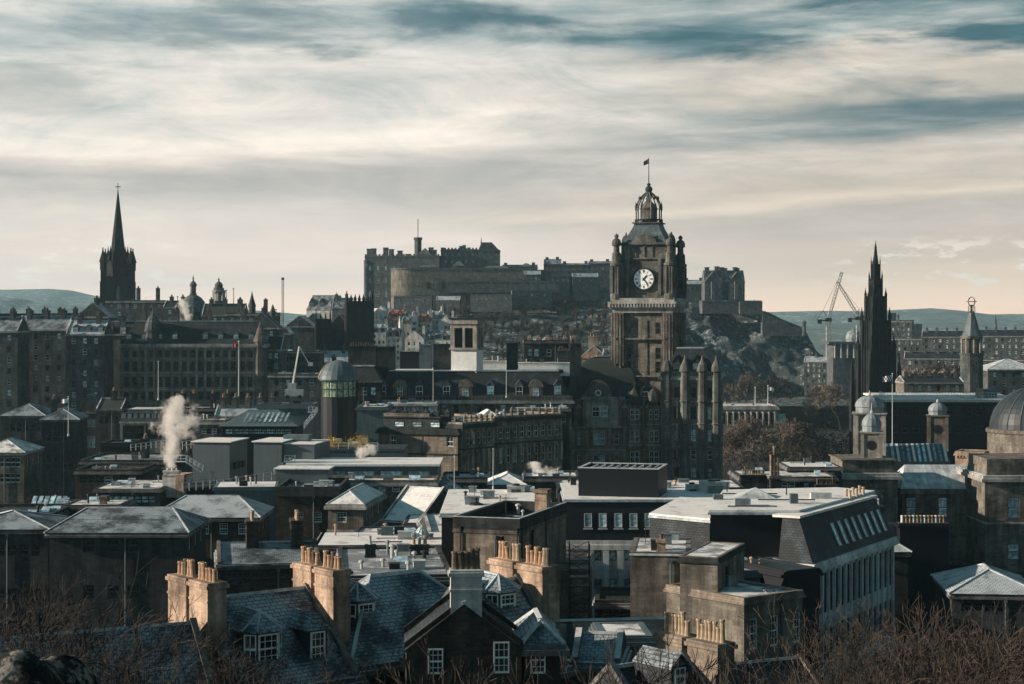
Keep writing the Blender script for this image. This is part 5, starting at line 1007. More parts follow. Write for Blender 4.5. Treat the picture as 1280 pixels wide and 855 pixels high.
# ================= centre: dormered range in front of the castle
B = Bld('office_range', 'long mansard roofed stone range with a row of small dormers and frosted roof edge', 'office building', 470, 714, 445, 500, 48, 20, 0)
B.walls('stone', dict(n=16, w=1.4, rows=[(506, 516), (524, 536)], style='rand'), corn=.8, cornh=.9); B.mansard(B.h(465)-B.H, 3.2, 'slatedark', 'snowfull')
for px in (478, 524, 558, 613, 649, 697): B.dormer(B.u(px), .5, 2.0, 3.0, B.h(497), 4, 'sash2', 'stone', 'slate', rh=1.5)
for px in (500, 582, 670):
    b = MB(); u = B.u(px); b.box(u-1.7, u+1.7, .2, 4, B.H, B.h(484)); P = [(u-1.9*cos(a*pi/10), B.h(484)+1.9*sin(a*pi/10)) for a in range(11)]; b.mesh([(x, -.1, z) for x, z in P]+[(x, 4, z) for x, z in P], [tuple(range(11))]+[(i, 11+i, 12+i, i+1) for i in range(10)]); o = b.build('arched_dormer', 'stonewarm', B.root); window(o, (u-.7, .08, B.h(496)), 0, 1.4, 2.6, 'sash2')
b = MB()
for i in range(60):
    u = B.L*i/59; b.box(u-.1, u+.1, -.7, -.5, B.H+.05, B.H+.9)
b.box(-.6, B.L+.6, -.75, -.45, B.H+.9, B.H+1.08); b.build('balustrade', 'stone', B.root)
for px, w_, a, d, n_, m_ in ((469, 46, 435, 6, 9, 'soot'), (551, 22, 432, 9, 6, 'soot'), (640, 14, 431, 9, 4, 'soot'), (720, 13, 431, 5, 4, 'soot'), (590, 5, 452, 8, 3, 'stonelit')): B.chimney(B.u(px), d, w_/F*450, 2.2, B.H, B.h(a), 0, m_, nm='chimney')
for px, z in ((504, 421), (498, 500),): pass
for a, c, py, lb in ((524, 539, 431, 'teal painted plant room behind the dormered range'), (562, 633, 452, 'white plant boxes on the roof below the bell turret'), (648, 712, 454, 'long white roof box between two tall chimneys'), (500, 524, 440, 'dark plant room right of the broad chimney')):
    Q = Bld('plant_room', lb, 'plant room', a, c, 462, py, Z(470, 462), 7, 0); Q.walls({'524': 'metalmid', '500': 'metaldark'}.get(str(a), 'white'), dict(n=max(2, int(Q.L/3)), w=1.2, rz=[(.7, 1.7)], style='dark') if a > 530 else None, corn=.1, cornh=.2, sills=False, rec=.1); Q.flat('snow', .15, .15)
B = Bld('roof_store', 'cluttered dark roof with tall thin chimneys right of the white roof box', 'building', 655, 725, 475, 427, 55, 14, 0); B.walls('soot', dict(n=8, w=1.2, rz=[(B.H-4, B.H-2)], style='rand'), corn=.3); B.flat('snowpatch', .4); 
for u in range(6): B.chimney(1.5+u*2.4, 2, 1.2, .8, B.H, B.H+.8, 2, 'stonelit', 'buffpot', .6)
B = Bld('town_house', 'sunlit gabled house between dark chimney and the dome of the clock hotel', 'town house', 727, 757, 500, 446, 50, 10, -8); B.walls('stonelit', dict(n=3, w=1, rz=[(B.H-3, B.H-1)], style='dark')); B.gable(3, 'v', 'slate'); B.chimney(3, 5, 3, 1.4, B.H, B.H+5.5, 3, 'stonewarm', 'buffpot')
# bell turret
Y = 452; e = empty('bell_turret', 'square open stone belfry with arches on a white base, lit on its left edge', 'turret', (X(584, Y), Y, Z(468, Y)), R(-14)); s = Y/F; z = lambda py: Z(py, Y)-Z(468, Y)
w_ = 16*s; b = MB(); b.box(-w_*1.02, w_*1.02, -w_, w_, 0, z(437)); b.build('base', 'white', e)
b = MB(); b.box(-w_*1.15, w_*1.15, -w_*1.15, w_*1.15, z(437), z(434.5)); b.box(-w_*1.12, w_*1.12, -w_*1.12, w_*1.12, z(405), z(399)); b.box(-w_, w_, -w_, w_, z(410), z(405))
for sx in (-1, 0, 1):
    for sy in (-1, 1): b.cbox(sx*w_*.9, sy*w_*.9, w_*(.32 if sx else .18), w_*.32, z(434.5), z(410))
for sy in (-.3, .3):
    for sx in (-1, 1): b.cbox(sx*w_*.9, sy*w_, w_*.18, w_*.18, z(434.5), z(410))
b.build('arcade', 'stonepale', e); b = MB(); b.box(-w_*.8, w_*.8, -w_*.8, w_*.8, z(434), z(408)); b.build('belfry_core', 'metaldark', e); b = MB(); b.box(-w_*1.2, w_*1.2, -w_*1.2, w_*1.2, z(399), z(397.5)); b.build('roof', 'metaldark', e)
flagpole(541.5, 436, 461, 514, 'white flagpole in front of the dormered range, left one'); flagpole(633, 436, 453, 497, 'white flagpole in front of the dormered range, right one near the tall chimney')
# glazed corner tower with copper roof
Y = 425; s = Y/F; e = empty('glass_tower', 'round glazed corner tower with panes coloured as if lit green and a curved roof with painted sunlit edge', 'tower', (X(424, Y), Y, 46)); z = lambda py: Z(py, Y)-46; r = 23*s
b = MB(); b.lathe([(r, 0), (r, z(497)), (r*1.03, z(496.5)), (r*1.03, z(495.5)), (r, z(495.4))], n=20); b.build('shaft', 'metaldark', e)
b = MB(); b.lathe([(r*.93, z(495.5)), (r*.93, z(476))], n=20); b.build('glazing', 'glassgreen', e)  # pale green colour stands for light shining through the panes
b = MB()
for k in range(20): a = k*pi/10; b.tube((r*cos(a), r*sin(a), z(496)), (r*cos(a), r*sin(a), z(475)), .13)
for py in (486, 476.5): b.lathe([(r*.99, z(py)), (r*1.01, z(py)), (r*1.01, z(py-.8)), (r*.99, z(py-.8))], n=20)
b.build('mullion', 'iron', e)
b = MB(); b.lathe([(r*1.06, z(476)), (r*1.1, z(474)), (r*1.05, z(469)), (r*.93, z(463)), (r*.74, z(457)), (r*.5, z(452.5)), (r*.2, z(450.5)), (.1, z(450))], n=20); b.build('roof', 'metalmid', e)
b = MB(); 
for a in (pi, pi*.92): b.path([(q*r*cos(a), q*r*sin(a), z(p)) for q, p in ((1.12, 474), (1.07, 469), (.95, 463), (.76, 457), (.52, 452.5))], .2, 5)
b.build('sunlit_edge', 'stonelit', e)  # pale strip painted as the sunlit left edge of the roof
b = MB()
for k in range(10):
    for j in range(0): a = k*pi/10+pi; z0 = z(525-j*6); b.tube((r*1.08*cos(a), r*1.08*sin(a), z0), (r*1.08*cos(a+.3), r*1.08*sin(a+.3), z0+1.2), .07)

B = Bld('stone_block', 'dark stone block with broad chimneys right of the glazed corner tower', 'building', 424, 476, 440, 476, 46, 14, 0); B.walls('soot', dict(n=4, w=1.3, rows=[(484, 494), (502, 512)], style='rand'), corn=.4); B.mansard(3.5, 2, 'slatedark', 'snowpatch'); 
B.chimney(B.u(450), 7, 7, 2.4, B.H, B.h(434), 10, 'soot', 'potdark', .8)
# stone front at the bend of the street
B = Bld('street_block', 'pale sunlit stone end wall with two small windows and dark roof block above', 'street building', 473, 572, 370, 537, 48, 16, -18)
B.walls('stonelit' if 0 else 'stonewarm', dict(cols=[(488, 495), (558, 566.5)], rows=[(544, 556)], style='sash2'), None, bands=(566,), corn=.5, cornh=.8, trim='soot'); B.flat('slatefrost', .4, pm='soot')
b = MB(); b.box(.5, B.L*.74, 1.5, 9, B.H, B.h(521)); b.box(.2, B.L*.76, 1.2, 9.3, B.h(522), B.h(520.5)); b.build('attic', 'soot', B.root); 
for k in range(3): window(B.root, (3+k*4, 1.42, B.H+.6), 0, 2.2, 1.1, 'mid')
b = MB(); b.box(.3, B.L*.6, 2, 5, B.h(520.5), B.h(517)); b.build('roof_clutter', 'stone', B.root)
for k in range(6): B.chimney(2+k*2.4, 4, 1.1, 1.1, B.h(521), B.h(516), 1, 'soot', 'potdark', .5)
def colonnade(px0, px1, Y, pyt, D, rot, label, n, base=48, rf='flat', rows=((541, 556), (568, 590))):
    B = Bld('street_block', label, 'street building', px0, px1, Y, pyt, base, D, rot); B.walls('stonewarm', dict(n=n, w=1.3, rows=rows, style='sash2'), None, dict(n=3, w=1.3, rows=rows, style='sash2'), bands=(rows[0][1]+6,), corn=.5, cornh=.8, trim='soot')
    for k in range(n+1):
        b = MB(); u = .8+(B.L-1.6)*k/n; b.box(u-.3, u+.3, -.7, .05, B.h(rows[1][1]), B.h(rows[1][0])+.9); b.box(u-.25, u+.25, -.45, .05, B.h(rows[0][1]), B.h(rows[0][0])+.5); b.build('pilaster', 'stonelit', B.root)
    for k in range(0, n+1, 1):
        b = MB(); u = .8+(B.L-1.6)*k/n; b.lathe([(.35, 0), (.35, .9), (.5, .95), (.2, 1.2), (.45, 1.5), (.1, 2.1)], u, 0, B.H, 6); b.build('urn', 'stonewarm', B.root)
    (B.flat('snowpatch', .5) if rf == 'flat' else B.hip(1.6, 'snowfull')); return B
colonnade(578, 618, 365, 531, 12, 50, 'columned street front with stone urns, nearest wing right of the pale end wall', 5)
colonnade(618, 703, 400, 523, 14, 42, 'long columned street front with urns running back to the clock hotel', 9, rows=((534, 549), (561, 580)))
B = Bld('corner_pavilion', 'small block with bright snow covered pyramid roof behind the urns', 'building', 596, 632, 405, 528, 48, 10, 10); B.walls('soot', dict(n=3, w=1.2, rz=[(B.H-4, B.H-1.5)], style='rand')); B.hip(2.6, 'snowfull', inset=3.4)
B = Bld('low_hall', 'low dark flat roofs with frosted strips behind the columned fronts', 'building', 640, 712, 425, 512, 48, 10, 0); B.walls('soot', dict(n=8, w=1.2, rz=[(B.H-3, B.H-1)], style='rand')); B.flat('leadfrostlit', .3)
B = Bld('low_hall', 'white and blue glazed rooftop strip behind the street bend', 'building', 484, 545, 415, 505, 48, 10, 0); B.walls('offwhite', dict(n=10, w=1.3, rz=[(B.H-2, B.H-.6)], style='blue')); B.flat('snow', .2)
B = Bld('low_hall', 'teal metal clad rooftop block right of the glazed tower', 'building', 446, 484, 395, 510, 48, 16, 0); B.walls('metalmid', None); B.flat('snow', .3, pm='metalmid')
B = Bld('low_hall', 'dark slated lean-to roof below the teal rooftop block', 'building', 400, 470, 385, 557, 48, 14, 0); B.walls('soot', dict(n=6, w=1.2, rz=[(4, 6)], style='rand')); B.flat('slatedark', .3)
# ================= left middle distance
def Lb(name, label, a, c, Y, py, D=12, rot=0, mat='soot', fr=None, rt=None, roof='flat', rh=2, rm='snowpatch', base=50, cat='building', corn=.3, ch=(), par=.5, group=None, **k):
    B = Bld(name, label, cat, a, c, Y, py, base, D, rot, group); B.walls(mat, fr, rt, corn=corn, **k)
    if roof == 'flat': B.flat(rm, par)
    elif roof == 'gable': B.gable(rh, 'u', rm)
    elif roof == 'gablev': B.gable(rh, 'v', rm)
    elif roof == 'hip': B.hip(rh, rm)
    elif roof == 'mansard': B.mansard(rh, 2, rm)
    for u, v in ch: B.chimney(B.L*u, D*v, 1.2, 3, B.H, B.H+rh+2, 5)
    return B
Lb('classical_hall', 'dark classical hall with pyramid roof and tall pilasters at the far left', 52, 98, 430, 525, 16, 6, 'soot', dict(n=4, w=1.5, rows=[(540, 552), (568, 588)], style='dark'), dict(n=3, w=1.4, rows=[(540, 552), (568, 588)], style='dark'), 'hip', 2.5, 'slate', ch=((.2, .5),))
Lb('classical_hall', 'curved snowy roofed hall with narrow windows at the left edge', -30, 30, 360, 566, 14, 0, 'stone', dict(n=8, w=1.1, rows=[(572, 584), (592, 603)], style='plain'), dict(n=3, w=1.1, rows=[(572, 584)], style='plain'), 'hip', 2.4, 'snow')
Lb('classical_hall', 'dark stepped block with low frosted roofs behind the far left hall', 0, 56, 480, 520, 16, 0, 'soot', dict(n=6, w=1.4, rows=[(528, 540), (550, 562)], style='dark'), None, 'hip', 3, 'slate')
Lb('town_block', 'dark gothic fronted block with pointed white windows behind the left flagpole', 98, 122, 520, 515, 12, 0, 'soot', dict(n=4, w=1.2, rows=[(524, 534), (545, 560)], style='pale'), None, 'gablev', 5, 'slate')
Lb('town_block', 'dark block with stepped frosted roof beside the pale windowed row', 120, 152, 510, 512, 14, 0, 'soot', dict(n=4, w=1.3, rows=[(520, 530)], style='dark'), None, 'gable', 3, 'slategreen', ch=((.5, .5),))
B = Lb('town_block', 'grey terrace with a bright row of attic dormers left of the steam plume', 150, 205, 500, 527, 14, 0, 'stonepale', dict(n=11, w=1.1, rows=[(532, 549)], style='dark'), None, 'mansard', 3.2, 'slatedark')
for k in range(7): B.dormer(.9+k*1.72*(B.L/12.5), .5, 1.15, 2.0, B.H+.3, 3, 'pale', 'offwhite', 'slatedark', kind='flat')
Lb('town_block', 'dark low roofs with lit parapet below the classical block', 205, 300, 480, 512, 14, 0, 'soot', dict(n=9, w=1.2, rows=[(518, 528)], style='rand'), None, 'flat', 2, 'snowpatch', ch=((.2, .4), (.35, .4), (.6, .4), (.8, .4)))
Lb('town_block', 'row of brown chimneys and low roofs left of the boom crane', 268, 345, 450, 520, 10, 0, 'stone', dict(n=9, w=1.1, rows=[(526, 535)], style='rand'), None, 'gable', 2.4, 'slatefrost', ch=((.1, .5), (.3, .5), (.5, .5), (.7, .5), (.9, .5)))
Lb('town_block', 'dark tall wall block just left of the large steam plume', 126, 164, 390, 556, 10, 0, 'metaldark', None, None, 'flat', 2, 'slatedark', ch=())
Lb('town_block', 'flat dark roofs with thin bright parapets below the grey terrace', 100, 215, 360, 578, 20, 0, 'soot', dict(n=9, w=1.1, rows=[(583, 590)], style='rand'), None, 'flat', 2, 'snowpatch', ch=((.6, .5),))
Lb('town_block', 'brown brick flats with balconies and planting left of the beige penthouse', 94, 176, 330, 590, 14, 0, 'rubble', dict(n=7, w=1.3, rows=[(596, 604)], style='rand'), None, 'flat', 2, 'ground')
flagpole(85.5, 410, 497, 545, 'flagpole with a small white pennant over the far left hall', 'white', .12, side=-1, fs=.75)
flagpole(298.5, 470, 428, 512, 'tall white flagpole with red pennant before the classical block', 'redpaint', .16, side=-1, fs=.7)
flagpole(198, 480, 453, 500, 'plain white pole left of the steam plume before the classical block', None, .13)
Bp = Bld('penthouse', 'beige rendered penthouse box with three steaming vent pots', 'penthouse', 203, 228, 290, 596, Z(622, 290), 6, -6); Bp.walls('render', None, None, corn=0); Bp.flat('snow', .25, pm='stonelit'); b = MB(); b.box(Bp.L-1, Bp.L+.4, -.5, .6, 0, Bp.H+.4); b.build('pier', 'stonelit', Bp.root)
Bp.chimney(Bp.L*.3, 2, 2.6, 1, Bp.H, Bp.H+.6, 3, 'render', 'white', .55, nm='vent_stack')
Lb('flat_roofed_block', 'dark glazed block under the beige penthouse with bright roof sliver', 118, 200, 285, 612, 16, 0, 'soot', dict(n=8, w=1.2, rows=[(620, 629)], style='mid'), None, 'flat', 2, 'snow', par=.15)
Lb('flat_roofed_block', 'dark roof block between the beige penthouse and brown flats', 180, 240, 300, 622, 16, 0, 'soot', None, None, 'flat', 2, 'slatefrost')
B = Lb('flat_roofed_block', 'low rooftop with sloped glass skylights at the left', 34, 80, 250, 634, 8, 0, 'soot', None, None, 'flat', 2, 'snow', par=.3)
for k in range(6): b = MB(); u = .4+k*.85; b.mesh([(u, -.3, B.H-.1), (u+.6, -.3, B.H-.1), (u+.6, 2, B.H+1.4), (u, 2, B.H+1.4)], [(0, 1, 2, 3)]); b.build('skylight', 'skylight', B.root)
Lb('flat_roofed_block', 'low dark house with small lit chimney between skylights and hipped roof', 80, 150, 240, 633, 8, 0, 'soot', dict(n=6, w=1, rz=[(2, 4)], style='rand'), None, 'flat', 2, 'snow', par=.2).chimney(4.9, 2, .9, .6, Z(633, 240)-50, Z(625, 240)-50, 0, 'stonelit')
tree('s', (X(20, 245), 245, Z(655, 245)), 0, 4.5, 'small dense leafless bush at the left edge below the curved hall', 'rooftop bushes')
# grey metal plant houses
def plant(px0, px1, pxs, Y, py, label, rot=-8, mat='metalblue', base=None, D=10, top='snowfull', name='plant_house'):
    B = Bld(name, label, 'plant house', px0, px1, Y, py, base or Z(605, Y), D, rot); B.walls(mat, None, None, corn=.12, cornh=.15, sills=False); b = MB(); b.box(-.3, B.L+.3, -.3, B.D+.3, B.H+.06, B.H+.22); b.build('roof', top, B.root); return B
B = plant(241, 287, 0, 305, 553, 'left of two blue grey metal plant houses with bright flat roof', -9)
for k, (x, y) in enumerate(((.3, 2.4), (.3, 4.2), (.3, 6.2))): b = MB(); b.box(B.L, B.L+.5, 2+k*2, 3.4+k*2, B.H*.35, B.H*.5); b.build('vent', 'iron', B.root)
B = plant(317, 352, 0, 300, 553, 'right of two blue grey metal plant houses, joined to a lower box', -9); b = MB(); b.box(B.L, B.L+5.5, .8, 11, 0, B.H-.3); b.build('side_box', 'metalblue', B.root); b = MB(); b.box(B.L+.1, B.L+5.7, .7, 11, B.H-.3, B.H-.15); b.build('side_roof', 'snowfull', B.root); b = MB(); b.box(B.L*.7, B.L+3, 6, 9, B.H, B.H+.9); b.build('roof_box', 'metalmid', B.root)
def stairs(px0, py0, px1, py1, Y, label):
    e = empty('metal_stair', label, 'stair', (X(px0, Y), Y, Z(py0, Y))); b = MB(); dx_, dz_ = X(px1, Y)-X(px0, Y), Z(py1, Y)-Z(py0, Y); n = 9
    for k in range(n): b.box(dx_*k/n, dx_*(k+1)/n, 0, 1.1, dz_*(k+.5)/n-.05, dz_*(k+.5)/n+.02)
    for y in (0, 1.1): b.tube((0, y, -.1), (dx_, y, dz_-.1), .12)
    b.build('flight', 'leadfrostlit', e); railing(e, [(0, 0, 0), (dx_, 0, dz_)], 1, .7, .04); railing(e, [(0, 1.1, 0), (dx_, 1.1, dz_)], 1, .7, .04); railing(e, [(-1.6, 0, 0), (0, 0, 0)], 1, .8, .04); b = MB(); b.box(-1.8, 0, 0, 1.1, -.12, 0); b.build('landing', 'leadfrostlit', e)
stairs(232, 577, 253, 590, 297, 'steel stair descending right beside the left metal plant house')
stairs(368, 577, 342, 593, 292, 'steel stair between right metal plant house and the teal box')
stairs(396, 515, 380, 535, 340, 'steel stair beside the glazed pavilion roof')
B = plant(345, 410, 0, 276, 587, 'long teal metal box with frosted lid in front of the plant houses', -3, 'metalblue', Z(611, 276), 5)
B = Bld('long_pavilion', 'long blue clad pavilion with wide snowy roof and clerestory band', 'pavilion', 362, 547, 290, 583, Z(603, 290), 14, 0); B.walls('metalblue', dict(n=5, w=3.8, rz=[(.5, 1.9)], style='blue'), corn=.2, cornh=.3, sills=False); b = MB(); b.box(-.6, B.L+.4, -.6, B.D, B.H+.06, B.H+.4); b.build('roof', 'snowfull', B.root)
B = Bld('terrace_wall', 'teal metal terrace block carrying a railing and yellow shrubs', 'building', 374, 505, 318, 562, 55, 12, 0); B.walls('metalmid', None, corn=.1, cornh=.2, sills=False); b = MB(); b.box(0, B.L, 0, B.D, B.H+.05, B.H+.12); b.build('roof', 'slatedark', B.root); railing(B.root, [(0, .1, B.H+.1), (B.L*.75, .1, B.H+.1)], 1.1, 1.6, .05)
for px, r_, lb in ((405, 1.1, 'yellow domed shrub, leftmost on the railed terrace'), (415, 1.5, 'tallest yellow domed shrub in the middle of the railed terrace'), (424, 1.0, 'small yellow shrub between the tall one and the long one'), (450, 2.0, 'long low yellow shrub near the pale end wall')):
    e = empty('shrub', lb, 'shrub', (X(px, 322), 322, Z(558.5, 322)), 0, 'yellow shrubs on the terrace'); b = clump_mesh(px, 900, r_*1.1, r_*.9, r_*1.15, .22); b.build('foliage', 'yellowleaf', e)
B = Bld('glazed_pavilion', 'low pavilion with ribbed hipped glass roof above a dark window band', 'pavilion', 278, 368, 345, 533, 50, 14, 0); B.walls('metaldark', dict(n=14, w=1.4, rows=[(536, 543)], style='mid'), corn=.5, cornh=.4, sills=False); b = MB(); b.hip(-.8, B.L+.8, -.8, B.D+.8, B.H+.06, 2.9, 5); b.build('roof', 'metalmid', B.root)
for k in range(9): b = MB(); u = B.L*.28+k*1.0; b.mesh([(u, .6, B.H+.06+.85), (u+.4, .6, B.H+.06+.85), (u+.9, 3.5, B.H+2.55), (u+.5, 3.5, B.H+2.55)], [(0, 1, 2, 3)]); b.build('skylight_strip', 'skylight', B.root)
Lb('flat_roofed_block', 'grey stone terrace wall with small lit parapets right of the steam plume', 240, 282, 350, 528, 12, 0, 'stone', dict(n=5, w=1, rows=[(536, 542)], style='rand'), None, 'flat', 2, 'snow')
Lb('flat_roofed_block', 'teal clad wall behind the glazed pavilion', 322, 392, 365, 508, 8, 0, 'metalmid', None, None, 'flat', 2, 'metalmid')
e = empty('railing', 'long white railing running across the roofs below the metal plant houses', 'railing', (X(232, 288), 288, Z(612, 288))); railing(e, [(0, -3, 0), (7, 2, .2), (13.5, 4, 1.2)], 1.4, 1.2, .05, name='rails')
e = empty('railing', 'rooftop railing left of the steam plume', 'railing', (X(165, 330), 330, Z(563, 330))); railing(e, [(0, -1, 0), (6, 2, .6)], 1.2, .9, .06, name='rails')
e = empty('railing', 'short railing right of the steam plume above the metal houses', 'railing', (X(228, 325), 325, Z(562, 325))); railing(e, [(0, 0, 0), (5, 3, .6)], 1.5, .8, .06, name='rails')
Lb('flat_roofed_block', 'low white roofed wedge in front of the right metal plant house', 268, 346, 262, 610, 9, 6, 'metalmid', None, None, 'flat', 2, 'snowfull', par=.12)
Lb('flat_roofed_block', 'dark walkway block beneath the long white railing', 228, 330, 292, 612, 10, 8, 'metaldark', None, None, 'flat', 2, 'slatedark', par=.2)
Lb('stone_house', 'black house added as dark backing behind the twigs at the far left edge', -60, 60, 212, 662, 12, 0, 'soot', dict(n=7, w=1.1, rows=[(680, 696), (735, 752)], style='dark'), None, 'hip', 1.6, 'slate')  # added dark house covers lit ground where dark trees belong
Lb('stone_house', 'narrow black roof right under the leftmost rooftop skylights', -40, 66, 232, 646, 12, 0, 'soot', None, None, 'flat', 2, 'slatedark')
# ================= lower left houses
B = Bld('stone_house', 'dark stone house with long frosted hipped roof, lower left, side windows lit white', 'stone house', 62, 232, 200, 666, 56, 13, 0)
r_ = [(673, 691), (731, 749), (790, 808)]; B.walls('soot', dict(cols=[(104, 118), (135, 149), (159, 174)], rows=r_, style='dark'), dict(n=3, w=1.15, rows=r_, style='sash'), corn=.5); B.hip(2.1, 'slate', .5, 3.2)  # front frames coloured dark to stand for deep shade
b = MB(); railing(B.root, [(1, 2, B.H+.9), (B.L-3, 2, B.H+.9)], .8, 2, .02, 'iron')
B = Bld('stone_house', 'stone house with bright frosted hipped roof behind the lower left house', 'stone house', 190, 322, 238, 647, 56, 12, 0)
B.walls('rubble', dict(n=5, w=1.1, rows=[(654, 668)], style='sash'), dict(n=3, w=1.15, rows=[(652, 668), (684, 700)], style='sash'), corn=.5); B.hip(2.3, 'slatefrost', .5, 4); b = MB(); b.cbox(B.L*.5, 3.2, .9, .7, B.H+.8, B.H+1.15); b.build('rooflight', 'iron', B.root)
B = Bld('stone_house', 'dark stone house with black parapet and two sash windows in the centre left', 'stone house', 345, 424, 262, 616, 56, 15, 0)
B.walls('rubble', dict(cols=[(369, 379), (390.5, 402)], rows=[(640, 653), (672, 686)], style='sash'), corn=.35, trim='soot'); B.flat('snowpatch', .9, pm='soot'); 
B = Bld('stone_house', 'stone block with snowy hipped roof and three narrow side windows', 'stone house', 410, 454, 240, 630, 56, 15, -6)
B.walls('stone', dict(cols=[(421, 433)], rows=[(640, 653), (675, 690)], style='sash'), dict(n=3, w=1.2, rows=[(640, 653), (675, 690)], style='sash'), corn=.5, cornh=.7, bands=(664,)); B.hip(1.6, 'snowfull', .1)
Lb('stone_house', 'small steep house with bright snow roof and little rooflights left of the pale tower box', 478, 526, 268, 650, 14, -28, 'soot', None, None, 'gable', 4.5, 'snowfull')
Lb('stone_house', 'plain grey stone stair tower right of the bright snow roof', 497, 537, 288, 606, 9, 0, 'stone', dict(cols=[(512, 516)], rows=[(614, 622)], style='dark'), None, 'flat', 2, 'snow')
Lb('stone_house', 'small house with snow dusted hip roof left of two white poles', 540, 592, 290, 626, 14, 8, 'soot', dict(n=3, w=1, rows=[(632, 640)], style='sash2'), None, 'hip', 2.8, 'snow')
Lb('stone_house', 'low snow roofed building between the white poles and the air unit', 612, 656, 300, 606, 10, 0, 'soot', dict(n=3, w=1, rows=[(612, 617)], style='dark'), None, 'hip', 1.6, 'snowfull')
Lb('stone_house', 'dark flat roofed building with thin white parapet between snow roofs', 552, 612, 315, 600, 12, 0, 'soot', dict(n=5, w=1, rows=[(606, 614)], style='rand'), None, 'flat', 2, 'slatefrost')
Lb('stone_house', 'long low block with a white roof line behind the black plant box', 655, 724, 300, 599, 12, 0, 'soot', None, None, 'flat', 2, 'snowfull')
Lb('stone_house', 'long dark block with bright roof rim below the blue pavilion', 375, 545, 278, 604, 8, 0, 'stone', dict(n=9, w=1.2, rows=[(608, 615)], style='rand'), None, 'flat', 2, 'snow')
flagpole(568, 262, 571, 640, 'taller white pole left of centre among the snow roofs', None, .07); flagpole(616.5, 262, 562, 612, 'white pole right of its taller neighbour in the centre', None, .07)
B = Lb('long_wing', 'long dark wing with a thin bright snow roof and glass pyramid', 393, 560, 190, 683, 12, 2, 'soot', dict(n=10, w=1, rows=[(700, 712)], style='dark'), None, 'flat', 2, 'snowfull', par=.1)
e = empty('glass_pyramid', 'white ribbed glass pyramid lantern on the long snowy roof', 'roof lantern', (X(527, 196), 196, Z(679, 196))); b = MB(); b.lathe([(1.5, 0), (1.45, .3), (.45, 1.5), (.4, 1.7), (.05, 1.9)], n=12); b.build('glass', 'glasspale', e); b = MB()
for k in range(12): a = k*pi/6; b.tube((1.5*cos(a), 1.5*sin(a), .1), (.45*cos(a), .45*sin(a), 1.55), .06)
b.build('rib', 'white', e)
Lb('long_wing', 'dark rear wing with frosted ledges left of the glass pyramid', 440, 520, 215, 672, 9, 0, 'soot', None, None, 'flat', 2, 'snow', par=.3)
Lb('long_wing', 'low snowy roofs right of the glass pyramid behind the stone block', 536, 575, 208, 668, 14, 8, 'soot', dict(n=3, w=1, rows=[(678, 686)], style='pale'), None, 'gable', 1.5, 'snow')
Lb('long_wing', 'dark wing with light roof sliver and round vent left of the stone block', 505, 574, 235, 655, 10, 0, 'soot', None, None, 'flat', 2, 'snowfull', par=.15)
Lb('long_wing', 'dark ivy covered wall and lower roofs between the hipped houses', 272, 400, 172, 706, 11, 10, 'rubble', dict(n=7, w=1.1, rows=[(716, 732)], style='dark'), None, 'gable', 1.4, 'slate', ch=((.35, .5), (.8, .5)))
B = Lb('long_wing', 'wide flat sunlit white roof with small vents behind the bay dormer', 425, 566, 140, 724, 18, 6, 'soot', None, None, 'flat', 2, 'snowpatch', par=.25)
for u, v in ((1.8, 5), (3.6, 6), (6.4, 10), (5.6, 4)): b = MB(); b.lathe([(.12, 0), (.12, .45), (.25, .5), (.22, .68), (.05, .75)], u, v, B.H+.1, 8); b.build('roof_vent', 'offwhite', B.root)
B.chimney(2.7, 12, .9, .5, B.H, B.H+.9, 1, 'soot', 'offwhite', .8); B.chimney(7, 13, 1.6, .5, B.H, B.H+.7, 3, 'soot', 'terracotta', .7)
# ================= the stone block in the middle
B = Bld('stone_block', 'blank ashlar stone block with black parapet and drainpipes right of centre', 'building', 567, 649, 165, 661, 54, 15.5, -18)
B.walls('stonewarm', dict(cols=[(627, 630)], rows=[(668, 682)], style='slit'), dict(cu=[(3.2, 4.9)], rows=[(664, 692)], style='slit'), corn=.1, cornh=.3, trim='stone'); B.flat('slatedark', 1.15, .4, pm='soot')
b = MB(); [b.box(*q, B.H+1.153, B.H+1.22) for q in ((-.1, B.L+.1, -.1, .1), (-.1, .1, .1, B.D), (B.L-.1, B.L+.1, .1, B.D))]; b.build('coping', 'leadfrostlit', B.root)
for u in (.75, 6.3): b = MB(); b.tube((u, -.12, 2), (u, -.12, B.H+.3), .07, n=6); b.build('drainpipe', 'iron', B.root)
for v in (.6, 8.2): b = MB(); b.tube((B.L+.12, v, 2), (B.L+.12, v, B.H+.3), .07, n=6); b.build('drainpipe', 'iron', B.root)
B.chimney(B.L-.9, 10.5, 1.2, 1.6, B.H+.5, B.H+2.6, 0, 'stonelit')
B = Bld('roof_annex', 'broad flat snowy roof carrying an air unit behind the stone block', 'building', 552, 690, 186, 643, 56, 26, 0); B.walls('metaldark', None, corn=.3, cornh=.3, trim='leadfrostlit', sills=False); b = MB(); b.box(-.2, B.L+.2, -.2, B.D, B.H+.06, B.H+.16); b.build('roof', 'snowfull', B.root); B.clutter(B.H+.16, n=8); b = MB(); b.lathe([(.8, 0), (.8, .15), (.3, .3), (.12, .32), (.12, .6), (.3, .65), (.05, .8)], B.L*.3, 8, B.H+.15, 10); b.build('roof_vent', 'iron', B.root)
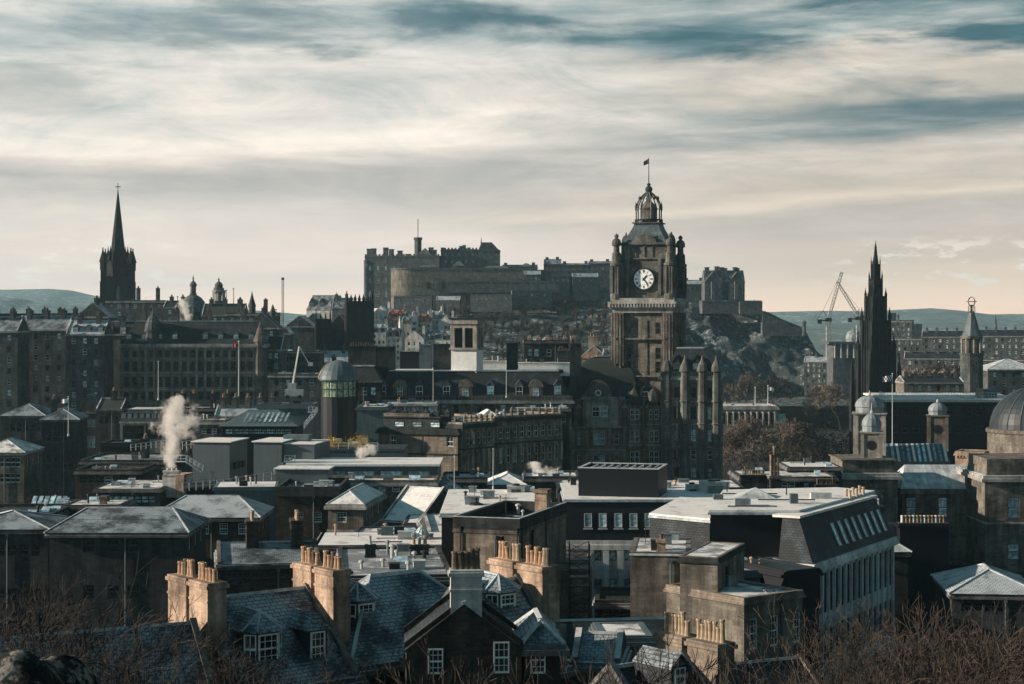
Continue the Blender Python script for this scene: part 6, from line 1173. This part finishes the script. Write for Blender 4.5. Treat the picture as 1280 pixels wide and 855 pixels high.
def acunit(px0, px1, Y, py0, py1, label, slats=5, mat='offwhite'):
    e = empty('air_unit', label, 'air conditioning unit', (X(px0, Y), Y, Z(py1, Y))); w_ = X(px1, Y)-X(px0, Y); h = Z(py0, Y)-Z(py1, Y); b = MB(); b.box(0, w_, 0, 2.4, .25, h); b.box(-.05, w_+.05, -.05, 2.45, h, h+.08); b.build('casing', mat, e)
    b = MB()
    for k in range(slats): b.box(w_*.22, w_*.78, -.08, -.0, h*(.3+.1*k), h*(.3+.1*k)+.06)
    b.build('grille', 'iron', e); b = MB(); [b.box(x, x+.15, .2, .4, 0, .25) for x in (.1, w_-.25)]; [b.box(x, x+.15, 2, 2.2, 0, .25) for x in (.1, w_-.25)]; b.build('foot', 'iron', e); b = MB(); b.lathe([(w_*.22, h+.08), (w_*.22, h+.3), (w_*.15, h+.32)], w_*.5, 1.2, 0, 12); b.build('fan_housing', 'iron', e)
acunit(634, 656, 208, 609, 621, 'pale boxy air unit on the snowy roof left of the black plant box'); acunit(657, 668, 211, 611, 621, 'smaller grey air unit right beside the pale boxy one', 3, 'leadfrostlit'); acunit(876, 912, 227, 603, 621, 'white louvred air unit right of the black plant box'); acunit(858, 874, 229, 607, 617, 'low white air unit tucked beside the black plant box', 3)
e = empty('lattice_stair', 'black iron escape stair tower between stone block and pale facade', 'stair', (X(724, 170), 170, Z(775, 170))); b = MB(); h = Z(678, 170)-Z(775, 170); lattice(b, (0, 0, 0), (0, 0, h), 1.9, .06, 8)
for k in range(9): b.box(-1, 1, -.9, .9, h*k/9, h*k/9+.06)
b.build('frame', 'iron', e)
Lb('stone_block', 'lower pale stone wall stepping down behind the sunlit chimneys', 690, 734, 176, 706, 8, -6, 'stonewarm', None, None, 'flat', 2, 'slatedark', par=.3)
# ================= modern building with mansard windows
B = Bld('modern_office', 'black clad mansard with five sloping windows over a pale concrete facade', 'office building', 704, 884, 218, 676, 52, 18, 0)
B.walls('concrete', dict(cols=[(743, 752), (762, 770.5), (781, 789), (800, 808), (819, 827)], rows=[(684, 701), (724, 741), (762, 778)], style='blue'), corn=.35, cornh=1.1, sills=False, rec=.35)
for px in (738, 757.5, 775.5, 794.5, 813): b = MB(); u = B.u(px); b.box(u-.35, u+.35, -.45, 0, 0, B.H-1.2); b.build('pier', 'concrete', B.root)
z0 = B.H+.05; zh = B.h(629)-B.H; b = MB(); b.prism([(.2, 0), (B.L, 0), (B.L, 12), (.2, 12)], z0, z0+zh, [(.2, 1.1), (B.L, 1.1), (B.L, 12), (.2, 12)]); b.build('mansard', 'metaldark', B.root); b = MB(); b.box(0, B.L, .8, 12.3, z0+zh, z0+zh+.3); b.build('roof_edge', 'leadfrostlit', B.root); b = MB(); b.box(.2, B.L+3, 1, 23, z0+zh+.3, z0+zh+.36); b.build('roof', 'snowfull', B.root)
tl = atan2(1.1, zh)
for px in (735, 753.5, 773, 792, 811):
    u = B.u(px); o = window(B.root, (u-.45, 1.1*.32-.12, z0+zh*.34), 0, .95, 1.75, 'modern', 'roof_window'); o.rotation_euler = (-tl, 0, 0)
    b = MB(); b.box(-.12, 1.07, -.12, .06, -.25, -.14); s_ = b.build('sill', 'leadfrostlit', o)
B.clutter(z0+zh+.36, 4, 16, 3, 11.5, 4); B.clutter(z0+zh+.36, B.L, 7, 4, 0, 14)
# black plant enclosure
B = Bld('plant_enclosure', 'large windowless black box with open finned top on the office roof', 'plant enclosure', 723, 823, 223, 585, Z(625.5, 223), 8, -13); L_, D2, H_ = B.L, B.D, B.H
b = MB(); b.box(0, L_, 0, .2, 0, H_); b.box(0, L_, D2-.2, D2, 0, H_); b.box(0, .2, .2, D2-.2, 0, H_); b.box(L_-.2, L_, .2, D2-.2, 0, H_); b.box(.2, L_-.2, .2, D2-.2, H_*.4, H_*.5); b.build('screen', 'metaldark', B.root)
b = MB(); b.box(-.08, L_+.08, -.08, .26, H_, H_+.1); b.box(-.08, L_+.08, D2-.26, D2+.08, H_, H_+.1); b.box(-.08, .26, .26, D2-.26, H_, H_+.1); b.box(L_-.26, L_+.08, .26, D2-.26, H_, H_+.1); b.build('rim', 'leadfrostlit', B.root)
b = MB()
for k in range(9): u = 1.1+k*1.0; b.box(u, u+.12, .3, D2-.3, H_-.9, H_-.05)
b.build('fin', 'leadfrostlit', B.root)
Lb('modern_office', 'flat snowy roof zone under the black plant enclosure', 700, 930, 242, 611, 12, 0, 'metaldark', None, None, 'flat', 2, 'snow', par=.2)
# wedge shaped black roof building
Zr = 80.7
def poly_b(name, label, cat, pts, z0, z1, mat, top, rim=None):
    x0, y0 = X(*pts[0]), pts[0][1]; e = empty(name, label, cat, (x0, y0, z0)); P = [(X(p, y)-x0, y-y0) for p, y in pts]; b = MB(); b.prism(P, 0, z1-z0); b.build('wall', mat, e); cx = sum(p[0] for p in P)/len(P); cy = sum(p[1] for p in P)/len(P); Q = [(cx+(x-cx)*1.015, cy+(y-cy)*1.015) for x, y in P]
    b = MB(); b.prism(Q, z1-z0+.003, z1-z0+.2); b.build('roof', top, e)
    if rim: Q2 = [(cx+(x-cx)*1.03, cy+(y-cy)*1.03) for x, y in P]; b = MB(); b.prism(Q2, z1-z0-.25, z1-z0-.02); b.build('rim', rim, e)
    return e
e = poly_b('modern_office', 'black windowless wedge shaped top storey with bright frosted flat roof', 'office building', [(888, 177), (999, 177), (1092, 197), (1045, 201), (905, 198)], 62, Zr, 'metaldark', 'snowfull', 'leadfrostlit')
b = MB(); x = X(950, 190)-X(888, 178); b.mesh([(x-2.6, 11, Zr-61.8), (x+1.6, 11, Zr-61.8), (x-.3, 13.5, Zr-60.8), (x-2.6, 16, Zr-61.8), (x+1.6, 16, Zr-61.8)], [(0, 1, 2), (1, 4, 2), (4, 3, 2), (3, 0, 2)]); b.build('rooflight', 'leadfrostlit', e)
for k in range(3): b = MB(); b.tube((4+k*3, 19-k*2, Zr-62), (4+k*3, 19-k*2, Zr-60.8), .09); b.build('vent_pipe', 'iron', e)
for x, y, w, d, h, m_ in ((3, 4, 1.6, .9, .7, 'leadmid'), (9, 6, .8, .8, 1.0, 'metalmid'), (12, 11, 2.2, 1, .6, 'offwhite'), (1.5, 10, 1, 1, .5, 'metalmid')): b = MB(); b.box(x, x+w, y, y+d, Zr-61.8, Zr-61.8+h); b.build('roof_box', m_, e)
for x, y, x1 in ((2, 2, 7), (6, 8.5, 12), (3, 15, 9)): b = MB(); b.box(x, x1, y, y+.14, Zr-61.7, Zr-61.58); b.build('pipe_run', 'iron', e)
poly_b('modern_office', 'dark slated block with frosted roof left of the black wedge', 'office building', [(812, 186), (887, 181), (900, 200), (850, 203)], 62, 79.4, 'slatedark', 'snowfull', 'leadfrostlit')
B = Bld('modern_office', 'pale ribbed concrete office wing with tall strip windows and a row of white roof lights', 'office building', 1016, 1118, 172, 706, 52, 3.6, 60)
B.walls('concrete', dict(n=14, w=1.45, rz=[(B.H-5.2, B.H-1.2), (B.H-10.5, B.H-6.7), (B.H-15, B.H-12)], style='slit'), None, dict(n=1, w=1, rz=[(B.H-5.2, B.H-1.2)], style='mid'), corn=.4, cornh=.8, rec=.2, sills=False)
for k in range(15): b = MB(); u = .8+(B.L-1.6)*k/14; b.box(u-.13, u+.13, -.2, 0, 0, B.H-.9); b.build('fin', 'concrete', B.root)
zh = Zr-B.base-B.H-.3; b = MB(); b.prism([(0, 0), (B.L, 0), (B.L, 3.6), (0, 3.6)], B.H+.05, B.H+zh, [(1.2, 1.9), (B.L-1, 1.9), (B.L-1, 3.6), (1.2, 3.6)]); b.build('mansard', 'slatedark', B.root); b = MB(); b.box(1.0, B.L-.6, 1.7, 4.6, B.H+zh, B.H+zh+.25); b.build('roof', 'snowfull', B.root)
tl = atan2(1.9, zh)
for k in range(8): u = B.L*.33+k*B.L*.082; o = window(B.root, (u, 1.9*.2-.14, B.H+zh*.2), 0, .85, zh*.58, 'modern', 'roof_window'); o.rotation_euler = (-tl, 0, 0)
for k in range(6): b = MB(); b.lathe([(.16, 0), (.14, .9), (.2, .95), (.18, 1.1)], B.L*.72+k*1.1, 2.6+.8*(k % 2), B.H+zh+.2, 8); b.build('vent_pot', 'buffpot', B.root)
Lb('modern_office', 'added dark box standing for the recess shade between black wedge and ribbed concrete wing', 985, 1024, 160, 716, 9, 30, 'metaldark', None, None, 'flat', 2, 'leaddark', par=.2)  # added box hides a lit wall end, its dark colour stands for shade
# dark stone tower block in front
B = Bld('stone_block', 'dark soot stained stone block with one flue and thin lit roof rim', 'building', 788, 862, 150, 692, 56, 10, -6); B.walls('stone', None, corn=.1, cornh=.15, trim='leadfrostlit', sills=False); B.flat('snow', .15)
B.chimney(B.L*.52, .6, .7, .6, B.H, B.H+.9, 1, 'stonelit', 'terracotta', .5)
B = Bld('stone_block', 'taller stone bay with frosted flat roof and one slit window on its side', 'building', 850, 897, 145, 697, 56, 10, -20); B.walls('stone', None, dict(cu=[(2.6, 4.0)], rows=[(712, 741)], style='slit'), corn=.15, cornh=.4, trim='soot'); B.flat('snow', .15, .2)
B = Bld('stone_block', 'low dark stone wing with three tall white framed windows and sunlit roof edge', 'building', 930, 1003, 140, 752, 54, 9, 38); B.walls('stone', dict(cu=[(.6, 1.6), (3.0, 4.0), (5.6, 6.6)], rows=[(775, 814)], style='sash'), corn=.2, cornh=.3, trim='stonewarm'); B.flat('snow', .3, pm='stonewarm')
Lb('stone_block', 'blue grey lead roofed link behind the low dark wing', 925, 1010, 163, 716, 8, 14, 'metalmid', None, None, 'flat', 2, 'leadfrostlit', par=.2)
Lb('brick_shed', 'low brown shed with lit gutter edges left of the dark stone block', 744, 792, 160, 754, 8, -4, 'rubble', dict(n=3, w=1, rows=[(762, 775)], style='dark'), None, 'flat', 2, 'ground', par=.3)
Lb('brick_shed', 'white snow covered shed roof behind the bottom chimneys', 752, 815, 110, 798, 5, 3, 'metalmid', None, None, 'flat', 1, 'snow', par=.15)
Lb('brick_shed', 'small frosted roof at the foot of the picture right of the stone gable', 715, 775, 98, 828, 5, -8, 'soot', None, None, 'gable', 1.2, 'slate')
# rows of flues to the right
B = Lb('chimney_block', 'dark block with snowy roof behind the office roof, right of centre', 925, 1046, 290, 598, 14, 0, 'soot', dict(n=12, w=1, rows=[(603, 612)], style='rand'), None, 'flat', 2, 'snow', par=.3)
B.chimney(B.u(941), 0, 4.2, .9, B.H-2, B.H+.3, 9, 'soot', 'buffpot', 1.2); B.chimney(B.u(1032), -.5, 3.6, .9, B.H-3, B.H-1.2, 9, 'soot', 'potdark', 1.3)
B = Lb('chimney_block', 'three tall sunlit flues standing together right of the clock hotel', 963, 976, 285, 595, 1.2, 0, 'soot', None, None, 'flat', 0, 'soot', par=0, cat='chimney')
for k, (px, py) in enumerate(((964.5, 570), (968.5, 560), (973, 574))): b = MB(); b.lathe([(.24, 0), (.22, B.h(py)-B.H), (.28, B.h(py)-B.H+.02), (.28, B.h(py)-B.H+.2)], B.u(px), .5, B.H, 10); b.build('flue', 'stonelit', B.root)
Lb('chimney_block', 'dark roofs with small lit gable left of the corner pavilion', 985, 1052, 300, 585, 12, 0, 'soot', dict(n=5, w=1, rows=[(590, 596)], style='rand'), None, 'flat', 2, 'snowfull', par=.2)
for a, c, Yq, py, n_, pm, lb in ((1125, 1186, 235, 655, 12, 'white', 'broad black chimney wall topped by a long row of small pots'), (1085, 1104, 240, 634, 4, 'white', 'small dark stack with white pots above the roof lights')):
    B = Lb('chimney_block', lb, a, c, Yq, py, 2, 0, 'metaldark', None, None, 'flat', 0, 'soot', par=0, cat='chimney'); 
    for k in range(n_): b = MB(); b.lathe([(.2, 0), (.17, .75), (.22, .8), (.2, .95)], .5+(B.L-1)*k/(n_-1), 1, B.H+.1, 8); b.build('chimney_pot', pm if k % 3 == 0 else 'terracotta', B.root)
Lb('low_building', 'low dark building with frosted hipped roof behind twigs at lower right', 1190, 1300, 172, 742, 12, -6, 'soot', dict(n=6, w=1, rows=[(752, 764)], style='dark'), None, 'hip', 1.8, 'slatefrost')
Lb('low_building', 'small blue frosted lean-to between office wing and black chimney wall', 1108, 1135, 205, 690, 10, 0, 'soot', None, None, 'hip', 1, 'leadfrostlit')
# ================= foreground terrace
def fore(name, label, px0, Y, L, eave, ridge, D=9, rot=38, base=64, wall='rubble', rm='slate', roof='gable', chs=()):
    py = HZ+(CZ-eave)*F/Y; B = Bld(name, label, 'stone house', px0, px0+10, Y, py, base, D, rot); B.L = L; B.H = eave-base
    return B
def stacks(B, u, z1, spans, mat='stonelit', pot='terracotta', w=1.15, n=5, ph=1.0):
    for a, c in spans: B.chimney(u, (a+c)/2, w, c-a, B.H+.5, z1-B.base, n, mat, pot, ph, pr=.14)
def bay(B, px, py0, py1, w=1.9, dep=.9, rh=1.1, v=1.0, style='sash', frame='frame', back=3.5, cheek='slatedark', roof='slate'):
    u = B.u(px); k = (B.Y+u*sin(B.r)+v*cos(B.r)); u = ((px-640)/F*k-B.X0+v*sin(B.r))/cos(B.r); k = B.Y+u*sin(B.r)+v*cos(B.r); z0 = Z(py1, k)-B.base; z1 = Z(py0, k)-B.base; h = z1-z0; c = .5
    P = [(u-w/2-c, v+dep), (u-w/2, v), (u+w/2, v), (u+w/2+c, v+dep), (u+w/2+c, v+back), (u-w/2-c, v+back)]
    b = MB(); b.prism(P, z0-.25, z1+.05); d = b.build('bay_dormer', cheek, B.root)
    b = MB(); Q = [(u-w/2-c-.2, v+dep-.1), (u-w/2-.1, v-.22), (u+w/2+.1, v-.22), (u+w/2+c+.2, v+dep-.1), (u+w/2+c+.2, v+back), (u-w/2-c-.2, v+back)]; b.prism(Q, z1+.05, z1+.15)
    A = (u, v+dep+.3, z1+.15+rh); A2 = (u, v+back, z1+.15+rh); q3 = [(x, y, z1+.15) for x, y in Q]
    b.mesh(q3+[A, A2], [(0, 1, 6), (1, 2, 6), (2, 3, 6), (3, 4, 7, 6), (5, 0, 6, 7)]); b.build('dormer_roof', roof, d)
    b = MB(); [b.tube(q3[i], A, .07) for i in range(4)]; b.tube(A, A2, .08); b.build('ridge', 'leadfrostlit', d)
    window(d, (u-w/2+.06, v-.08, z0), 0, w-.12, h-.05, style)
    a = atan2(dep, c); l = sqrt(c*c+dep*dep); o = window(d, (u+w/2+.03, v-.03, z0), a, l-.05, h-.05, 'sash2'); window(d, (u-w/2-c-.03, v+dep-.03, z0), -a, l-.05, h-.05, 'sash2')
H1 = fore('stone_house', 'slate roofed house with bay dormer between the two left pairs of sunlit chimneys', 294.6, 93.0, 7.7, 80.2, 84.6, D=10.4)
H1.walls('rubble', dict(n=2, w=1, rz=[(10, 12)], style='sash')); H1.gable(4.3, 'u', 'slate'); stacks(H1, .2, 85.5, ((2.4, 4.5), (4.85, 7.0))); stacks(H1, H1.L+.45, 85.5, ((2.4, 4.4), (4.8, 6.8)))
bay(H1, 333, 791, 829, 1.35, .55, .9, 1.6); H1.dormer(5.9, 1.4, 1.25, 1.9, Z(822, 99.5)-64, 3, 'sash', 'slatedark', 'slate', rh=.9, kind='hip')
H2 = fore('stone_house', 'slate roofed house with white framed bay dormer, centre foreground', 439, 98.7, 12, 80.5, 84.4)
H2.walls('rubble', dict(n=3, w=1, rz=[(10, 12)], style='sash')); H2.hip(4.2, 'slate', .3, 4.5); bay(H2, 455, 753, 784, 1.2, .55, .9, 2.6, 'sash'); H2.dormer(2.4, .6, 1.2, 1.3, Z(846, 100)-64, 2.5, 'sash2', 'slatedark', 'slate', rh=.7, kind='hip')
H4 = fore('stone_house', 'blue slated house with white bay dormer beneath the brightest pair of chimneys', 624, 90.7, 4.5, 81.6, 85.9, D=8)
H4.walls('soot', dict(n=2, w=1, rz=[(12, 14)], style='sash')); H4.gable(4.2, 'u', 'slate'); stacks(H4, H4.L+.5, 86.35, ((1.9, 4.1), (4.5, 6.6)), w=1.2, n=6); bay(H4, 634, 741, 768, 1.1, .5, .75, 2.9, 'sash'); 
b = MB(); b.box(H4.L+.2, H4.L+1.0, 1.2, 6.6, 0, H4.H+2); b.build('gable_wall', 'stone', H4.root)
H3 = Bld('stone_house', 'dark rubble gable house crowned by a grey rendered chimney with five pots', 'stone house', 508, 652, 87, 812, 62, 4.6, 4); H3.walls('rubble', dict(cols=[(534, 551), (617, 634)], rows=[(812.5, 846)], style='sash'), None, dict(n=2, w=1, rz=[(15, 17)], style='sash'), corn=0, H=H3.H); H3.gable(Z(756, 87)-Z(812, 87), 'v', 'slatedark', o=.08, cop=.12)
window(H3.root, (H3.u(535), -.05, H3.h(843)), 0, .75, 1.25, 'sash'); window(H3.root, (H3.u(617), -.05, H3.h(843)), 0, .78, 1.55, 'sash')
[k for k in H3.root.children if k.name.startswith('coping')] and [k.data.materials.__setitem__(0, M['rubble']) for k in H3.root.children if k.name.startswith('coping')]
H3.chimney(H3.L*.52, .55, 1.55, 1.0, H3.H+.8, H3.h(722), 5, 'render', 'potdark', .95, pr=.15)
H3b = Bld('stone_house', 'narrow dark house bay with hipped slate roof beside the rubble gable', 'stone house', 655, 700, 88, 806, 62, 5, 4); H3b.walls('rubble', dict(cols=[(663, 681)], rows=[(809, 842)], style='sash')); H3b.hip(1.0, 'slate', .2); window(H3b.root, (H3b.u(663), -.06, H3b.h(842)), 0, .75, 1.35, 'sash')
H6 = fore('stone_house', 'slate house with two brick brown chimney stacks at the bottom right of centre', 843, 80.2, 5, 79.4, 83.5)
H6.walls('soot', None); H6.gable(4, 'u', 'slatedark'); stacks(H6, H6.L+.5, 84.0, ((2.2, 4.3), (4.7, 6.6)), 'stonewarm', 'buffpot', n=7, ph=1.05); H6.dormer(1.8, 1.6, 1.0, 1.0, Z(856, 83)-64, 2.5, 'sash2', 'slatedark', 'slate', rh=.6)
H0 = fore('stone_house', 'long blue slated roof crossing the bottom left corner', -90, 84, 14.5, 79.6, 83.6, rot=27, D=9); H0.walls('rubble', dict(n=4, w=1, rz=[(10, 12)], style='sash')); H0.gable(4.1, 'u', 'slate')
B = fore('stone_house', 'dark low roof with ladder like skylight below the dark stone block', 700, 118, 9, 77.2, 79.5, D=7, rot=8); B.walls('rubble', dict(n=3, w=1, rz=[(8, 10)], style='sash')); B.gable(2, 'u', 'slatedark')
B = fore('stone_house', 'dark roof seen between bottom chimneys and the low wing', 905, 112, 9, 74, 78, D=9, rot=25); B.walls('rubble', dict(n=3, w=1, rz=[(6, 8)], style='sash')); B.gable(3, 'u', 'slatedark')
# frosted rock of the hill at the very corner
b = MB(); vs = []; n = 50
for j in range(n):
    for i in range(n):
        x = -5.2+i*.06; y = 10.4+j*.11; q = max(0, 1-((x+3.6)/.62)**2-((y-13)/2.2)**2); vs.append((x, y, 95.9+1.6*sqrt(q)+.18*noise.fractal((x*2, y*2, 0), 1, 2, 5)*(q > 0)))
b.mesh(vs, [(j*n+i, j*n+i+1, (j+1)*n+i+1, (j+1)*n+i) for j in range(n-1) for i in range(n-1)]); tag(b.build('rock', 'nearrock', smooth=True), 'frost rimmed dark boulder in the bottom left corner', 'rock')
# ================= steam
def steam(px, py, Y, rx, rz_, label, seed, lean=.3, den=1.0, n=7):
    e = MB(); rnd = random.Random(seed); s = Y/F; ico = []
    m, g, bb = newmat('steam%d' % seed); m.node_tree.nodes.remove(bb); o = g.n('ShaderNodeTexCoord').outputs['Object']
    sp = g.n('ShaderNodeSeparateXYZ'); g.put(sp, 0, o); H = rz_*2*s; W_ = rx*s; t = g.math('DIVIDE', sp.outputs[2], H)
    n1 = g.noise(g.vmul(o, (1, 1, .8), (seed, 0, 0)), 4.2/W_, 8, .66, .5); n0 = g.noise(g.vmul(o, (1, 1, 1), (seed*3, 4, 2)), 1.25/W_, 2, .5, .3); cx = g.math('ADD', g.math('MULTIPLY', g.math('SUBTRACT', t, .5), lean*H), g.math('MULTIPLY', g.math('SUBTRACT', n0, .5), W_*.9))
    dx_ = g.math('SUBTRACT', sp.outputs[0], cx); rad = g.math('SQRT', g.math('ADD', g.math('MULTIPLY', dx_, dx_), g.math('MULTIPLY', sp.outputs[1], sp.outputs[1])))
    rr0 = g.math('MULTIPLY', g.ramp(t, [(0, (.22,)*3), (.35, (.62,)*3), (.62, (.8,)*3), (.88, (.5,)*3), (1, (.05,)*3)]), W_)
    q = g.math('SUBTRACT', g.math('DIVIDE', rad, rr0), g.math('ADD', g.math('MULTIPLY', g.math('SUBTRACT', n1, .5), 3.2), g.math('MULTIPLY', g.math('SUBTRACT', n0, .5), 4.5)))
    d = g.rng(q, .2, 1.0, den, 0); em = g.math('MULTIPLY', g.rng(t, 0, .06, 0, 1), g.rng(t, .9, 1, 1, 0))
    v = g.n('ShaderNodeVolumePrincipled'); g.put(v, 'Density', g.math('MULTIPLY', d, em)); g.put(v, 'Color', (1, .97, .94, 1)); v.inputs['Anisotropy'].default_value = .1
    m.node_tree.links.new(v.outputs[0], [k for k in m.node_tree.nodes if k.type == 'OUTPUT_MATERIAL'][0].inputs['Volume'])
    e.lathe([(W_*.5, 0), (W_*1.25, H*.2), (W_*1.5, H*.6), (W_*1.3, H*.9), (W_*.6, H)], n=14); ob = e.build('steam_plume', 'steam%d' % seed, loc=(X(px, Y), Y, Z(py+rz_, Y))); m.cycles.volume_step_rate = .5 if hasattr(m, 'cycles') else 1
    return tag(ob, label, 'steam')
steam(219, 538, 292, 27, 50, 'tall cream steam plume rising from the beige penthouse vents', 1, .12, .6)
steam(455, 565, 300, 13, 11, 'small puff of steam over the railed terrace', 2, .5, .8)
steam(678, 588, 305, 20, 12, 'low drifting steam puff before the columned front', 3, -1.2, .7)
steam(231, 388, 700, 9, 18, 'thin wisp of steam rising left of the green dome', 4, -.3, .5)
# ================= bare trees at the foot of the picture
rnd = random.Random(21)
def ft(px, Y, pytop, kind, label, group, hs=1):
    H0_ = 1; zt_ = Z(pytop, Y); zg = gz(X(px, Y), Y); h = zt_-zg; tree(kind, (X(px, Y), Y, zg), rnd.random()*6, h, label, group)
G1 = 'bare trees in the thicket at lower right'
for i in range(24):
    px = 990+i*12.8+rnd.uniform(-8, 8); Y = rnd.uniform(58, 92); top = {0: 800, 1: 775}.get(i // 3, 755)+rnd.uniform(-12, 40)
    ft(px, Y, top, 'acbak'[i % 5], 'leafless twiggy tree in the brown thicket filling the lower right corner', G1)
G2 = 'bare trees along the bottom edge'
for i in range(7):
    px = 725+i*38+rnd.uniform(-9, 9); ft(px, rnd.uniform(55, 74), 832+rnd.uniform(-20, 18), 'sks'[i % 3], 'low leafless tree poking up along the bottom edge right of centre', G2)
for i in range(4):
    px = 445+i*62+rnd.uniform(-9, 9); ft(px, rnd.uniform(52, 74), 815+rnd.uniform(-25, 30), 's', 'slim leafless sapling poking up in front of the centre houses', 'saplings before the centre houses')
G3 = 'bare trees in the dark lower left'
for i in range(11):
    px = 0+i*19+rnd.uniform(-9, 9); ft(px, rnd.uniform(50, 84), (690+i*11)+rnd.uniform(-20, 40), 'kkk'[i % 3], 'dark leafless tree standing in the shade at lower left', G3)
for i in range(4): ft(215+i*46, 70+i*2, 775+rnd.uniform(0, 40), 'k', 'thin leafless tree in front of the leftmost chimneys and dormers', 'thin trees before the left chimneys')
for px, Y, t in ((1141, 60, 752), (150, 66, 745)): ft(px, Y, t, 'w', 'slender pale barked birch among the darker bare trees', 'pale birches', 1)
